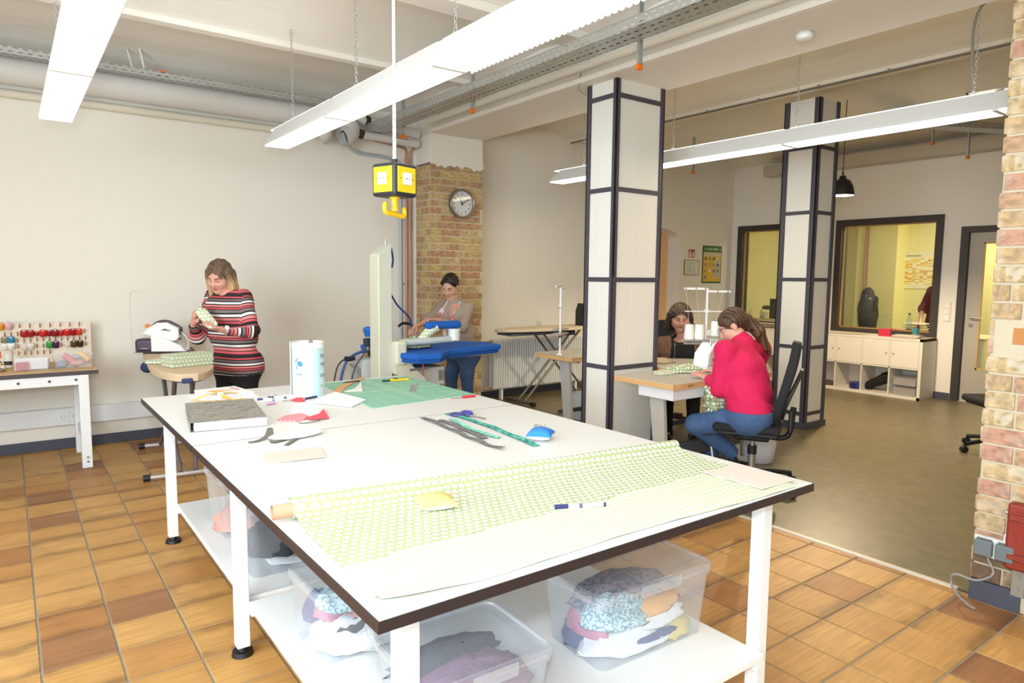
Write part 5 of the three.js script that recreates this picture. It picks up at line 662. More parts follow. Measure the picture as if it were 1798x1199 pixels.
// ------------------------------------------------------------------ steam press
{
  const t = thing('steam_press', 'tall cream steam press with blue padded board and swivel arm', 'press', [2.75, 0, -5.2]), o = V3(2.75, 0, -5.2), L = p => [p[0] - o.x, p[1], p[2] - o.z];
  const cream = std(0xd9d8c4, 0.45), grey = std(0xc4cac6, 0.45), blue = std(0x1560c0, 0.85, { bumpMap: rep(bumpFine, 4, 4), bumpScale: 0.002 });
  const zz = (x0, x1, y0, y1, z0, z1, r) => B(x0 - o.x, x1 - o.x, y0, y1, z0 - o.z, z1 - o.z, r);
  obj('tower', G(poly([[-0.36, 0.0], [-0.26, 0.0], [-0.26, 1.74], [-0.36, 1.665]], 0.16, 0.004).translate(0, 0, -0.0).translate(0, 0, 0.035)), std(0xcdd0c4, 0.45), t);
  obj('tower_lit_face', zz(2.375, 2.40, 0.6, 1.66, -5.165, -5.0, 0.008), cream, t); obj('top_screw', cyl(L([2.48, 1.74, -5.08]), L([2.48, 1.78, -5.08]), 0.008), steel, t);  // lighter cream puts the light from the west into this face
  obj('cabinet', zz(2.52, 3.0, 0.04, 0.72, -5.55, -5.02, 0.012), std(0xc9cec9, 0.5), t); for (let k = 0; k < 2; k++) for (let j = 0; j < 4; j++) obj('vent_slot', zz(2.94 + j * 0.013, 2.946 + j * 0.013, 0.48 + k * 0.12, 0.57 + k * 0.12, -5.022, -5.017), std(0x4c5054, 0.6), t);
  obj('feet', [zz(2.55, 2.62, 0, 0.05, -5.5, -5.06), zz(2.9, 2.97, 0, 0.05, -5.5, -5.06)], blackPl, t);
  obj('arm_root', G(zz(2.49, 2.60, 0.76, 0.965, -5.06, -4.93, 0.03), poly([[2.49, 0.80], [2.60, 0.80], [2.78, 0.63], [2.70, 0.60], [2.50, 0.70]].map(p => [p[0] - o.x, p[1]]), 0.1, 0.004).translate(0, 0, -5.05 - o.z)), cream, t);
  obj('swivel_arm', [tube([L([2.54, 0.945, -4.99]), L([2.8, 0.95, -4.99]), L([3.05, 0.957, -4.99])], 0.03, 14), ell(0.035, 0.03, 0.035, 3.06 - o.x, 0.957, -4.99 - o.z)], grey, t);
  obj('buck_post', [cyl(L([3.075, 0.945, -4.99]), L([3.075, 1.035, -4.99]), 0.05, 0.05, 22), cyl(L([3.075, 1.03, -4.99]), L([3.075, 1.045, -4.99]), 0.055, 0.055, 20)], std(0xe3e6e3, 0.4), t);
  obj('sleeve_buck', [new THREE.CapsuleGeometry(0.04, 0.27, 8, 18).rotateZ(Math.PI / 2).scale(1, 0.85, 1.2).translate(2.965 - o.x, 1.078, -4.99 - o.z)], blue, t);
  obj('hinge_block', zz(2.60, 2.65, 0.77, 0.86, -4.97, -4.92, 0.008), grey, t); obj('linkage', [cyl(L([2.62, 0.72, -4.95]), L([2.80, 0.73, -4.96]), 0.012), cyl(L([2.56, 0.66, -4.98]), L([2.74, 0.61, -4.98]), 0.018)], std(0x9aa09a, 0.4, { metalness: 0.5 }), t);
  const pts = [[2.55, -5.72], [3.2, -5.75], [3.66, -5.36], [3.62, -5.08], [3.0, -4.95], [2.78, -4.72], [2.60, -4.74], [2.54, -4.9]].map(p => [p[0] - o.x, p[1] - o.z]);
  obj('padded_board', slab(pts, 0.835, 0.026, 0.009), blue, t);
  obj('board_skirt', loopsGeo([{ p: pts.map(p => [p[0] * 0.98, p[1] * 0.98]), y: 0.795 }, { p: pts, y: 0.84 }], false), std(0x1254a8, 0.85, { side: THREE.DoubleSide }), t);
  obj('red_wire', tube([L([2.74, 0.80, -4.93]), L([2.75, 0.7, -4.95]), L([2.76, 0.62, -4.99]), L([2.72, 0.52, -5.0])], 0.005, 6), std(0xd86a5c, 0.5), t);
  obj('red_pedal_guard', poly([[2.60, 0.56], [2.73, 0.55], [2.73, 0.61], [2.66, 0.605]].map(p => [p[0] - o.x, p[1]]), 0.03).translate(0, 0, -5.01 - o.z + 0.02), std(0xe03a1e, 0.5), t); obj('blue_fitting', zz(2.74, 2.83, 0.52, 0.57, -5.02, -4.98, 0.01), std(0x35628c, 0.5), t);
  obj('blue_hose', tube([[687, 436], [690, 455], [688, 470]].map(q => { const p = onZ(q[0], q[1], -5.1); return L([p.x, p.y, p.z]); }), 0.008, 8), std(0x27408c, 0.5), t);
  obj('blue_hose', tube([[687, 518], [698, 536], [712, 550], [720, 560], [722, 574]].map(q => { const p = onZ(q[0], q[1], -5.15); return L([p.x, p.y, p.z]); }), 0.008, 8), std(0x2a3476, 0.5), t);
  obj('iron_handle', tube([[700, 573], [706, 568], [716, 568], [724, 571]].map(q => { const p = onZ(q[0], q[1], -5.2); return L([p.x, p.y, p.z]); }), 0.012, 8), blackPl, t);
  const gf = thing('crumpled_flowered_cloth', 'crumpled green flowered cloth heaped on the steam press', 'cloth', [2.80, 0.872, -5.2]); obj('cloth', blob(0.16, 0.09, 0.10, 17, 0.3, 2.8), crumpM, gf);
  const cone = thing('pulled_flowered_cloth', 'flowered cloth pulled over the blue sleeve buck', 'cloth', [2.86, 1.0, -5.0]); obj('cloth', boxUV(cyl([-0.13, -0.06, -0.02], [0.03, 0.075, 0.01], 0.02, 0.052, 18)), pale2M, cone);
  // steam boiler
  const c = onZ(645, 650, -5.55), bl = thing('steam_boiler', 'grey boiler tank with brass valves behind the table', 'boiler', [c.x, 0, -5.55]), r = 0.145, top = hAt(640, 628, c.x, -5.45);
  obj('tank', lathe([[0, 0.04], [r - 0.02, 0.04], [r, 0.06], [r, top - 0.02], [r - 0.015, top], [0, top]], 30), std(0xb9bab8, 0.45), bl); obj('brass_valve', [cyl([0.01, top, 0], [0.01, top + 0.1, 0], 0.016), cyl([-0.05, top + 0.055, 0], [0.06, top + 0.055, 0], 0.012), cyl([-0.02, top, 0.05], [-0.02, top + 0.06, 0.05], 0.012)], std(0xb08a48, 0.35, { metalness: 0.8 }), bl); obj('motor', bx(0.09, 0.07, 0.07, 0.02, top + 0.125, 0, 0.01), std(0x2c333c, 0.5), bl); obj('blue_cap', [cyl([0.02, top + 0.175, 0], [0.02, top + 0.24, 0], 0.035, 0.055, 18), ell(0.055, 0.025, 0.055, 0.02, top + 0.24, 0)], std(0x1d6cc0, 0.5), bl);
  for (const x of [-0.12, -0.105]) obj('steam_pipe', tube([[x - 0.02, 0.1, r * 0.75], [x - 0.02, top - 0.14, r * 0.75], [x - 0.04, top - 0.08, r * 0.7], [x - 0.06, top - 0.05, 0.03]], 0.008, 8), steel, bl); obj('gauge', cyl([-0.11, top - 0.04, 0.08], [-0.11, top - 0.04, 0.11], 0.028), std(0xd8d6d0, 0.4), bl);
  const hose = (pts2, rad, col) => obj('hose', tube(pts2.map(q => { const p = onZ(q[0], q[1], -5.42); return [p.x - bl.position.x, p.y, p.z + 5.55]; }), rad, 8), std(col, 0.5), bl); hose([[598, 690], [599, 665], [604, 645], [612, 630], [628, 620], [645, 616]], 0.013, 0x31508c); hose([[586, 690], [587, 668], [592, 646], [600, 634], [610, 630]], 0.007, 0x2a2a30); hose([[616, 690], [618, 665], [626, 640], [640, 620]], 0.006, 0x3a3a52); hose([[606, 630], [614, 630], [622, 628]], 0.022, 0x1c1c20);
}
// ------------------------------------------------------------------ radiator and second ironing board
{
  const t = thing('radiator', 'white ribbed column radiator under the cream wall', 'radiator', [5.38, 0, -6.68]); const n = 42, w = 1.5;
  const rib = new THREE.CapsuleGeometry(0.0145, 0.56, 4, 8).scale(1, 1, 1), rm = std(0xeef0f2, 0.4);
  for (let k = 0; k < n; k++) { const x = -w / 2 + (k + 0.5) * w / n; const m = obj('rib', rib, rm, t); m.position.set(x, 0.43, 0.055); const m2 = obj('rib', rib, rm, t); m2.position.set(x, 0.43, -0.03); }
  obj('header', [cyl([-w / 2, 0.70, 0.015], [w / 2, 0.70, 0.015], 0.026), cyl([-w / 2, 0.155, 0.015], [w / 2, 0.155, 0.015], 0.026), bx(w, 0.03, 0.09, 0, 0.725, 0.013, 0.01)], rm, t); obj('valve', [cyl([-w / 2 - 0.11, 0.71, 0.02], [-w / 2, 0.71, 0.02], 0.012), cyl([-w / 2 - 0.11, 0.15, 0.02], [-w / 2, 0.15, 0.02], 0.012)], copper, t); obj('wall_bracket', [bx(0.03, 0.5, 0.07, -0.5, 0.4, -0.09), bx(0.03, 0.5, 0.07, 0.5, 0.4, -0.09)], rm, t); obj('foot', [bx(0.03, 0.15, 0.05, -0.6, 0.075, 0.01), bx(0.03, 0.15, 0.05, 0.6, 0.075, 0.01)], rm, t);
  const cp = thing('riser_pipe', 'brown painted heating riser between pillar and radiator', 'pipe', [4.44, 0, -6.72]); obj('pipe', cyl([0, 0, 0], [0, 0.86, 0], 0.012, 0.012, 10), std(0x8a6a50, 0.5), cp);
  const ib = thing('ironing_board', 'long beige ironing board with crossed grey legs in front of the radiator', 'ironing board', [5.15, 0, -6.30]);
  const Y0 = 0.895, out = []; for (let i = 0; i <= 36; i++) { const v = i / 36, x = -0.70 + 1.45 * v, z = v > 0.5 ? 0.2 : 0.2 * Math.sqrt(Math.max(0, 1 - Math.pow((0.5 - v) / 0.505, 2.2))); out.push([x, z]); }
  obj('padded_cover', boxUV(slab([...out, ...out.slice().reverse().map(p => [p[0], -p[1]])], Y0 - 0.03, 0.022, 0.006)), std(0xdccbb0, 0.9, { bumpMap: rep(bumpFine, 6, 6), bumpScale: 0.002 }), ib);
  obj('underframe', bx(0.7, 0.025, 0.28, -0.25, Y0 - 0.065, 0, 0.008), std(0x4c5268, 0.5), ib); obj('navy_box', bx(0.16, 0.06, 0.2, 0.28, Y0 - 0.07, 0.05, 0.01), std(0x1d2238, 0.6), ib);
  const lg = std(0x8b8783, 0.35, { metalness: 0.5 }); for (const s of [-0.06, 0.06]) { obj('leg', cyl([-0.33, 0.04, s], [0.52, Y0 - 0.04, s], 0.013), lg, ib); obj('leg', cyl([-0.12, Y0 - 0.04, s * 1.6], [0.62, 0.04, s * 1.6], 0.013), std(0x5c5856, 0.45), ib); }
  const fb = obj('foot_bar', cyl([-0.36, 0.032, -0.26], [-0.36, 0.032, 0.24], 0.017), std(0x5a5654, 0.5), ib); obj('rubber_cap', cyl([-0.36, 0.032, 0.22], [-0.36, 0.032, 0.28], 0.027, 0.027, 14), blackPl, fb); obj('foot_bar', cyl([0.64, 0.032, -0.24], [0.64, 0.032, 0.24], 0.017), std(0x5a5654, 0.5), ib);
  const ip = onZ(1017, 557, -6.3), ir = thing('black_iron', 'black iron standing on the long ironing board', 'iron', [ip.x + 0.02, Y0, -6.30]); obj('body', poly([[-0.03, 0], [0.06, 0], [0.05, 0.2], [0.0, 0.26], [-0.03, 0.18]], 0.09, 0.01).translate(0, 0.0, -0.045), std(0x1b1b1e, 0.4), ir); obj('handle', tube([[0.055, 0.05, 0], [0.11, 0.08, 0], [0.10, 0.17, 0], [0.04, 0.21, 0]], 0.013, 8), blackPl, ir);
}
// ------------------------------------------------------------------ sewing tables
const sewTop = std(0xc9c3b8, 0.5, { bumpMap: rep(bumpFine, 4, 4), bumpScale: 0.0006 });
function sewTable(label, x0, x1, z0, z1, Y0, opt = {}) {
  const t = thing('sewing_table', label, 'table', [(x0 + x1) / 2, 0, (z0 + z1) / 2]), ox = (x0 + x1) / 2, oz = (z0 + z1) / 2, c = 0.05;
  const pts = [[x0, z0], [x1, z0], [x1, z1], [x0 + 0.0, z1]].map(p => [p[0] - ox, p[1] - oz]);
  const tp = obj('table_top', slab(pts.map(p => [p[0] * 0.997, p[1] * 0.995]), Y0 - 0.003, 0.003), sewTop, t); obj('wooden_edge', planUV(slab(pts, Y0 - 0.042, 0.039, 0), 'x', 'y', 2), std(0xffffff, 0.55, { map: beechT }), tp);
  const lm = std(0xc7c3bb, 0.45);
  for (const s of [-1, 1]) { const x = s * ((x1 - x0) / 2 - 0.16); obj('leg', [poly([[-0.10, 0], [-0.02, 0], [0.055, Y0 - 0.06], [-0.055, Y0 - 0.06]].map(p => [p[0] * 1.2, p[1]]), 0.03, 0.004).rotateY(Math.PI / 2).translate(x - 0.015, 0.02, 0), bx(0.05, 0.03, z1 - z0 - 0.06, x, 0.035, 0, 0.006), bx(0.04, 0.03, 0.4, x, Y0 - 0.057, 0)], lm, t); obj('foot_cap', [bx(0.052, 0.02, 0.05, x, 0.01, (z1 - z0) / 2 - 0.06), bx(0.052, 0.02, 0.05, x, 0.01, -(z1 - z0) / 2 + 0.06)], blackPl, t); }
  obj('crossbar', bx(x1 - x0 - 0.34, 0.04, 0.025, 0, 0.16, -0.1, 0.004), std(0x55525a, 0.5), t);
  return t;
}
const serger = (label, pos, turn) => { const m = thing('overlock_machine', label, 'sewing machine', pos, turn), wm = std(0xf0f0f0, 0.3), gm = std(0xc2c2c4, 0.3, { metalness: 0.5 });
  obj('body', [bx(0.27, 0.12, 0.14, 0.0, 0.07, 0.0, 0.03), poly([[-0.13, 0.08], [0.13, 0.1], [0.12, 0.22], [0.03, 0.25], [-0.11, 0.17]], 0.11, 0.02).translate(0, 0, -0.055)], wm, m); obj('needle_plate', bx(0.16, 0.035, 0.1, -0.04, 0.045, 0.09, 0.006), gm, m); obj('presser_foot', [cyl([-0.06, 0.2, 0.07], [-0.06, 0.075, 0.07], 0.007), bx(0.03, 0.012, 0.05, -0.06, 0.07, 0.08, 0.003)], steel, m);
  for (const x of [-0.02, 0.02]) obj('needle_bar', cyl([x, 0.22, 0.04], [x + 0.01, 0.30, 0.04], 0.012), gm, m); for (let k = 0; k < 4; k++) obj('tension_dial', cyl([-0.03 + k * 0.035, 0.12 + 0.02 * (k % 2), 0.06], [-0.03 + k * 0.035, 0.12 + 0.02 * (k % 2), 0.085], 0.013), k % 2 ? gm : std(0x5b5b62, 0.4), m); obj('hand_wheel', cyl([0.14, 0.12, 0], [0.17, 0.12, 0], 0.05, 0.05, 22), gm, m); obj('base_tray', bx(0.34, 0.014, 0.24, 0, 0.007, 0.02, 0.004), std(0xb6b6ba, 0.4), m); return m; };
{
  const Y0 = 0.75, t1 = sewTable('sewing table with pale top and beech edge in front of the near column', 3.72, 4.92, -3.695, -3.12, Y0);
  obj('maker_print', new THREE.PlaneGeometry(0.095, 0.024).translate(-0.40, Y0 - 0.022, 0.2885), std(0xffffff, 0.5, { map: canv(192, 48, (x, w, h) => { x.fillStyle = '#c9a06e'; x.fillRect(0, 0, w, h); x.fillStyle = '#231f1e'; x.font = 'bold 40px sans-serif'; x.fillText('JUKI', 52, 39); x.beginPath(); x.moveTo(10, 36); x.lineTo(28, 14); x.lineTo(44, 36); x.fill(); }) }), t1);
  const dr = obj('drawer', [bx(0.36, 0.085, 0.33, -0.37, Y0 - 0.087, 0.08, 0.006)], std(0xecebee, 0.4), t1); obj('drawer_rim', bx(0.37, 0.015, 0.34, -0.37, Y0 - 0.05, 0.08, 0.004), std(0xf2f1f3, 0.4), dr);
  obj('motor', [bx(0.3, 0.09, 0.16, 0.12, Y0 - 0.09, 0.1, 0.015), cyl([0.0, Y0 - 0.12, 0.12], [0.25, Y0 - 0.13, 0.12], 0.045)], std(0x1d1d22, 0.45), t1); obj('white_cord', tube([[-0.2, Y0 - 0.12, 0.26], [-0.185, 0.42, 0.27], [-0.165, 0.25, 0.3], [-0.155, 0.06, 0.33]], 0.007, 8), std(0xe4e2e0, 0.5), t1);
  obj('treadle', bx(0.42, 0.02, 0.26, -0.02, 0.09, 0.0, 0.006).rotateX(0.15), std(0x45444c, 0.5), t1); obj('treadle_rail', bx(0.8, 0.1, 0.05, 0.05, 0.20, 0.1, 0.008), std(0x56555c, 0.5), t1);
  sewTable('second sewing table standing back to back behind the first one', 4.36, 5.56, -4.26, -3.71, Y0);
  sewTable('third sewing table with beech edge behind the near column', 4.17, 5.2, -5.25, -4.70, Y0);
  serger('white overlock machine in front of the woman in the red jumper', [4.50, Y0 + 0.0, -3.44], 0.25).scale.setScalar(0.85);
  serger('white overlock machine of the woman in the brown cardigan', [5.30, Y0, -3.95], Math.PI + 0.2);
  // thread stands
  const stand = (label, pos, turn, spools) => { const s = thing('thread_stand', label, 'thread stand', pos, turn), wm = std(0xe9e9ea, 0.35), X = 0.19;
    obj('post', bx(0.018, 0.66, 0.018, 0, 0.33, 0, 0.003), wm, s); obj('top_bar', [bx(0.19, 0.02, 0.012, -0.11, 0.655, 0.008, 0.003), bx(0.2, 0.018, 0.012, 0.105, 0.632, -0.008, 0.003)], wm, s); obj('guide_eyes', [-0.19, -0.1, -0.02, 0.09, 0.18].map(x => new THREE.TorusGeometry(0.006, 0.002, 6, 10).translate(x, x < 0 ? 0.657 : 0.632, x < 0 ? 0.015 : 0)), std(0x77777c, 0.4), s); obj('middle_bar', [bx(X * 2, 0.008, 0.008, 0, 0.46, 0.0), bx(0.04, 0.026, 0.03, 0, 0.462, 0, 0.004)], wm, s); obj('tray', [bx(0.26, 0.012, 0.11, -0.10, 0.21, 0.02, 0.004), bx(0.22, 0.012, 0.11, 0.12, 0.235, -0.03, 0.004), bx(0.22, 0.02, 0.012, -0.09, 0.185, 0.03, 0.003)], std(0xa09a92, 0.4), s); obj('base', bx(0.05, 0.012, 0.05, 0, 0.006, 0), wm, s);
    if (spools.length) obj('threads', spools.map(([x, z, y]) => cyl([x, y + 0.13, z], [x + (x < 0 ? -0.03 : 0.05), 0.64, 0], 0.0012, 0.0012, 5)), std(0xe8dcc8, 0.7), s);
    return s; };
  const sp0 = atD(1238, 620, 5.93), sx = sp0.x, sz = sp0.z, st = stand('white thread stand with cones on the sewing table', [sx, Y0, sz], -0.62, [[-0.155, 0.03, 0.216], [-0.065, 0.03, 0.216], [0.09, -0.03, 0.241]]);
  const rot = (x, z) => [sx + x * Math.cos(-0.62) + z * Math.sin(-0.62), sz - x * Math.sin(-0.62) + z * Math.cos(-0.62)];
  [[-0.155, 0.03, 0.216, 'white thread cone on the stand tray nearest the brown cardigan'], [-0.065, 0.03, 0.216, 'white thread cone on the stand tray, second of the pair'], [0.09, -0.03, 0.241, 'white thread cone alone on the upper stand tray']].forEach(([x, z, y, l]) => { const [wx, wz] = rot(x, z), c = thing('thread_cone', l, 'thread cone', [wx, Y0 + y, wz], 0, 'white thread cones'); obj('thread', lathe([[0.012, 0], [0.042, 0], [0.044, 0.012], [0.036, 0.125], [0.03, 0.132], [0.012, 0.132]], 22), std(0xf3f3f3, 0.7), c); obj('cone_core', cyl([0, 0.128, 0], [0, 0.145, 0], 0.016, 0.012), std(0x8c8a90, 0.5), c); });
  const pz = onZ(1012, 624, -5.0); stand('thin thread stand on the third sewing table behind the column', [4.24, Y0, -4.95], 0.6, []);
  // cloth on the tables
  const c1 = onY(1180, 647, 0.77), h1 = thing('crumpled_flowered_cloth', 'crumpled green flowered cloth under the overlock machine needle', 'cloth', [4.35, Y0, -3.50], -0.3); obj('cloth', blob(0.20, 0.055, 0.10, 27, 0.3, 2.6), crumpM, h1);
  const h2 = thing('flat_flowered_cloth', 'flat pale flowered cloth spread beside the crumpled one', 'cloth', [4.13, Y0, -3.55], 0.4); obj('cloth', blob(0.14, 0.02, 0.09, 31, 0.2, 2.2), pale2M, h2);
  const h3 = thing('beige_cloth_heap', 'beige cloth lying on the second sewing table', 'cloth', [4.62, Y0, -4.02], 0.2); obj('cloth', blob(0.15, 0.035, 0.10, 41, 0.25, 2.4), std(0xc9b594, 0.9), h3);
  const h4 = thing('hanging_flowered_cloth', 'flowered cloth hanging from the table edge onto the lap in jeans', 'cloth', [4.17, 0.42, -3.06], 0.2); obj('cloth', blob(0.15, 0.16, 0.10, 47, 0.4, 3.2, 36, false), crumpM, h4);
  const pl = thing('white_paper', 'bright white paper pieces at the overlock machine', 'paper', [4.36, Y0 + 0.001, -3.3], 0.3); obj('sheet', bx(0.16, 0.004, 0.10, 0, 0.002, 0), std(0xf4f4f4, 0.7), pl);
}
// ------------------------------------------------------------------ office chairs and bins
const chair0 = (() => {
  const t = thing('office_chair', 'black swivel office chair carrying the woman in the red jumper', 'chair', [4.27, 0, -2.84], 0, 'black swivel chairs'), bk = std(0x1b1b1d, 0.55), fab = std(0x202023, 0.85);
  obj('seat', [new RoundedBoxGeometry(0.47, 0.06, 0.45, 4, 0.028).translate(0, 0.455, -0.03)], fab, t); obj('seat_pan', [bx(0.44, 0.03, 0.40, 0, 0.42, -0.02, 0.012), bx(0.2, 0.07, 0.24, 0, 0.385, 0, 0.02)], bk, t);
  const sh = []; for (let i = 0; i <= 20; i++) { const a = i / 20, y = 0.56 * a, w = 0.215 * Math.pow(Math.sin(Math.PI * (0.12 + 0.80 * Math.min(a, 1))), 0.55) * (1 - 0.28 * a); sh.push([w, y]); } const bo = [...sh, ...sh.slice().reverse().map(p => [-p[0], p[1]])];
  const bend = g => { const p = g.attributes.position; for (let i = 0; i < p.count; i++) { const x = p.getX(i), y = p.getY(i); p.setZ(i, p.getZ(i) - x * x * 1.3 + 0.05 * Math.sin(y * 5)); } g.computeVertexNormals(); return g; };
  obj('backrest', bend(poly(bo, 0.035, 0.012)).rotateX(0.15).translate(0, 0.50, 0.155), fab, t); obj('backrest_shell', bend(poly(bo.map(p => [p[0] * 0.8, p[1] * 0.62]), 0.012, 0.006)).rotateX(0.15).translate(0, 0.53, 0.203), bk, t); obj('back_bracket', [tube([[0, 0.38, 0.08], [0, 0.375, 0.19], [0, 0.42, 0.245], [0, 0.60, 0.265]], 0.02, 10), bx(0.09, 0.16, 0.03, 0, 0.50, 0.25, 0.01)], bk, t);
  obj('gas_column', [cyl([0, 0.10, 0], [0, 0.26, 0], 0.026), cyl([0, 0.24, 0], [0, 0.38, 0], 0.016)], steel, t); obj('column_cover', cyl([0, 0.24, 0], [0, 0.30, 0], 0.032), blackPl, t); obj('lever', cyl([0.05, 0.40, 0], [0.27, 0.39, -0.02], 0.007), bk, t);
  for (let k = 0; k < 5; k++) { const a = k * 1.2566 + 0.883, c = Math.cos(a), s = Math.sin(a), l = obj('base_leg', tube([[0, 0.115, 0], [c * 0.16, 0.105, s * 0.16], [c * 0.33, 0.075, s * 0.33]], 0.019, 8), bk, t); obj('caster', [cyl([c * 0.34 - s * 0.022, 0.028, s * 0.34 + c * 0.022], [c * 0.34 + s * 0.022, 0.028, s * 0.34 - c * 0.022], 0.028, 0.028, 14), cyl([c * 0.335, 0.03, s * 0.335], [c * 0.335, 0.075, s * 0.335], 0.009)], blackPl, l); }
  return t;
})();
chair0.rotation.y = 0.50;
copyOf(chair0, [5.27, 0, -4.50], -3.93, 'black swivel office chair carrying the woman in the brown cardigan', 'black swivel chairs');
{ const p = onY(1692, 794, 0); copyOf(chair0, [p.x + 0.273, 0, p.z + 0.202], 0.874, 'black swivel office chair hidden behind the brick pier, one caster showing', 'black swivel chairs'); }
{
  const bin = (label, p, h, r) => { const t = thing('waste_bin', label, 'bin', [p.x, 0, p.z]); obj('bucket', lathe([[0, 0.004], [r * 0.8, 0.004], [r, h], [r * 0.96, h], [r * 0.77, 0.012], [0, 0.012]], 26), std(0xe6e6ea, 0.45), t); obj('rim', new THREE.TorusGeometry(r, 0.007, 8, 28).rotateX(Math.PI / 2).translate(0, h, 0), std(0xededf0, 0.4), t); };
  bin('white waste bin behind the office chair', onY(1330, 808, 0), 0.28, 0.155); bin('small white bucket on the floor left of the near column', onY(1020, 735, 0), 0.27, 0.12);
}
// ------------------------------------------------------------------ cabinets under the office windows
function cabinet(label, z1, open) {
  const t = thing('cabinet', label, 'cabinet', [9.235, 0, z1 - 0.735], 0, 'white cube cabinets under the office windows'), w = 1.47, d = 0.39, h = 0.77, wm = std(0xe4dccf, 0.45), P = 0.036, Q = 0.016;
  const c = (w - 2 * P - 3 * Q) / 4, rowH = (h - 2 * P - Q) / 2;
  obj('carcass', [bx(d, P, w, 0, P / 2, 0), bx(d, P, w, 0, h - P / 2, 0), bx(d, h, P, 0, h / 2, w / 2 - P / 2), bx(d, h, P, 0, h / 2, -w / 2 + P / 2), bx(d, Q, w - 2 * P, 0, P + rowH + Q / 2, 0)], wm, t); obj('back_panel', bx(0.006, h - 0.01, w - 0.01, d / 2 - 0.004, h / 2, 0), wm, t);
  for (let k = 1; k < 4; k++) obj('divider', bx(d, h - 2 * P, Q, 0, h / 2, -w / 2 + P + k * c + (k - 0.5) * Q), wm, t);
  const cell = k => -w / 2 + P + (k + 0.5) * c + k * Q;
  for (let k = 0; k < 4; k++) { const dr = obj('door', bx(0.016, rowH - 0.006, c - 0.004, -d / 2 + 0.006, P + Q + rowH * 1.5, cell(k), 0.002), std(0xe6ded2, 0.4), t); obj('door_knob', cyl([-d / 2 - 0.002, P + Q + rowH * 1.5, cell(k) + (k % 2 ? -1 : 1) * (c / 2 - 0.035)], [-d / 2 - 0.014, P + Q + rowH * 1.5, cell(k) + (k % 2 ? -1 : 1) * (c / 2 - 0.035)], 0.008), std(0x8a8074, 0.4), dr); if (!open) obj('door', bx(0.016, rowH - 0.006, c - 0.004, -d / 2 + 0.006, P + rowH * 0.5, cell(k), 0.002), std(0xe6ded2, 0.4), t); }
  return { t, cell, P, rowH, c };
}
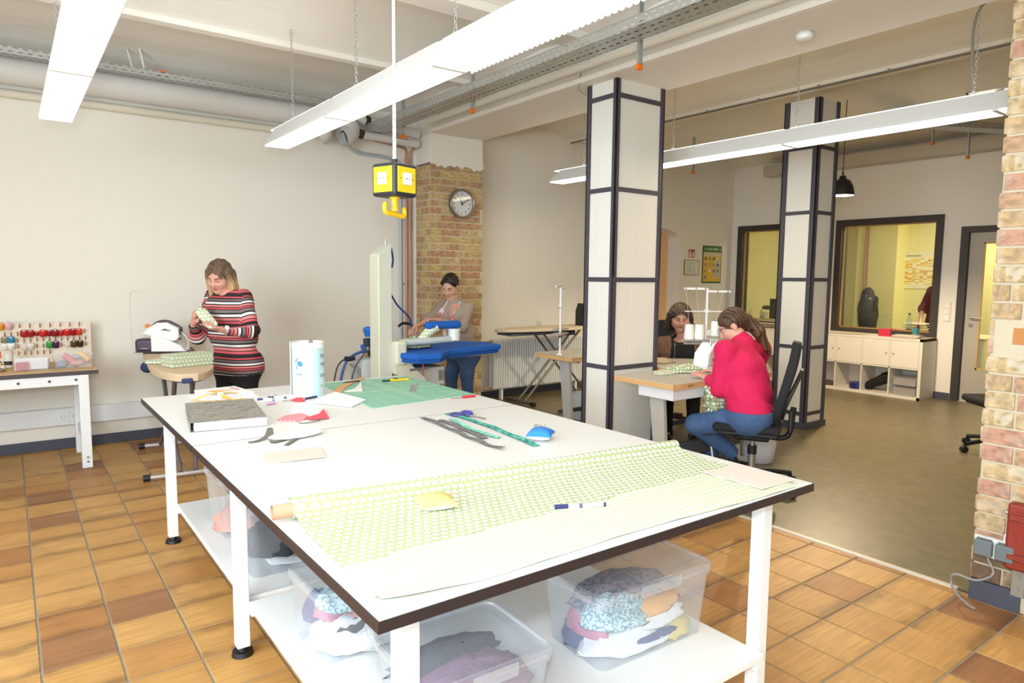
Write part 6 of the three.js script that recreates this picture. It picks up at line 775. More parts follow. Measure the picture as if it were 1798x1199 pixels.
{
  const A = cabinet('white cube cabinet with four doors above open compartments beside the office door', -3.70, true); cabinet('white cube cabinet behind the far column, below the first office window', -5.185, true);
  const at = (k, dx = 0) => [9.235 + dx, A.P, -3.70 - 0.735 + A.cell(k)];
  const cb = (label, p, y) => { const t = thing('document_box', label, 'box', [p[0], p[1] + y, p[2]], 0, 'clear boxes in the open compartment'); obj('tub', loopsGeo([{ p: rrect(0.32, 0.29, 0.02), y: 0.002 }, { p: rrect(0.34, 0.31, 0.02), y: 0.105 }]), frosted, t); obj('lid', bx(0.35, 0.008, 0.315, 0, 0.109, 0, 0.003), frosted, t); obj('papers', Array.from({ length: 5 }, (_, k) => bx(0.28, 0.012, 0.26, 0.0, 0.014 + k * 0.017, 0)), std(0xb9a79c, 0.8), t); };
  cb('clear box of papers, lower one in the open compartment', at(3), 0); cb('clear box of papers, upper one in the open compartment', at(3), 0.122);
  const bc = at(2, -0.03), cl = thing('black_cloth_bundle', 'black cloth bundle leaning in the open compartment', 'cloth', bc); obj('bundle', [cyl([0, 0.05, -0.17], [0.02, 0.20, 0.11], 0.05, 0.075), ell(0.06, 0.05, 0.1, 0, 0.05, -0.16), ell(0.08, 0.07, 0.09, 0.02, 0.19, 0.08)], std(0x131316, 0.9), cl);
  const tn = at(1, -0.06), tin = thing('blue_tin', 'flat dark blue tin in an open compartment', 'tin', [tn[0], tn[1], tn[2] + 0.08]); obj('tin', cyl([0, 0, 0], [0, 0.07, 0], 0.105, 0.105, 28), std(0x262a72, 0.35), tin); obj('lid', cyl([0, 0.07, 0], [0, 0.082, 0], 0.108, 0.108, 28), std(0x2c3080, 0.35), tin);
  const rb = thing('grey_cloth_pile', 'dark grey cloth pile in the compartment near the far column', 'cloth', at(0, -0.05)); obj('pile', blob(0.12, 0.05, 0.13, 5, 0.2, 2), std(0x4c4640, 0.9), rb);
  const top = 0.77, rf = onX(1552, 582, 9.1), red = thing('red_folder_box', 'open crimson cardboard box on the cabinet', 'box', [9.14, top, rf.z + 0.02], 0.3); obj('panel', bx(0.006, 0.10, 0.13, -0.06, 0.05, -0.03).rotateY(0.1), std(0xc8143c, 0.6), red); obj('panel', bx(0.12, 0.1, 0.006, 0, 0.05, 0.04), std(0xd01a44, 0.6), red); obj('base', bx(0.13, 0.005, 0.16, 0, 0.0025, 0), std(0xb8122e, 0.6), red); obj('flap', bx(0.12, 0.004, 0.1, 0.01, 0.1, 0.08).rotateX(0.1), std(0xd42450, 0.6), red);
  const pp = thing('paper_stack', 'flat stack of papers on the cabinet beside the red box', 'paper', [9.14, top, rf.z + 0.27]); for (let k = 0; k < 3; k++) obj('sheet', bx(0.22, 0.009, 0.3, 0.01 * k, 0.005 + k * 0.01, 0.01 * (k % 2)), std([0xd8c9b4, 0xb4a49a, 0xe2d8c8][k], 0.7), pp).rotation.y = 0.1 * k;
  const jb = thing('glass_jar', 'small glass jar with turquoise label at the cabinet end', 'jar', [9.13, top, -3.83]); obj('jar', lathe([[0, 0.002], [0.05, 0.002], [0.052, 0.04], [0.04, 0.055], [0.04, 0.06]], 20), phys(0xffffff, 0.05, { transmission: 0.9, thickness: 0 }), jb); obj('turquoise_lid', [bx(0.07, 0.07, 0.05, 0, 0.09, 0, 0.008)], std(0x1f8aa0, 0.5), jb);
  const sheets = thing('loose_sheets', 'thin loose sheets on the cabinet near the far column', 'paper', [9.13, top, -4.72]); for (let k = 0; k < 3; k++) obj('sheet', bx(0.2, 0.002, 0.26, 0, 0.001 + 0.0025 * k, -0.1 + 0.12 * k), std(0xd6c6a4, 0.7), sheets);
  const pile = thing('catalogue_pile', 'pile of catalogues and folders on the cabinet below the first window', 'papers', [9.16, top, -5.95]); for (let k = 0; k < 6; k++) { const m = obj('catalogue', bx(0.28, 0.018, 0.5 + 0.3 * R(), 0.02 * R(), 0.01 + 0.019 * k, 0.1 * (R() - 0.5)), std([0x5c544a, 0xc9b48e, 0x7a6a52, 0xd8caa8, 0x3a3632, 0xb4a27c][k], 0.7), pile); m.rotation.y = 0.12 * (R() - 0.5); }
}
// ------------------------------------------------------------------ in the office
{
  const wc = thing('wall_calendar', 'large yellow year planner on the office wall', 'calendar', [12.09, 1.62, -4.2]); const a = onX(1573, 443, 12.09), b = onX(1660, 508, 12.09); const h = a.y - b.y, w = 0.78; wc.position.set(12.092, (a.y + b.y) / 2, a.z + w / 2);
  obj('sheet', bx(0.006, h, w), std(0xe9e2c4, 0.7), wc); obj('print', new THREE.PlaneGeometry(w - 0.01, h - 0.01).rotateY(-Math.PI / 2).translate(-0.0045, 0, 0), std(0xffffff, 0.6, { map: canv(512, 384, (x, W2, H2) => { x.fillStyle = '#efe8c6'; x.fillRect(0, 0, W2, H2); x.fillStyle = '#4a4636'; x.font = 'bold 26px sans-serif'; x.fillText('EV Terminkalender', 30, 46); x.fillStyle = '#57503c'; x.fillRect(400, 26, 90, 16); const r = rng(6); for (let i = 0; i < 12; i++) for (let j = 0; j < 22; j++) { x.fillStyle = r() < 0.3 ? '#dba63a' : r() < 0.5 ? '#ecd27a' : '#f6eecb'; x.fillRect(26 + i * 39, 68 + j * 12.5, 37, 11); } }) }), wc);
  const cp = thing('copper_riser', 'thin copper pipes on the office chimney breast', 'pipe', [11.73, 0, onX(1519, 450, 11.73).z]); for (const z of [0, 0.05]) obj('pipe', cyl([0, 0, z], [0, 2.9, z], 0.011, 0.011, 10), copper, cp);
  const dk = thing('office_desk', 'pale office desk behind the second window', 'desk', [10.35, 0, -4.15]); obj('desk_top', bx(0.8, 0.03, 1.6, 0, 0.745, 0, 0.004), std(0xdcc9a0, 0.5), dk); for (const [x, z] of [[-0.36, -0.75], [0.36, -0.75], [-0.36, 0.75], [0.36, 0.75]]) obj('leg', bx(0.05, 0.73, 0.05, x, 0.365, z), whiteMetal, dk);
  const jk = thing('jacket_on_chair', 'black hooded jacket hung over an office chair', 'jacket', [10.6, 0, -5.15]); obj('jacket', [blob(0.19, 0.36, 0.13, 9, 0.12, 1.6, 28, false).translate(0, 0.62, 0)], std(0x15161a, 0.7), jk); obj('hood', blob(0.12, 0.15, 0.10, 4, 0.1, 1.8, 24, false).translate(0.01, 1.06, -0.02), std(0x17181c, 0.7), jk); obj('fur_tag', ell(0.02, 0.025, 0.02, -0.08, 1.20, 0.06), std(0xd8d4cc, 0.7), jk); obj('chair_column', [cyl([0, 0.02, 0], [0, 0.7, 0], 0.03), cyl([0, 0, 0], [0, 0.03, 0], 0.25, 0.2)], blackPl, jk);
  const bt = onX(1596, 570, 10.2), bo = thing('water_bottle', 'clear plastic water bottle on the office desk', 'bottle', [10.2, 0.76, bt.z]); obj('bottle', lathe([[0, 0], [0.034, 0], [0.036, 0.02], [0.036, 0.17], [0.014, 0.23], [0.013, 0.25]], 20), phys(0xe8f2f4, 0.06, { transmission: 0.9, thickness: 0 }), bo); obj('cap', cyl([0, 0.25, 0], [0, 0.27, 0], 0.016), std(0x26282c, 0.5), bo); obj('label_band', cyl([0, 0.02, 0], [0, 0.05, 0], 0.0365, 0.0365, 20, true), std(0x2a3034, 0.5), bo);
  const pf = thing('paper_trays', 'stack of paper trays with sheets on the office desk', 'papers', [10.35, 0.76, -4.35]); for (let k = 0; k < 4; k++) obj('tray', bx(0.24, 0.006, 0.33, 0.01 * k, 0.02 + k * 0.035, 0.02 * (k % 2)), std(0xece6d0, 0.6), pf);
  const tl = onX(1613, 566, 10.15), hd = thing('desk_stapler', 'dark stapler standing among the desk things', 'stapler', [10.15, 0.76, tl.z]); obj('body', [bx(0.03, 0.12, 0.035, 0, 0.06, 0, 0.01), bx(0.05, 0.04, 0.14, 0, 0.02, 0.04, 0.01)], std(0x2a2c2c, 0.5), hd);
  const mo = onX(1360, 545, 10.1), pc = thing('monitor', 'dark computer monitor on the office side of the first window', 'monitor', [10.2, 0.76, mo.z]); obj('screen', bx(0.03, 0.33, 0.5, 0, 0.24, 0.1, 0.006), std(0x2a2718, 0.5), pc); obj('stand', [bx(0.04, 0.12, 0.08, 0.02, 0.06, 0.1), bx(0.18, 0.015, 0.22, 0.02, 0.008, 0.1)], blackPl, pc);
  const dk2 = thing('office_desk', 'office desk behind the first window carrying the monitor', 'desk', [10.3, 0, -6.1]); obj('desk_top', bx(0.8, 0.03, 1.3, 0, 0.745, 0, 0.004), std(0xdcc9a0, 0.5), dk2); for (const [x, z] of [[-0.36, -0.6], [0.36, -0.6], [-0.36, 0.6], [0.36, 0.6]]) obj('leg', bx(0.05, 0.73, 0.05, x, 0.365, z), whiteMetal, dk2);
  const g1 = onX(1341, 556, 10.0), dc = thing('desk_speaker_box', 'pale box with printed labels in front of the monitor', 'box', [10.0, 0.76, g1.z]); obj('box', bx(0.09, 0.19, 0.1, 0, 0.095, 0, 0.006), std(0xcfc8a4, 0.6), dc); obj('label', new THREE.PlaneGeometry(0.06, 0.06).rotateY(-Math.PI / 2).translate(-0.0465, 0.1, 0), std(0x9a936c, 0.6), dc);
  const g2 = onX(1330, 562, 9.95), mg = thing('white_mug', 'white mug with dark motif beside the labelled box', 'mug', [9.95, 0.76, g2.z]); obj('cup', lathe([[0, 0], [0.036, 0], [0.04, 0.09], [0.036, 0.09], [0.033, 0.008], [0, 0.008]], 20), std(0xe8e2c4, 0.4), mg); obj('handle', new THREE.TorusGeometry(0.022, 0.006, 6, 14).translate(0.05, 0.045, 0), std(0xe8e2c4, 0.4), mg);
  const ph = thing('desk_lamp', 'dark desk lamp head above the labelled box', 'lamp', [10.1, 0.76, g1.z - 0.02]); obj('head', ell(0.06, 0.035, 0.08, 0, 0.26, 0), std(0x2a2a26, 0.5), ph); obj('stem', tube([[0.03, 0, -0.1], [0.03, 0.18, -0.12], [0.02, 0.26, -0.06]], 0.006, 6), std(0x2a2a26, 0.5), ph); obj('foot', cyl([0.03, 0, -0.1], [0.03, 0.015, -0.1], 0.05), std(0x2a2a26, 0.5), ph);
}
// ------------------------------------------------------------------ people: joints -> smooth distance field -> surface net
const cap = (a, b, ra, rb = ra) => { a = a.isVector3 ? a : V3(...a); b = b.isVector3 ? b : V3(...b); const ax = a.x, ay = a.y, az = a.z, dx = b.x - ax, dy = b.y - ay, dz = b.z - az, l2 = dx * dx + dy * dy + dz * dz || 1e-9; return (x, y, z) => { const px = x - ax, py = y - ay, pz = z - az, t = Math.min(1, Math.max(0, (px * dx + py * dy + pz * dz) / l2)), qx = px - t * dx, qy = py - t * dy, qz = pz - t * dz; return Math.sqrt(qx * qx + qy * qy + qz * qz) - (ra + (rb - ra) * t); }; };
const elp = (c, r, inv) => { const m = inv ? inv.elements : null; return (x, y, z) => { let a = x - c.x, b = y - c.y, d = z - c.z; if (m) { const A = m[0] * a + m[4] * b + m[8] * d, Bq = m[1] * a + m[5] * b + m[9] * d, C = m[2] * a + m[6] * b + m[10] * d; a = A; b = Bq; d = C; } const k0 = Math.sqrt(a * a / (r[0] * r[0]) + b * b / (r[1] * r[1]) + d * d / (r[2] * r[2])), k1 = Math.sqrt(a * a / r[0] ** 4 + b * b / r[1] ** 4 + d * d / r[2] ** 4); return k1 < 1e-9 ? -Math.min(...r) : k0 * (k0 - 1) / k1; }; };
const smin = (a, b, k) => { const h = Math.max(k - Math.abs(a - b), 0) / k; return Math.min(a, b) - h * h * k * 0.25; };
const union = (fs, k) => (x, y, z) => { let d = fs[0](x, y, z); for (let i = 1; i < fs.length; i++) d = smin(d, fs[i](x, y, z), k); return d; };
function net(f, mn, mx, c) {
  const nx = Math.ceil((mx.x - mn.x) / c) + 1, ny = Math.ceil((mx.y - mn.y) / c) + 1, nz = Math.ceil((mx.z - mn.z) / c) + 1, V = new Float32Array(nx * ny * nz), S = 4, id = (i, j, k) => (k * ny + j) * nx + i;
  for (let k = 0; k < nz; k += S) for (let j = 0; j < ny; j += S) for (let i = 0; i < nx; i += S) {
    const d = f(mn.x + (i + 1.5) * c, mn.y + (j + 1.5) * c, mn.z + (k + 1.5) * c), far = Math.abs(d) > c * S * 1.5;
    for (let kk = k; kk < Math.min(k + S, nz); kk++) for (let jj = j; jj < Math.min(j + S, ny); jj++) for (let ii = i; ii < Math.min(i + S, nx); ii++) V[id(ii, jj, kk)] = far ? d : f(mn.x + ii * c, mn.y + jj * c, mn.z + kk * c);
  }
  const vid = new Int32Array(nx * ny * nz).fill(-1), P = [], I = [];
  const E = [[0, 1], [2, 3], [4, 5], [6, 7], [0, 2], [1, 3], [4, 6], [5, 7], [0, 4], [1, 5], [2, 6], [3, 7]];
  for (let k = 0; k < nz - 1; k++) for (let j = 0; j < ny - 1; j++) for (let i = 0; i < nx - 1; i++) {
    const v = [V[id(i, j, k)], V[id(i + 1, j, k)], V[id(i, j + 1, k)], V[id(i + 1, j + 1, k)], V[id(i, j, k + 1)], V[id(i + 1, j, k + 1)], V[id(i, j + 1, k + 1)], V[id(i + 1, j + 1, k + 1)]];
    let neg = 0; for (const q of v) if (q < 0) neg++; if (!neg || neg === 8) continue;
    let sx = 0, sy = 0, sz = 0, n = 0; for (const [a, b] of E) if ((v[a] < 0) !== (v[b] < 0)) { const t = v[a] / (v[a] - v[b]), ax = a & 1, ay = a >> 1 & 1, az = a >> 2; sx += ax + t * ((b & 1) - ax); sy += ay + t * ((b >> 1 & 1) - ay); sz += az + t * ((b >> 2) - az); n++; }
    vid[id(i, j, k)] = P.length / 3; P.push(mn.x + (i + sx / n) * c, mn.y + (j + sy / n) * c, mn.z + (k + sz / n) * c);
  }
  const quad = (a, b, d, e, fl) => { if (a < 0 || b < 0 || d < 0 || e < 0) return; if (fl) I.push(a, b, d, a, d, e); else I.push(a, d, b, a, e, d); };
  for (let k = 1; k < nz - 1; k++) for (let j = 1; j < ny - 1; j++) for (let i = 1; i < nx - 1; i++) {
    const v0 = V[id(i, j, k)] < 0;
    if (v0 !== (V[id(i + 1, j, k)] < 0)) quad(vid[id(i, j - 1, k - 1)], vid[id(i, j, k - 1)], vid[id(i, j, k)], vid[id(i, j - 1, k)], v0);
    if (v0 !== (V[id(i, j + 1, k)] < 0)) quad(vid[id(i - 1, j, k - 1)], vid[id(i - 1, j, k)], vid[id(i, j, k)], vid[id(i, j, k - 1)], v0);
    if (v0 !== (V[id(i, j, k + 1)] < 0)) quad(vid[id(i - 1, j - 1, k)], vid[id(i, j - 1, k)], vid[id(i, j, k)], vid[id(i - 1, j, k)], v0);
  }
  const N = new Float32Array(P.length), e = c * 0.6;
  for (let i = 0; i < P.length; i += 3) { const x = P[i], y = P[i + 1], z = P[i + 2], a = f(x + e, y, z) - f(x - e, y, z), b = f(x, y + e, z) - f(x, y - e, z), d = f(x, y, z + e) - f(x, y, z - e), l = Math.hypot(a, b, d) || 1; N[i] = a / l; N[i + 1] = b / l; N[i + 2] = d / l; }
  return { P: new Float32Array(P), N, I };
}
function netGeo(n, org, colorFn, uvFn) {               // non-indexed geometry about org, vertex colours and/or uv per triangle
  const c = n.I.length, pos = new Float32Array(c * 3), nor = new Float32Array(c * 3), uv = new Float32Array(c * 2), col = colorFn ? new Float32Array(c * 3) : null;
  for (let t = 0; t < c; t += 3) { let key; if (uvFn) { const q = [0, 1, 2].map(a => (n.P[3 * n.I[t] + a] + n.P[3 * n.I[t + 1] + a] + n.P[3 * n.I[t + 2] + a]) / 3); key = uvFn.key ? uvFn.key(...q) : 0; }
    for (let k = t; k < t + 3; k++) { const v = n.I[k], x = n.P[3 * v], y = n.P[3 * v + 1], z = n.P[3 * v + 2]; pos[3 * k] = x - org.x; pos[3 * k + 1] = y - org.y; pos[3 * k + 2] = z - org.z; nor.set([n.N[3 * v], n.N[3 * v + 1], n.N[3 * v + 2]], 3 * k); if (uvFn) { const q = uvFn(x, y, z, key); uv[2 * k] = q[0]; uv[2 * k + 1] = q[1]; } if (col) { const q = colorFn(x, y, z); col[3 * k] = q[0]; col[3 * k + 1] = q[1]; col[3 * k + 2] = q[2]; } } }
  const g = new THREE.BufferGeometry(); g.setAttribute('position', new THREE.BufferAttribute(pos, 3)); g.setAttribute('normal', new THREE.BufferAttribute(nor, 3)); g.setAttribute('uv', new THREE.BufferAttribute(uv, 2)); if (col) g.setAttribute('color', new THREE.BufferAttribute(col, 3)); return g;
}
const lin = h => { const c = new THREE.Color(h); return [c.r, c.g, c.b]; };
const mixc = (a, b, t) => a.map((v, i) => v + (b[i] - v) * clamp(t));
// head in its own frame: face towards -z, y up, origin between the ears
function headField(fat = 1) {
  const s = (x, y, z, r) => cap([x, y, z], [x, y, z + 1e-4], r), fw = fat;
  const base = union([elp(V3(0, 0.035, 0.012), [0.075 * fw, 0.088, 0.094]), elp(V3(0, -0.03, -0.028), [0.060 * fw, 0.082, 0.066]), s(0.034 * fw, -0.028, -0.058, 0.030 * fw), s(-0.034 * fw, -0.028, -0.058, 0.030 * fw), s(0, -0.097, -0.062, 0.021 * fw), cap([-0.045 * fw, -0.065, -0.01], [0, -0.098, -0.055], 0.022), cap([0.045 * fw, -0.065, -0.01], [0, -0.098, -0.055], 0.022)], 0.035);
  const brow = union([cap([-0.042, 0.022, -0.073], [-0.012, 0.02, -0.088], 0.011), cap([0.042, 0.022, -0.073], [0.012, 0.02, -0.088], 0.011)], 0.01);
  const nose = union([cap([0, 0.012, -0.088], [0, -0.026, -0.108], 0.0085, 0.0125), s(0.0115, -0.031, -0.098, 0.0085), s(-0.0115, -0.031, -0.098, 0.0085)], 0.008);
  const lips = union([elp(V3(0, -0.0565, -0.0925), [0.021, 0.0055, 0.0085]), elp(V3(0, -0.0665, -0.0905), [0.018, 0.0065, 0.0085])], 0.003);
  const ears = (x, y, z) => elp0(Math.abs(x), y, z), elp0 = elp(V3(0.076 * fw, 0.0, 0.008), [0.010, 0.030, 0.019]);
  const eyeL = s(0.031, 0.004, -0.0735, 0.0135), eyeR = s(-0.031, 0.004, -0.0735, 0.0135), sockL = s(0.031, 0.004, -0.096, 0.017), sockR = s(-0.031, 0.004, -0.096, 0.017), smile = cap([-0.02, -0.0615, -0.103], [0.02, -0.0615, -0.103], 0.0045);
  return (x, y, z) => { let d = smin(base(x, y, z), brow(x, y, z), 0.016); d = -smin(-d, sockL(x, y, z), 0.012); d = -smin(-d, sockR(x, y, z), 0.012); d = smin(d, nose(x, y, z), 0.012); d = smin(d, Math.min(eyeL(x, y, z), eyeR(x, y, z)), 0.004); d = smin(d, lips(x, y, z), 0.007); d = Math.max(d, -smile(x, y, z) * 0.6 - 0.0); return smin(d, ears(x, y, z), 0.008); };
}
function headColor(skin, lip, browC, look) { const S = lin(skin), L = lin(lip), K = lin(browC), D = lin(0x2a1c18), blush = lin(0xd98a78);
  return (x, y, z) => { const ax = Math.abs(x); let c = S; const ch = Math.hypot(ax - 0.04, y + 0.03) / 0.028; if (z < -0.04) c = mixc(c, blush, 0.35 * (1 - ch)); c = mixc(c, blush, 0.3 * (1 - Math.hypot(x, y + 0.028, z + 0.108) / 0.016));
    if (z < -0.07 && ax < 0.024 && y > -0.074 && y < -0.050) c = mixc(c, L, 1.6 * (1 - Math.abs(y + 0.0615) / 0.0125) * (1 - ax / 0.026)); if (z < -0.07 && ax < 0.021 && Math.abs(y + 0.0613) < 0.0017) c = mixc(c, lin(0x6a2c2a), 0.8);
    if (z < -0.05 && ax > 0.012 && ax < 0.05) { const by = 0.027 - 4 * (ax - 0.03) ** 2; if (Math.abs(y - by) < 0.0045) c = mixc(c, K, 0.85); }
    if (z < -0.06 && ax > 0.017 && ax < 0.046) { const ey = -0.003 + 5 * (ax - 0.031) ** 2 - 0.0; if (Math.abs(y - ey) < 0.0026) c = D; else if (y > ey && y < 0.013) c = mixc(c, lin(0xb98272), 0.45); if (look && Math.abs(y - ey - 0.003) < 0.003 && Math.abs(ax - 0.031) < 0.006) c = D; }
    return c; }; }
function handField(wr, dir, palm, side, curl, thumbCurl = 0.5, spread = 0.10) {   // dir: wrist to fingers, palm: out of the palm, side: towards the thumb
  const d = dir.clone().normalize(), n = palm.clone().addScaledVector(d, -palm.dot(d)).normalize(), s = d.clone().cross(n); if (s.dot(side) < 0) s.negate();
  const at = (a, b, c) => wr.clone().addScaledVector(d, a).addScaledVector(s, b).addScaledVector(n, c), fs = [], K = [[0.085, 0.031], [0.090, 0.010], [0.086, -0.011], [0.078, -0.030]], len = [0.072, 0.080, 0.074, 0.058];
  fs.push(cap(at(-0.03, 0, 0), at(0.02, 0, 0), 0.026, 0.026));
  K.forEach(([a, b], i) => { fs.push(cap(at(0.01, b * 0.55, 0), at(a, b, 0), 0.017, 0.0125)); });
  K.forEach(([a, b], i) => { let p = at(a, b, 0), ang = 0; const sd = (b / 0.03) * spread, L = len[i]; for (let k = 0; k < 3; k++) { ang += curl[i] * (k ? 0.75 : 0.6); const q = p.clone().addScaledVector(d, Math.cos(ang) * L * [0.45, 0.31, 0.24][k]).addScaledVector(n, Math.sin(ang) * L * [0.45, 0.31, 0.24][k]).addScaledVector(s, sd * L * 0.33); fs.push(cap(p, q, 0.0092 - 0.0009 * k, 0.0086 - 0.0009 * k)); p = q; } });
  const t0 = at(0.022, 0.018, 0.004), t1 = at(0.05, 0.047, 0.012 + 0.01 * thumbCurl), t2 = at(0.08, 0.055 - 0.015 * thumbCurl, 0.016 + 0.022 * thumbCurl), t3 = at(0.103, 0.052 - 0.03 * thumbCurl, 0.016 + 0.034 * thumbCurl);
  fs.push(cap(t0, t1, 0.018, 0.0125), cap(t1, t2, 0.0115, 0.0098), cap(t2, t3, 0.0098, 0.0082));
  return { f: union(fs, 0.0085), c: at(0.07, 0, 0) };
}
const sub3 = (a, b) => a.clone().sub(b), lerp3 = (a, b, t) => a.clone().lerp(b, t);
function boxOf(pts, pad) { const mn = V3(1e9, 1e9, 1e9), mx = V3(-1e9, -1e9, -1e9); pts.forEach(p => { mn.min(p); mx.max(p); }); return [mn.subScalar(pad), mx.addScalar(pad)]; }
// o: joints in world coordinates plus looks; returns the group
function person(o) {
  const j = o.j, org = V3(o.root[0], 0, o.root[1]), g = thing('person', o.label, 'person', [org.x, 0, org.z]);
  const rt = V3(Math.cos(o.heading), 0, Math.sin(o.heading)), fw = V3(Math.sin(o.heading), 0, -Math.cos(o.heading)), k = o.build ?? 1, off = (p, a, b, c) => p.clone().addScaledVector(rt, a).addScaledVector(fw, b).add(V3(0, c, 0));
  const torsoF = [cap(off(j.chest, -0.075 * k, 0, 0), off(j.chest, 0.075 * k, 0, 0), 0.112 * k), cap(off(j.waist, -0.07 * k, 0.01, 0), off(j.waist, 0.07 * k, 0.01, 0), 0.118 * k), cap(off(j.hips, -0.075 * k, 0, 0), off(j.hips, 0.075 * k, 0, 0), 0.132 * k), cap(j.ls, j.rs, 0.052 * k), cap(off(j.chest, -0.07, 0.085 * k, 0.0), off(j.chest, -0.069, 0.085 * k, 0), 0.07 * k), cap(off(j.chest, 0.07, 0.085 * k, 0), off(j.chest, 0.069, 0.085 * k, 0), 0.07 * k), cap(j.chest, lerp3(j.chest, j.neck, 0.85), 0.09 * k, 0.062)];
  const neckF = cap(j.neck, lerp3(j.neck, j.head, 0.8), 0.052, 0.05);
  const armL = [cap(j.ls, j.le, 0.054 * k, 0.043 * k), cap(j.le, j.lw, 0.043 * k, 0.028)], armR = [cap(j.rs, j.re, 0.054 * k, 0.043 * k), cap(j.re, j.rw, 0.043 * k, 0.028)];
  const legs = []; for (const s of ['l', 'r']) { const h = j[s + 'h'], kn = j[s + 'k'], an = j[s + 'a']; legs.push(cap(h, kn, 0.088 * k, 0.062), cap(kn, an, 0.062, 0.04)); }
  const torso = union(torsoF, 0.06), aL = union(armL, 0.03), aR = union(armR, 0.03), leg = union(legs, 0.03), all = union([torso, aL, aR, leg, neckF], 0.03);
  const ptsBody = [...Object.values(j)].filter(p => p.isVector3);
  // skin: body (coarse), head and hands (fine), joined in one mesh
  const skinC = lin(o.skin), bodyNet = net((x, y, z) => all(x, y, z) + 0.006, ...boxOf(ptsBody, 0.2), 0.014), geos = [netGeo(bodyNet, org, () => skinC)];
  const hq = new THREE.Matrix4().makeRotationFromEuler(new THREE.Euler(o.headPitch, -o.headHeading, o.headRoll ?? 0, 'YXZ')), hinv = hq.clone().invert(), hf = headField(o.fat ?? 1), hc = headColor(o.skin, o.lip ?? 0xb06058, o.brow ?? 0x4a3020), e = hinv.elements, sc = o.headScale ?? 1;
  const toH = (x, y, z) => { const a = (x - j.head.x) / sc, b = (y - j.head.y) / sc, c = (z - j.head.z) / sc; return [e[0] * a + e[4] * b + e[8] * c, e[1] * a + e[5] * b + e[9] * c, e[2] * a + e[6] * b + e[10] * c]; };
  const neckTop = lerp3(j.neck, j.head, 0.55), neck2 = cap(j.neck, neckTop, 0.054, 0.05);
  geos.push(netGeo(net((x, y, z) => smin(hf(...toH(x, y, z)) * sc, neck2(x, y, z), 0.03), j.head.clone().addScalar(-0.17), j.head.clone().addScalar(0.15), 0.0042), org, (x, y, z) => hc(...toH(x, y, z))));
  for (const h of o.hands ?? []) { const q = handField(h.w, h.d, h.p, h.s, h.curl, h.thumb ?? 0.5); geos.push(netGeo(net(q.f, q.c.clone().addScalar(-0.14), q.c.clone().addScalar(0.14), 0.004), org, () => mixc(skinC, lin(0xd08a78), 0.25))); }
  obj('body', mergeGeometries(geos), std(0xffffff, 0.55, { vertexColors: true }), g);
  // garments
  const P = { torso, aL, aR, leg, torsoF, neckF, org, toH, rt, fw, off, hq };
  for (const c of o.clothes) { const f = c.f(P), n = net(f, ...boxOf(c.pts(j), c.pad ?? 0.24), c.cell ?? 0.01); obj(c.name, netGeo(n, org, c.col, c.uv ? c.uv(P) : (x, y, z) => [x + z, y]), c.mat, g); }
  // hair: field in the head frame
  if (o.hair) { const hf2 = o.hair.f, q = hq; const n = net((x, y, z) => hf2(...toH(x, y, z)) * sc, j.head.clone().addScalar(-(o.hair.pad ?? 0.24)), j.head.clone().addScalar(o.hair.pad ?? 0.24), o.hair.cell ?? 0.006); obj('hair', netGeo(n, org, o.hair.col && ((x, y, z) => o.hair.col(...toH(x, y, z)))), std(o.hair.col ? 0xffffff : o.hair.hex, 0.5, { vertexColors: !!o.hair.col }), g); }
  for (const s of o.shoes ?? []) { const d = s.d.clone().normalize(), a = s.a; obj('shoe', [boxUV(new THREE.CapsuleGeometry(0.042, 0.16, 6, 12).rotateX(Math.PI / 2).scale(1, 0.85, 1).applyQuaternion(new THREE.Quaternion().setFromUnitVectors(V3(0, 0, 1), d)).translate(a.x + d.x * 0.06 - org.x, a.y + d.y * 0.06 - org.y, a.z + d.z * 0.06 - org.z))], std(s.c, 0.6), g); }
  return g;
}
// cloth helpers
const plane = (p, n) => (x, y, z) => (x - p.x) * n.x + (y - p.y) * n.y + (z - p.z) * n.z;    // > 0 on the side of n
const sleeve = (j, s, cut) => { const el = j[s + 'e'], wr = j[s + 'w'], d = sub3(wr, el).normalize(), p = lerp3(el, wr, cut); return plane(p, d); };
const strandBump = (x, y, z, n = 34, a = 0.0022) => a * Math.sin(Math.atan2(x, z + 0.02) * n + 3 * Math.sin(y * 30));
const jeansT = pix(128, 128, (x, y) => { const m = 0.82 + 0.2 * fbm(x / 20, y / 20, 3, 3) + 0.16 * (hash3(x, y, 2) - 0.5) + (((x + y) & 3) === 0 ? 0.06 : 0); return [78 * m, 108 * m, 156 * m]; });
const jeansM = std(0xffffff, 0.85, { map: rep(jeansT, 6, 6) });
const top4 = j => [j.chest, j.waist, j.hips, j.ls, j.rs, j.le, j.re, j.lw, j.rw, j.neck];
const bot4 = j => [j.hips, j.lh, j.rh, j.lk, j.rk, j.la, j.ra];
const rad = d => d * Math.PI / 180;
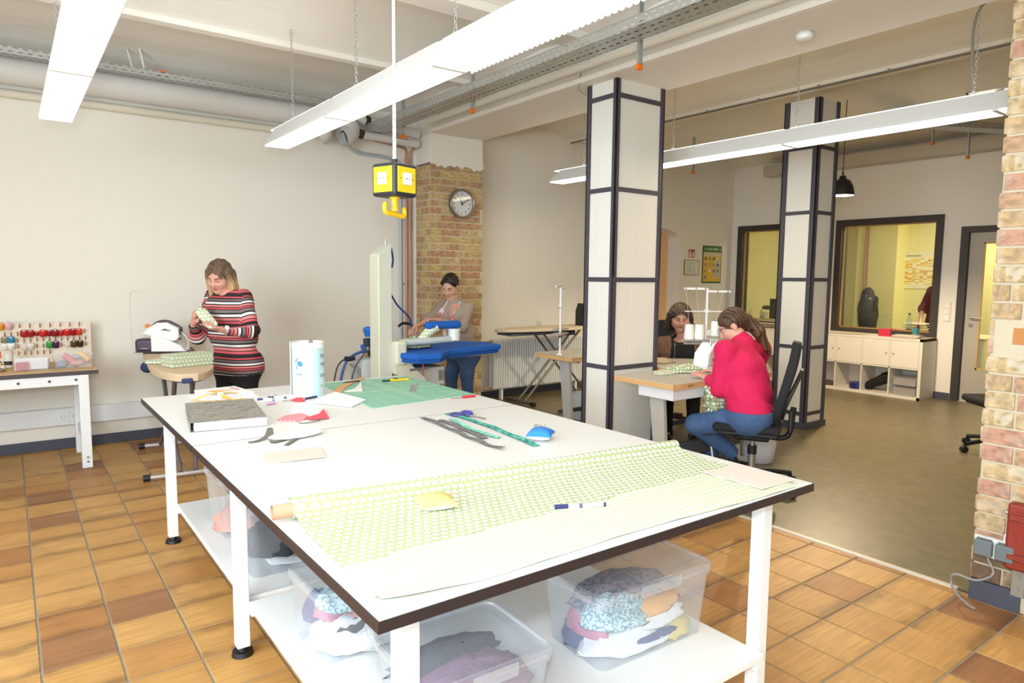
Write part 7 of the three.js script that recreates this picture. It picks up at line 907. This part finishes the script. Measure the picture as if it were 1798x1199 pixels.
// --- standing woman in the striped jumper
{
  const A = (px, py, d) => atD(px, py, d), hd = rad(245);
  const j = { chest: A(404, 546, 5.58), waist: A(412, 588, 5.61), hips: A(417, 640, 5.63), neck: A(399, 514, 5.61), head: A(386, 486, 5.55), ls: A(427, 523, 5.51), le: A(442, 580, 5.46), lw: A(397, 580, 5.33), rs: A(377, 520, 5.70), re: A(347, 591, 5.52), rw: A(340, 568, 5.40), lh: A(432, 652, 5.57), rh: A(402, 652, 5.70) };
  j.lk = j.lh.clone().add(V3(-0.02, -0.40, 0.02)); j.rk = j.rh.clone().add(V3(-0.02, -0.40, 0.0)); j.la = V3(j.lk.x, 0.08, j.lk.z); j.ra = V3(j.rk.x, 0.08, j.rk.z);
  const st = [[12, '#2a2024'], [10, '#e0616c'], [4, '#2a2024'], [12, '#e88a88'], [5, '#2a2024'], [11, '#f2eeec'], [7, '#2a2024'], [12, '#7d7476'], [4, '#2a2024'], [6, '#d9525e'], [4, '#2a2024'], [7, '#e88a88'], [5, '#2a2024'], [8, '#f2eeec'], [5, '#2a2024'], [8, '#746a6c'], [5, '#2a2024'], [6, '#d9525e'], [5, '#2a2024']], tot = st.reduce((a, b) => a + b[0], 0);
  const stripeT = canv(16, 512, (x, w, h) => { let y = 0; for (const [n, c] of st) { x.fillStyle = c; x.fillRect(0, y, w, n / tot * h + 1); y += n / tot * h; } });
  const armUV = (s) => (x, y, z) => { const a = j[s + 's'], b = j[s + 'e'], c = j[s + 'w'], p = V3(x, y, z), d1 = sub3(b, a), L1 = d1.length(), d2 = sub3(c, b), t1 = sub3(p, a).dot(d1) / (L1 * L1), t2 = sub3(p, b).dot(d2) / d2.lengthSq(); return t1 < 0.93 ? t1 * L1 : L1 * 0.93 + Math.max(0, t2) * d2.length() + 0.03; };
  const uL = armUV('l'), uR = armUV('r');
  const stripes = P => { const u = (x, y, z, key) => { const s = key === 1 ? uL(x, y, z) : key === 2 ? uR(x, y, z) : (j.ls.y - y) + 0.02; return [0, s / 0.245]; }; u.key = (x, y, z) => { const t = P.torso(x, y, z), l = P.aL(x, y, z), r = P.aR(x, y, z); return l < t && l < r ? 1 : r < t ? 2 : 0; }; return u; };
  const neckC = A(399, 520, 5.57), hair = { pad: 0.24, cell: 0.0055, f: (() => { const shell = elp(V3(0, 0.042, 0.014), [0.089, 0.100, 0.108]), sideL = union([cap([0.076, 0.03, 0.0], [0.090, -0.19, -0.03], 0.038, 0.026), cap([0.06, 0.0, 0.05], [0.07, -0.17, 0.03], 0.05, 0.04)], 0.03), sideR = union([cap([-0.076, 0.03, 0.0], [-0.090, -0.19, -0.03], 0.038, 0.026), cap([-0.06, 0.0, 0.05], [-0.07, -0.17, 0.03], 0.05, 0.04)], 0.03), back = cap([0, 0.0, 0.07], [0, -0.13, 0.075], 0.06, 0.05), fr = union([cap([0.01, 0.118, -0.06], [0.074, 0.03, -0.066], 0.018, 0.012), cap([0.01, 0.118, -0.06], [-0.068, 0.03, -0.068], 0.018, 0.012)], 0.02), face = elp(V3(0, -0.03, -0.10), [0.060, 0.105, 0.085]); return (x, y, z) => { let d = union2(shell(x, y, z), sideL(x, y, z), sideR(x, y, z), back(x, y, z)); d = Math.max(d, -face(x, y, z)); d = smin(d, fr(x, y, z), 0.012); return d + strandBump(x, y, z) + 0.003 * Math.sin(x * 160 + y * 20); }; })(), col: (x, y, z) => mixc(lin(0x6a5442), lin(0xd0b082), (0.05 - y) / 0.13 + 0.3 * Math.sin(x * 190 + z * 120) - 0.05) };
  person({ label: 'standing woman in a striped jumper folding cloth at the ironing board', root: [j.hips.x, j.hips.z], heading: hd, j, build: 1.12, skin: 0xdca592, fat: 1.06, headHeading: rad(226), headPitch: -0.45, headRoll: 0.05, hair, headScale: 1.02,
    hands: [{ w: j.lw.clone().add(V3(-0.02, 0.005, 0.01)), d: sub3(A(360, 572, 5.22), j.lw), p: V3(-0.1, 1, -0.2), s: V3(-0.2, 0.4, -1), curl: [0.35, 0.4, 0.45, 0.5], thumb: 0.3 }, { w: j.rw, d: sub3(A(341, 540, 5.33), j.rw), p: V3(1, -0.05, 0.1), s: V3(0.2, 0.1, 1), curl: [0.9, 0.95, 1.0, 1.1], thumb: 0.9 }],
    clothes: [{ name: 'striped_jumper', pts: top4, mat: std(0xffffff, 0.85, { map: stripeT }), uv: stripes, f: P => { const base = union([P.torso, P.aL, P.aR], 0.025), cl = sleeve(j, 'l', 0.93), cr = sleeve(j, 'r', 0.93), nk = cap(neckC, neckC.clone().add(V3(-0.01, 0.1, 0.01)), 0.062, 0.075), hem = j.hips.y - 0.075; return (x, y, z) => { let d = base(x, y, z) - 0.010 + 0.002 * Math.sin(y * 60 + x * 30); if (P.aL(x, y, z) < P.torso(x, y, z)) d = Math.max(d, cl(x, y, z)); if (P.aR(x, y, z) < P.torso(x, y, z)) d = Math.max(d, cr(x, y, z)); d = Math.max(d, hem - y); return Math.max(d, -nk(x, y, z)); }; } },
      { name: 'black_trousers', pts: bot4, mat: std(0x17161a, 0.9), f: P => { const b = union([P.torso, P.leg], 0.03); return (x, y, z) => Math.max(b(x, y, z) - 0.008, y - j.hips.y + 0.06, 0.10 - y); } }],
    shoes: [{ a: V3(j.la.x, 0.045, j.la.z), d: V3(Math.sin(hd), 0, -Math.cos(hd)), c: 0x222226 }, { a: V3(j.ra.x, 0.045, j.ra.z), d: V3(Math.sin(hd), 0, -Math.cos(hd)), c: 0x222226 }] });
  const w = thing('wrist_watch', 'silver wrist watch on the arm of the woman in stripes', 'watch', [j.lw.x, j.lw.y, j.lw.z]); const wd = sub3(j.lw, j.le).normalize(); obj('strap', new THREE.TorusGeometry(0.034, 0.008, 8, 24).applyQuaternion(new THREE.Quaternion().setFromUnitVectors(V3(0, 0, 1), wd)), std(0xc9c9c6, 0.3, { metalness: 0.7 }), w); obj('watch_face', cyl([0.0, 0.02, 0.028], [0, 0.024, 0.036], 0.017), std(0xdfe0dc, 0.3), w);
  const a = A(352, 545, 5.30), b = A(374, 572, 5.24), fc = thing('folded_cloth_in_hand', 'folded flowered cloth held between both hands of the standing woman', 'cloth', [a.x, a.y, a.z]); obj('cloth', boxUV(G(new THREE.CapsuleGeometry(0.045, 0.14, 6, 14).scale(1, 1, 0.4).applyQuaternion(new THREE.Quaternion().setFromUnitVectors(V3(0, 1, 0), sub3(a, b).normalize())).translate((b.x - a.x) / 2, (b.y - a.y) / 2, (b.z - a.z) / 2))), pale2M, fc); obj('folded_edge', boxUV(ell(0.018, 0.045, 0.012, 0.0, 0.0, 0.012)), crumpM, fc);
}
function union2(a, b, c, d) { return smin(smin(a, b, 0.025), smin(c, d, 0.025), 0.025); }
// --- woman at the steam press
{
  const A = (px, py, d) => atD(px, py, d), hd = rad(250);
  const j = { chest: A(800, 553, 7.15), waist: A(807, 585, 7.18), hips: A(813, 620, 7.18), neck: A(797, 530, 7.18), head: A(791, 503, 7.12), ls: A(822, 541, 7.07), le: A(812, 575, 6.92), lw: A(768, 562, 6.80), rs: A(778, 536, 7.29), re: A(752, 562, 7.05), rw: A(731, 574, 6.85), lh: A(822, 632, 7.12), rh: A(800, 632, 7.26) };
  j.lk = V3(j.lh.x - 0.02, 0.46, j.lh.z + 0.01); j.rk = V3(j.rh.x - 0.05, 0.46, j.rh.z); j.la = V3(j.lk.x + 0.02, 0.08, j.lk.z); j.ra = V3(j.rk.x, 0.08, j.rk.z);
  const rt = V3(Math.cos(hd), 0, Math.sin(hd));
  const argyle = canv(256, 256, (x, w) => { x.fillStyle = '#a8978a'; x.fillRect(0, 0, w, w); const dia = (cx, cy, rx, ry, c) => { x.fillStyle = c; x.beginPath(); x.moveTo(cx, cy - ry); x.lineTo(cx + rx, cy); x.lineTo(cx, cy + ry); x.lineTo(cx - rx, cy); x.fill(); };
    const L1 = ['#dcc8d4', '#d87886', '#efe6e0', '#e6d694', '#d98a96', '#e6d694', '#7c3a78', '#efe6e0'], L2 = ['#e6d8da', '#d8707c', '#efe4dc', '#d98a8a', '#efe6e0', '#d98a96', '#e4d69a', '#c98894']; for (let r = 0; r < 8; r++) { dia(80, 22 + r * 30, 24, 29, L1[r]); dia(176, 22 + r * 30, 24, 29, L2[r]); if (r > 2) dia(128, 37 + r * 30, 24, 29, r % 2 ? '#d8808a' : '#a8978a'); } x.fillStyle = '#a8978a'; x.fillRect(0, w - 14, 14, 14); });
  const fwd = V3(Math.sin(hd), 0, -Math.cos(hd));
  const vA = A(797, 534, 7.02), hair = { pad: 0.2, cell: 0.0055, hex: 0x1d1412, f: (() => { const shell = elp(V3(0, 0.045, 0.02), [0.087, 0.094, 0.104]), bun = elp(V3(0, -0.035, 0.105), [0.05, 0.045, 0.04]), face = elp(V3(0, -0.03, -0.10), [0.085, 0.118, 0.085]), fr = union([cap([0.0, 0.128, -0.04], [0.078, 0.05, -0.02], 0.016, 0.018), cap([0.0, 0.128, -0.04], [-0.078, 0.05, -0.02], 0.016, 0.018)], 0.02); return (x, y, z) => { let d = Math.max(smin(shell(x, y, z), bun(x, y, z), 0.02), -face(x, y, z)); d = smin(d, fr(x, y, z), 0.015); return d + strandBump(x, y, z, 26, 0.002); }; })() };
  person({ label: 'dark-haired woman in a beige argyle jumper working at the steam press', root: [j.hips.x, j.hips.z], heading: hd, j, build: 0.98, skin: 0xd6a68c, headHeading: rad(236), headPitch: -0.5, hair, brow: 0x2a1a14, headScale: 1.0,
    hands: [{ w: j.lw, d: sub3(A(748, 560, 6.74), j.lw), p: V3(0, -1, 0.1), s: V3(-0.3, 0, -1), curl: [0.5, 0.55, 0.6, 0.6], thumb: 0.4 }, { w: j.rw, d: sub3(A(720, 582, 6.78), j.rw), p: V3(0.2, -1, 0.2), s: V3(0, 0.2, 1), curl: [0.9, 0.95, 1, 1], thumb: 0.8 }],
    clothes: [{ name: 'argyle_jumper', pts: top4, mat: std(0xffffff, 0.88, { map: argyle }), uv: P => { const u = (x, y, z, key) => { if (key !== 0) return [0.02, 0.02]; const a = (x - j.chest.x) * rt.x + (z - j.chest.z) * rt.z, b = (x - j.chest.x) * fwd.x + (z - j.chest.z) * fwd.z; return [clamp(0.5 + a / 0.40, 0.01, 0.99), clamp((y - j.hips.y + 0.03) / 0.52, 0.01, 0.99)]; }; u.key = (x, y, z) => { const t = P.torso(x, y, z); if (Math.min(P.aL(x, y, z), P.aR(x, y, z)) < t) return 1; const a = (x - j.chest.x) * rt.x + (z - j.chest.z) * rt.z, b = (x - j.chest.x) * fwd.x + (z - j.chest.z) * fwd.z; return b > 0.0 ? 0 : 2; }; return u; }, f: P => { const base = union([P.torso, P.aL, P.aR], 0.025), cl = sleeve(j, 'l', 0.95), cr = sleeve(j, 'r', 0.95), vn = cap(vA, vA.clone().addScaledVector(fwd, 0.06).add(V3(0, -0.14, 0)), 0.075, 0.006), hem = j.hips.y - 0.02; return (x, y, z) => { let d = base(x, y, z) - 0.009 + 0.0015 * Math.sin(y * 70 + x * 40); if (P.aL(x, y, z) < P.torso(x, y, z)) d = Math.max(d, cl(x, y, z)); if (P.aR(x, y, z) < P.torso(x, y, z)) d = Math.max(d, cr(x, y, z)); d = Math.max(d, hem - y); return Math.max(d, -vn(x, y, z)); }; } },
      { name: 'jeans', pts: bot4, mat: jeansM, f: P => { const b = union([P.torso, P.leg], 0.03); return (x, y, z) => Math.max(b(x, y, z) - 0.007, y - j.hips.y - 0.03, 0.09 - y); } }],
    shoes: [{ a: V3(j.la.x, 0.045, j.la.z), d: fwd, c: 0x2a2a30 }, { a: V3(j.ra.x, 0.045, j.ra.z), d: fwd, c: 0x2a2a30 }] });
}
// --- seated woman in the brown cardigan
{
  const A = (px, py, d) => atD(px, py, d), hd = rad(224), F = V3(Math.sin(hd), 0, -Math.cos(hd)), Rt = V3(Math.cos(hd), 0, Math.sin(hd));
  const j = { chest: A(1193, 620, 6.52), waist: A(1198, 655, 6.55), hips: V3(5.24, 0.56, -4.40), neck: A(1196, 589, 6.58), head: A(1194, 557, 6.48), ls: A(1236, 609, 6.52), le: A(1246, 655, 6.42), lw: A(1226, 648, 6.16), rs: A(1158, 609, 6.62), re: A(1146, 655, 6.50), rw: A(1172, 652, 6.22) };
  const hp = (s, a, b, y) => j.hips.clone().addScaledVector(Rt, s).addScaledVector(F, a).setY(y);
  j.lh = hp(-0.1, 0.02, 0, 0.53); j.rh = hp(0.1, 0.02, 0, 0.53); j.lk = hp(-0.14, 0.44, 0, 0.50); j.rk = hp(0.10, 0.44, 0, 0.50); j.la = hp(-0.14, 0.5, 0, 0.08); j.ra = hp(0.10, 0.56, 0, 0.08);
  const tweedT = pix(128, 128, (x, y) => { const n = 0.6 * hash3(x >> 1, y >> 1, 4) + 0.4 * fbm(x / 12, y / 12, 3, 3); return [70 + 80 * n, 52 + 62 * n, 42 + 52 * n]; }), tweed = std(0xffffff, 0.95, { map: rep(tweedT, 5, 5) });
  const neckC = A(1195, 596, 6.47);
  const hair = { pad: 0.24, cell: 0.006, hex: 0x33251e, f: (() => { const shell = elp(V3(0, 0.042, 0.016), [0.100, 0.100, 0.108]), l = union([cap([0.085, 0.03, 0.0], [0.108, -0.10, 0.0], 0.032, 0.036), cap([0.07, 0, 0.05], [0.085, -0.12, 0.05], 0.05, 0.04)], 0.03), r = union([cap([-0.085, 0.03, 0.0], [-0.105, -0.08, 0.0], 0.032, 0.032), cap([-0.07, 0, 0.05], [-0.085, -0.11, 0.05], 0.05, 0.04)], 0.03), bk = cap([0, 0, 0.07], [0, -0.11, 0.07], 0.06), face = elp(V3(0, -0.03, -0.10), [0.066, 0.100, 0.085]); return (x, y, z) => Math.max(union2(shell(x, y, z), l(x, y, z), r(x, y, z), bk(x, y, z)), -face(x, y, z)) + 0.004 * Math.sin(x * 120 + 2 * Math.sin(y * 60)) * Math.sin(y * 90 + z * 70); })(), col: (x, y, z) => mixc(lin(0x3a281f), lin(0x9a8572), 0.4 * (0.5 + 0.5 * Math.sin(x * 300 + 4 * Math.sin(y * 50))) * clamp((y + 0.0) / 0.1)) };
  person({ label: 'seated woman in black top and brown cardigan looking down behind the thread cones', root: [j.hips.x, j.hips.z], heading: hd, j, build: 1.22, skin: 0xcc9b86, fat: 1.16, headHeading: rad(222), headPitch: -0.35, hair, brow: 0x3a2a22, lip: 0x9a5850, headScale: 1.0,
    hands: [{ w: j.lw, d: F.clone().add(V3(0, -0.15, 0)).addScaledVector(Rt, 0.3), p: V3(0, -1, 0), s: Rt, curl: [0.3, 0.3, 0.35, 0.4] }, { w: j.rw, d: F.clone().add(V3(0, -0.15, 0)).addScaledVector(Rt, -0.3), p: V3(0, -1, 0), s: Rt.clone().negate(), curl: [0.3, 0.3, 0.35, 0.4] }],
    clothes: [{ name: 'black_top', pts: top4, mat: std(0x131315, 0.9), f: P => { const nk = cap(neckC, neckC.clone().add(V3(0.0, 0.1, 0)), 0.07, 0.085); return (x, y, z) => Math.max(P.torso(x, y, z) - 0.009, j.hips.y - 0.05 - y, -nk(x, y, z)); } },
      { name: 'brown_cardigan', pts: top4, mat: tweed, f: P => { const base = union([P.torso, P.aL, P.aR], 0.03), cl = sleeve(j, 'l', 0.96), cr = sleeve(j, 'r', 0.96), nk = cap(neckC, neckC.clone().add(V3(0, 0.1, 0)), 0.08, 0.095); return (x, y, z) => { let d = base(x, y, z) - 0.024 + 0.003 * Math.sin(y * 50 + x * 30); const t = P.torso(x, y, z), al = P.aL(x, y, z), ar = P.aR(x, y, z); if (al < t) d = Math.max(d, cl(x, y, z)); if (ar < t) d = Math.max(d, cr(x, y, z)); const b = (x - j.chest.x) * F.x + (z - j.chest.z) * F.z, a = (x - j.chest.x) * Rt.x + (z - j.chest.z) * Rt.z, op = 0.105 + (j.ls.y - y) * 0.12; if (Math.min(al, ar) > t - 0.02 || b > 0.1) d = Math.max(d, Math.min(b - 0.0 + 0.02, op - Math.abs(a + 0.01))); d = Math.max(d, j.hips.y - 0.06 - y); return Math.max(d, -nk(x, y, z)); }; } },
      { name: 'black_trousers', pts: bot4, mat: std(0x151417, 0.9), f: P => { const b = union([P.torso, P.leg], 0.03); return (x, y, z) => Math.max(b(x, y, z) - 0.009, y - j.hips.y - 0.06, 0.1 - y); } }],
    shoes: [{ a: j.la.clone().setY(0.045), d: F, c: 0x1a1a1c }, { a: j.ra.clone().setY(0.045), d: F, c: 0x1a1a1c }] });
  const p = A(1185, 605, 6.28), gl = thing('hanging_glasses', 'folded spectacles hooked on the black top of the seated woman', 'glasses', [p.x, p.y, p.z], 0.7); obj('lens', ell(0.026, 0.022, 0.004, 0, 0, 0), phys(0xe6eaee, 0.05, { transmission: 0.4, thickness: 0 }), gl); obj('lens', ell(0.02, 0.026, 0.004, -0.03, -0.035, 0), phys(0x9aa0a6, 0.1, { transmission: 0.3, thickness: 0 }), gl); obj('temple', cyl([-0.03, -0.03, 0.0], [-0.06, -0.12, 0], 0.004), std(0x55565c, 0.4), gl);
}
// --- seated woman in the red jumper, seen from behind
{
  const A = (px, py, d) => atD(px, py, d), hd = rad(-30), F = V3(Math.sin(hd), 0, -Math.cos(hd)), Rt = V3(Math.cos(hd), 0, Math.sin(hd));
  const j = { chest: A(1303, 645, 4.92), waist: A(1312, 690, 4.88), hips: A(1318, 724, 4.86), neck: A(1303, 600, 4.98), head: A(1287, 573, 5.02), ls: A(1273, 616, 4.82), le: A(1263, 683, 4.86), lw: A(1243, 664, 5.02), rs: A(1336, 612, 5.12), re: A(1320, 670, 5.28), rw: A(1270, 655, 5.25), lh: A(1298, 738, 4.82), rh: A(1330, 734, 4.98), lk: A(1222, 745, 5.03), la: A(1288, 797, 5.12), rk: A(1262, 738, 5.30), ra: A(1248, 800, 5.45) };
  const red = 0xd81a56, nkC = j.neck.clone();
  const hair = { pad: 0.36, cell: 0.007, f: (() => { const shell = elp(V3(0, 0.04, 0.02), [0.087, 0.096, 0.106]), bk = cap([0, -0.01, 0.08], [0.0, -0.06, 0.085], 0.052, 0.035), tail = union([cap([0.0, -0.01, 0.115], [0.02, -0.12, 0.13], 0.036, 0.044), cap([0.02, -0.12, 0.13], [0.06, -0.30, 0.11], 0.044, 0.022)], 0.03), face = elp(V3(0, -0.055, -0.095), [0.085, 0.115, 0.082]), ear = elp(V3(-0.088, -0.005, 0.0), [0.03, 0.036, 0.026]); return (x, y, z) => { let d = smin(shell(x, y, z), bk(x, y, z), 0.03); d = smin(d, tail(x, y, z), 0.02); d = Math.max(d, -face(x, y, z)); d = Math.max(d, -ear(x, y, z)); return d + strandBump(x, y, z, 30, 0.002) + 0.0025 * Math.sin(x * 170 + z * 130); }; })(), col: (x, y, z) => mixc(lin(0x2c1a12), lin(0x6e4c32), 0.35 + 0.35 * Math.sin(x * 180 + z * 160) + (y < -0.1 ? 0.25 : 0)) };
  const redM = std(red, 0.85, { bumpMap: rep(bumpSoft, 3, 3), bumpScale: 0.004 });
  person({ label: 'seated woman in a red jumper and jeans sewing with her back turned', root: [j.hips.x, j.hips.z], heading: hd, j, build: 1.06, skin: 0xd9a48e, headHeading: rad(-38), headPitch: -0.6, hair, headScale: 1.0,
    hands: [{ w: j.lw, d: sub3(A(1226, 655, 5.1), j.lw), p: V3(0, -1, 0), s: Rt, curl: [0.25, 0.3, 0.35, 0.4] }, { w: j.rw, d: sub3(A(1250, 650, 5.3), j.rw), p: V3(0, -1, 0), s: Rt.clone().negate(), curl: [0.25, 0.3, 0.35, 0.4] }],
    clothes: [{ name: 'red_jumper', pts: top4, mat: redM, f: P => { const back = cap(j.chest.clone().addScaledVector(F, -0.03), j.waist.clone().addScaledVector(F, -0.03), 0.12, 0.13), base = union([P.torso, P.aL, P.aR, back], 0.035), cl = sleeve(j, 'l', 0.93), cr = sleeve(j, 'r', 0.93), collar = cap(nkC, lerp3(nkC, j.head, 0.12), 0.074, 0.068); return (x, y, z) => { let d = base(x, y, z) - 0.013 + 0.003 * Math.sin(y * 38 + x * 24 + 2 * Math.sin(z * 20)); d = smin(d, collar(x, y, z), 0.02); if (P.aL(x, y, z) < P.torso(x, y, z)) d = Math.max(d, cl(x, y, z)); if (P.aR(x, y, z) < P.torso(x, y, z)) d = Math.max(d, cr(x, y, z)); d = Math.max(d, j.hips.y - 0.005 - y); return d; }; } },
      { name: 'jeans', pts: bot4, mat: jeansM, f: P => { const seat = cap(j.hips.clone().addScaledVector(Rt, -0.1), j.hips.clone().addScaledVector(Rt, 0.1), 0.14), b = union([P.torso, P.leg, seat], 0.03), pl = plane(j.la, sub3(j.la, j.lk).normalize()); return (x, y, z) => Math.max(b(x, y, z) - 0.012, y - j.hips.y - 0.03, Math.hypot(x - j.la.x, z - j.la.z) < 0.13 && y < j.la.y + 0.1 ? pl(x, y, z) : -1); } }],
    shoes: [{ a: j.la.clone().add(V3(0, -0.05, 0)), d: V3(0.35, -0.65, 0.1), c: 0x2a2c30 }, { a: j.ra.clone().add(V3(0, -0.04, 0)), d: F, c: 0x2a2c30 }] });
  const p = A(1268, 577, 4.95), gl = thing('spectacles', 'thin framed spectacles worn by the woman in red', 'glasses', [p.x, p.y, p.z]); obj('temple', tube([A(1292, 578, 4.96), A(1280, 577, 4.95), A(1266, 577, 4.96)].map(q => q.sub(p)), 0.0025, 6), std(0x3a3a44, 0.4), gl); obj('rim', new THREE.TorusGeometry(0.022, 0.002, 6, 20).rotateY(1.0).translate(...sub3(A(1262, 582, 4.97), p).toArray()), std(0x3a3a44, 0.4), gl);
}
// --- person in the office, mostly behind the window frame
{
  const base = onX(1656, 540, 10.9), x0 = 10.9, z0 = base.z, hd = rad(180), Q = (a, b, y) => V3(x0 + a, y, z0 + b);
  const j = { chest: Q(0, 0, 1.22), waist: Q(0, 0, 1.05), hips: Q(0, 0, 0.90), neck: Q(0, 0, 1.40), head: Q(0, 0, 1.55), ls: Q(0.02, 0.17, 1.34), le: Q(-0.05, 0.24, 1.08), lw: Q(-0.22, 0.2, 0.90), rs: Q(0.02, -0.17, 1.34), re: Q(-0.06, -0.25, 1.08), rw: Q(-0.24, -0.20, 0.88), lh: Q(0, 0.09, 0.88), rh: Q(0, -0.09, 0.88), lk: Q(0, 0.1, 0.48), rk: Q(0, -0.1, 0.48), la: Q(0, 0.1, 0.08), ra: Q(0, -0.1, 0.08) };
  person({ label: 'person in a dark red shirt standing in the office behind the window frame', root: [x0, z0], heading: rad(270), j, build: 1.0, skin: 0xd2a184, headHeading: rad(270), headPitch: -0.3, hair: { hex: 0x33261e, cell: 0.009, f: (() => { const sh = elp(V3(0, 0.045, 0.02), [0.084, 0.092, 0.104]), fa = elp(V3(0, -0.045, -0.1), [0.09, 0.115, 0.085]); return (x, y, z) => Math.max(sh(x, y, z), -fa(x, y, z)); })() },
    hands: [{ w: j.rw, d: V3(-1, -0.5, 0.1), p: V3(0, -1, 0), s: V3(0, 0, 1), curl: [0.4, 0.4, 0.4, 0.4] }, { w: j.lw, d: V3(-1, -0.5, 0), p: V3(0, -1, 0), s: V3(0, 0, -1), curl: [0.4, 0.4, 0.4, 0.4] }],
    clothes: [{ name: 'dark_red_shirt', cell: 0.012, pts: top4, mat: std(0x5c1420, 0.9), f: P => { const b = union([P.torso, P.aL, P.aR], 0.025), cl = sleeve(j, 'l', 0.25), cr = sleeve(j, 'r', 0.25); return (x, y, z) => { let d = b(x, y, z) - 0.012; if (P.aL(x, y, z) < P.torso(x, y, z)) d = Math.max(d, cl(x, y, z)); if (P.aR(x, y, z) < P.torso(x, y, z)) d = Math.max(d, cr(x, y, z)); return Math.max(d, 0.86 - y); }; } }, { name: 'dark_trousers', cell: 0.012, pts: bot4, mat: std(0x24222a, 0.9), f: P => { const b = union([P.torso, P.leg], 0.03); return (x, y, z) => Math.max(b(x, y, z) - 0.008, y - 0.93, 0.09 - y); } }],
    shoes: [{ a: Q(0, 0.1, 0.045), d: V3(-1, 0, 0), c: 0x222222 }, { a: Q(0, -0.1, 0.045), d: V3(-1, 0, 0), c: 0x222222 }] });
}
renderer.render(scene, camera);
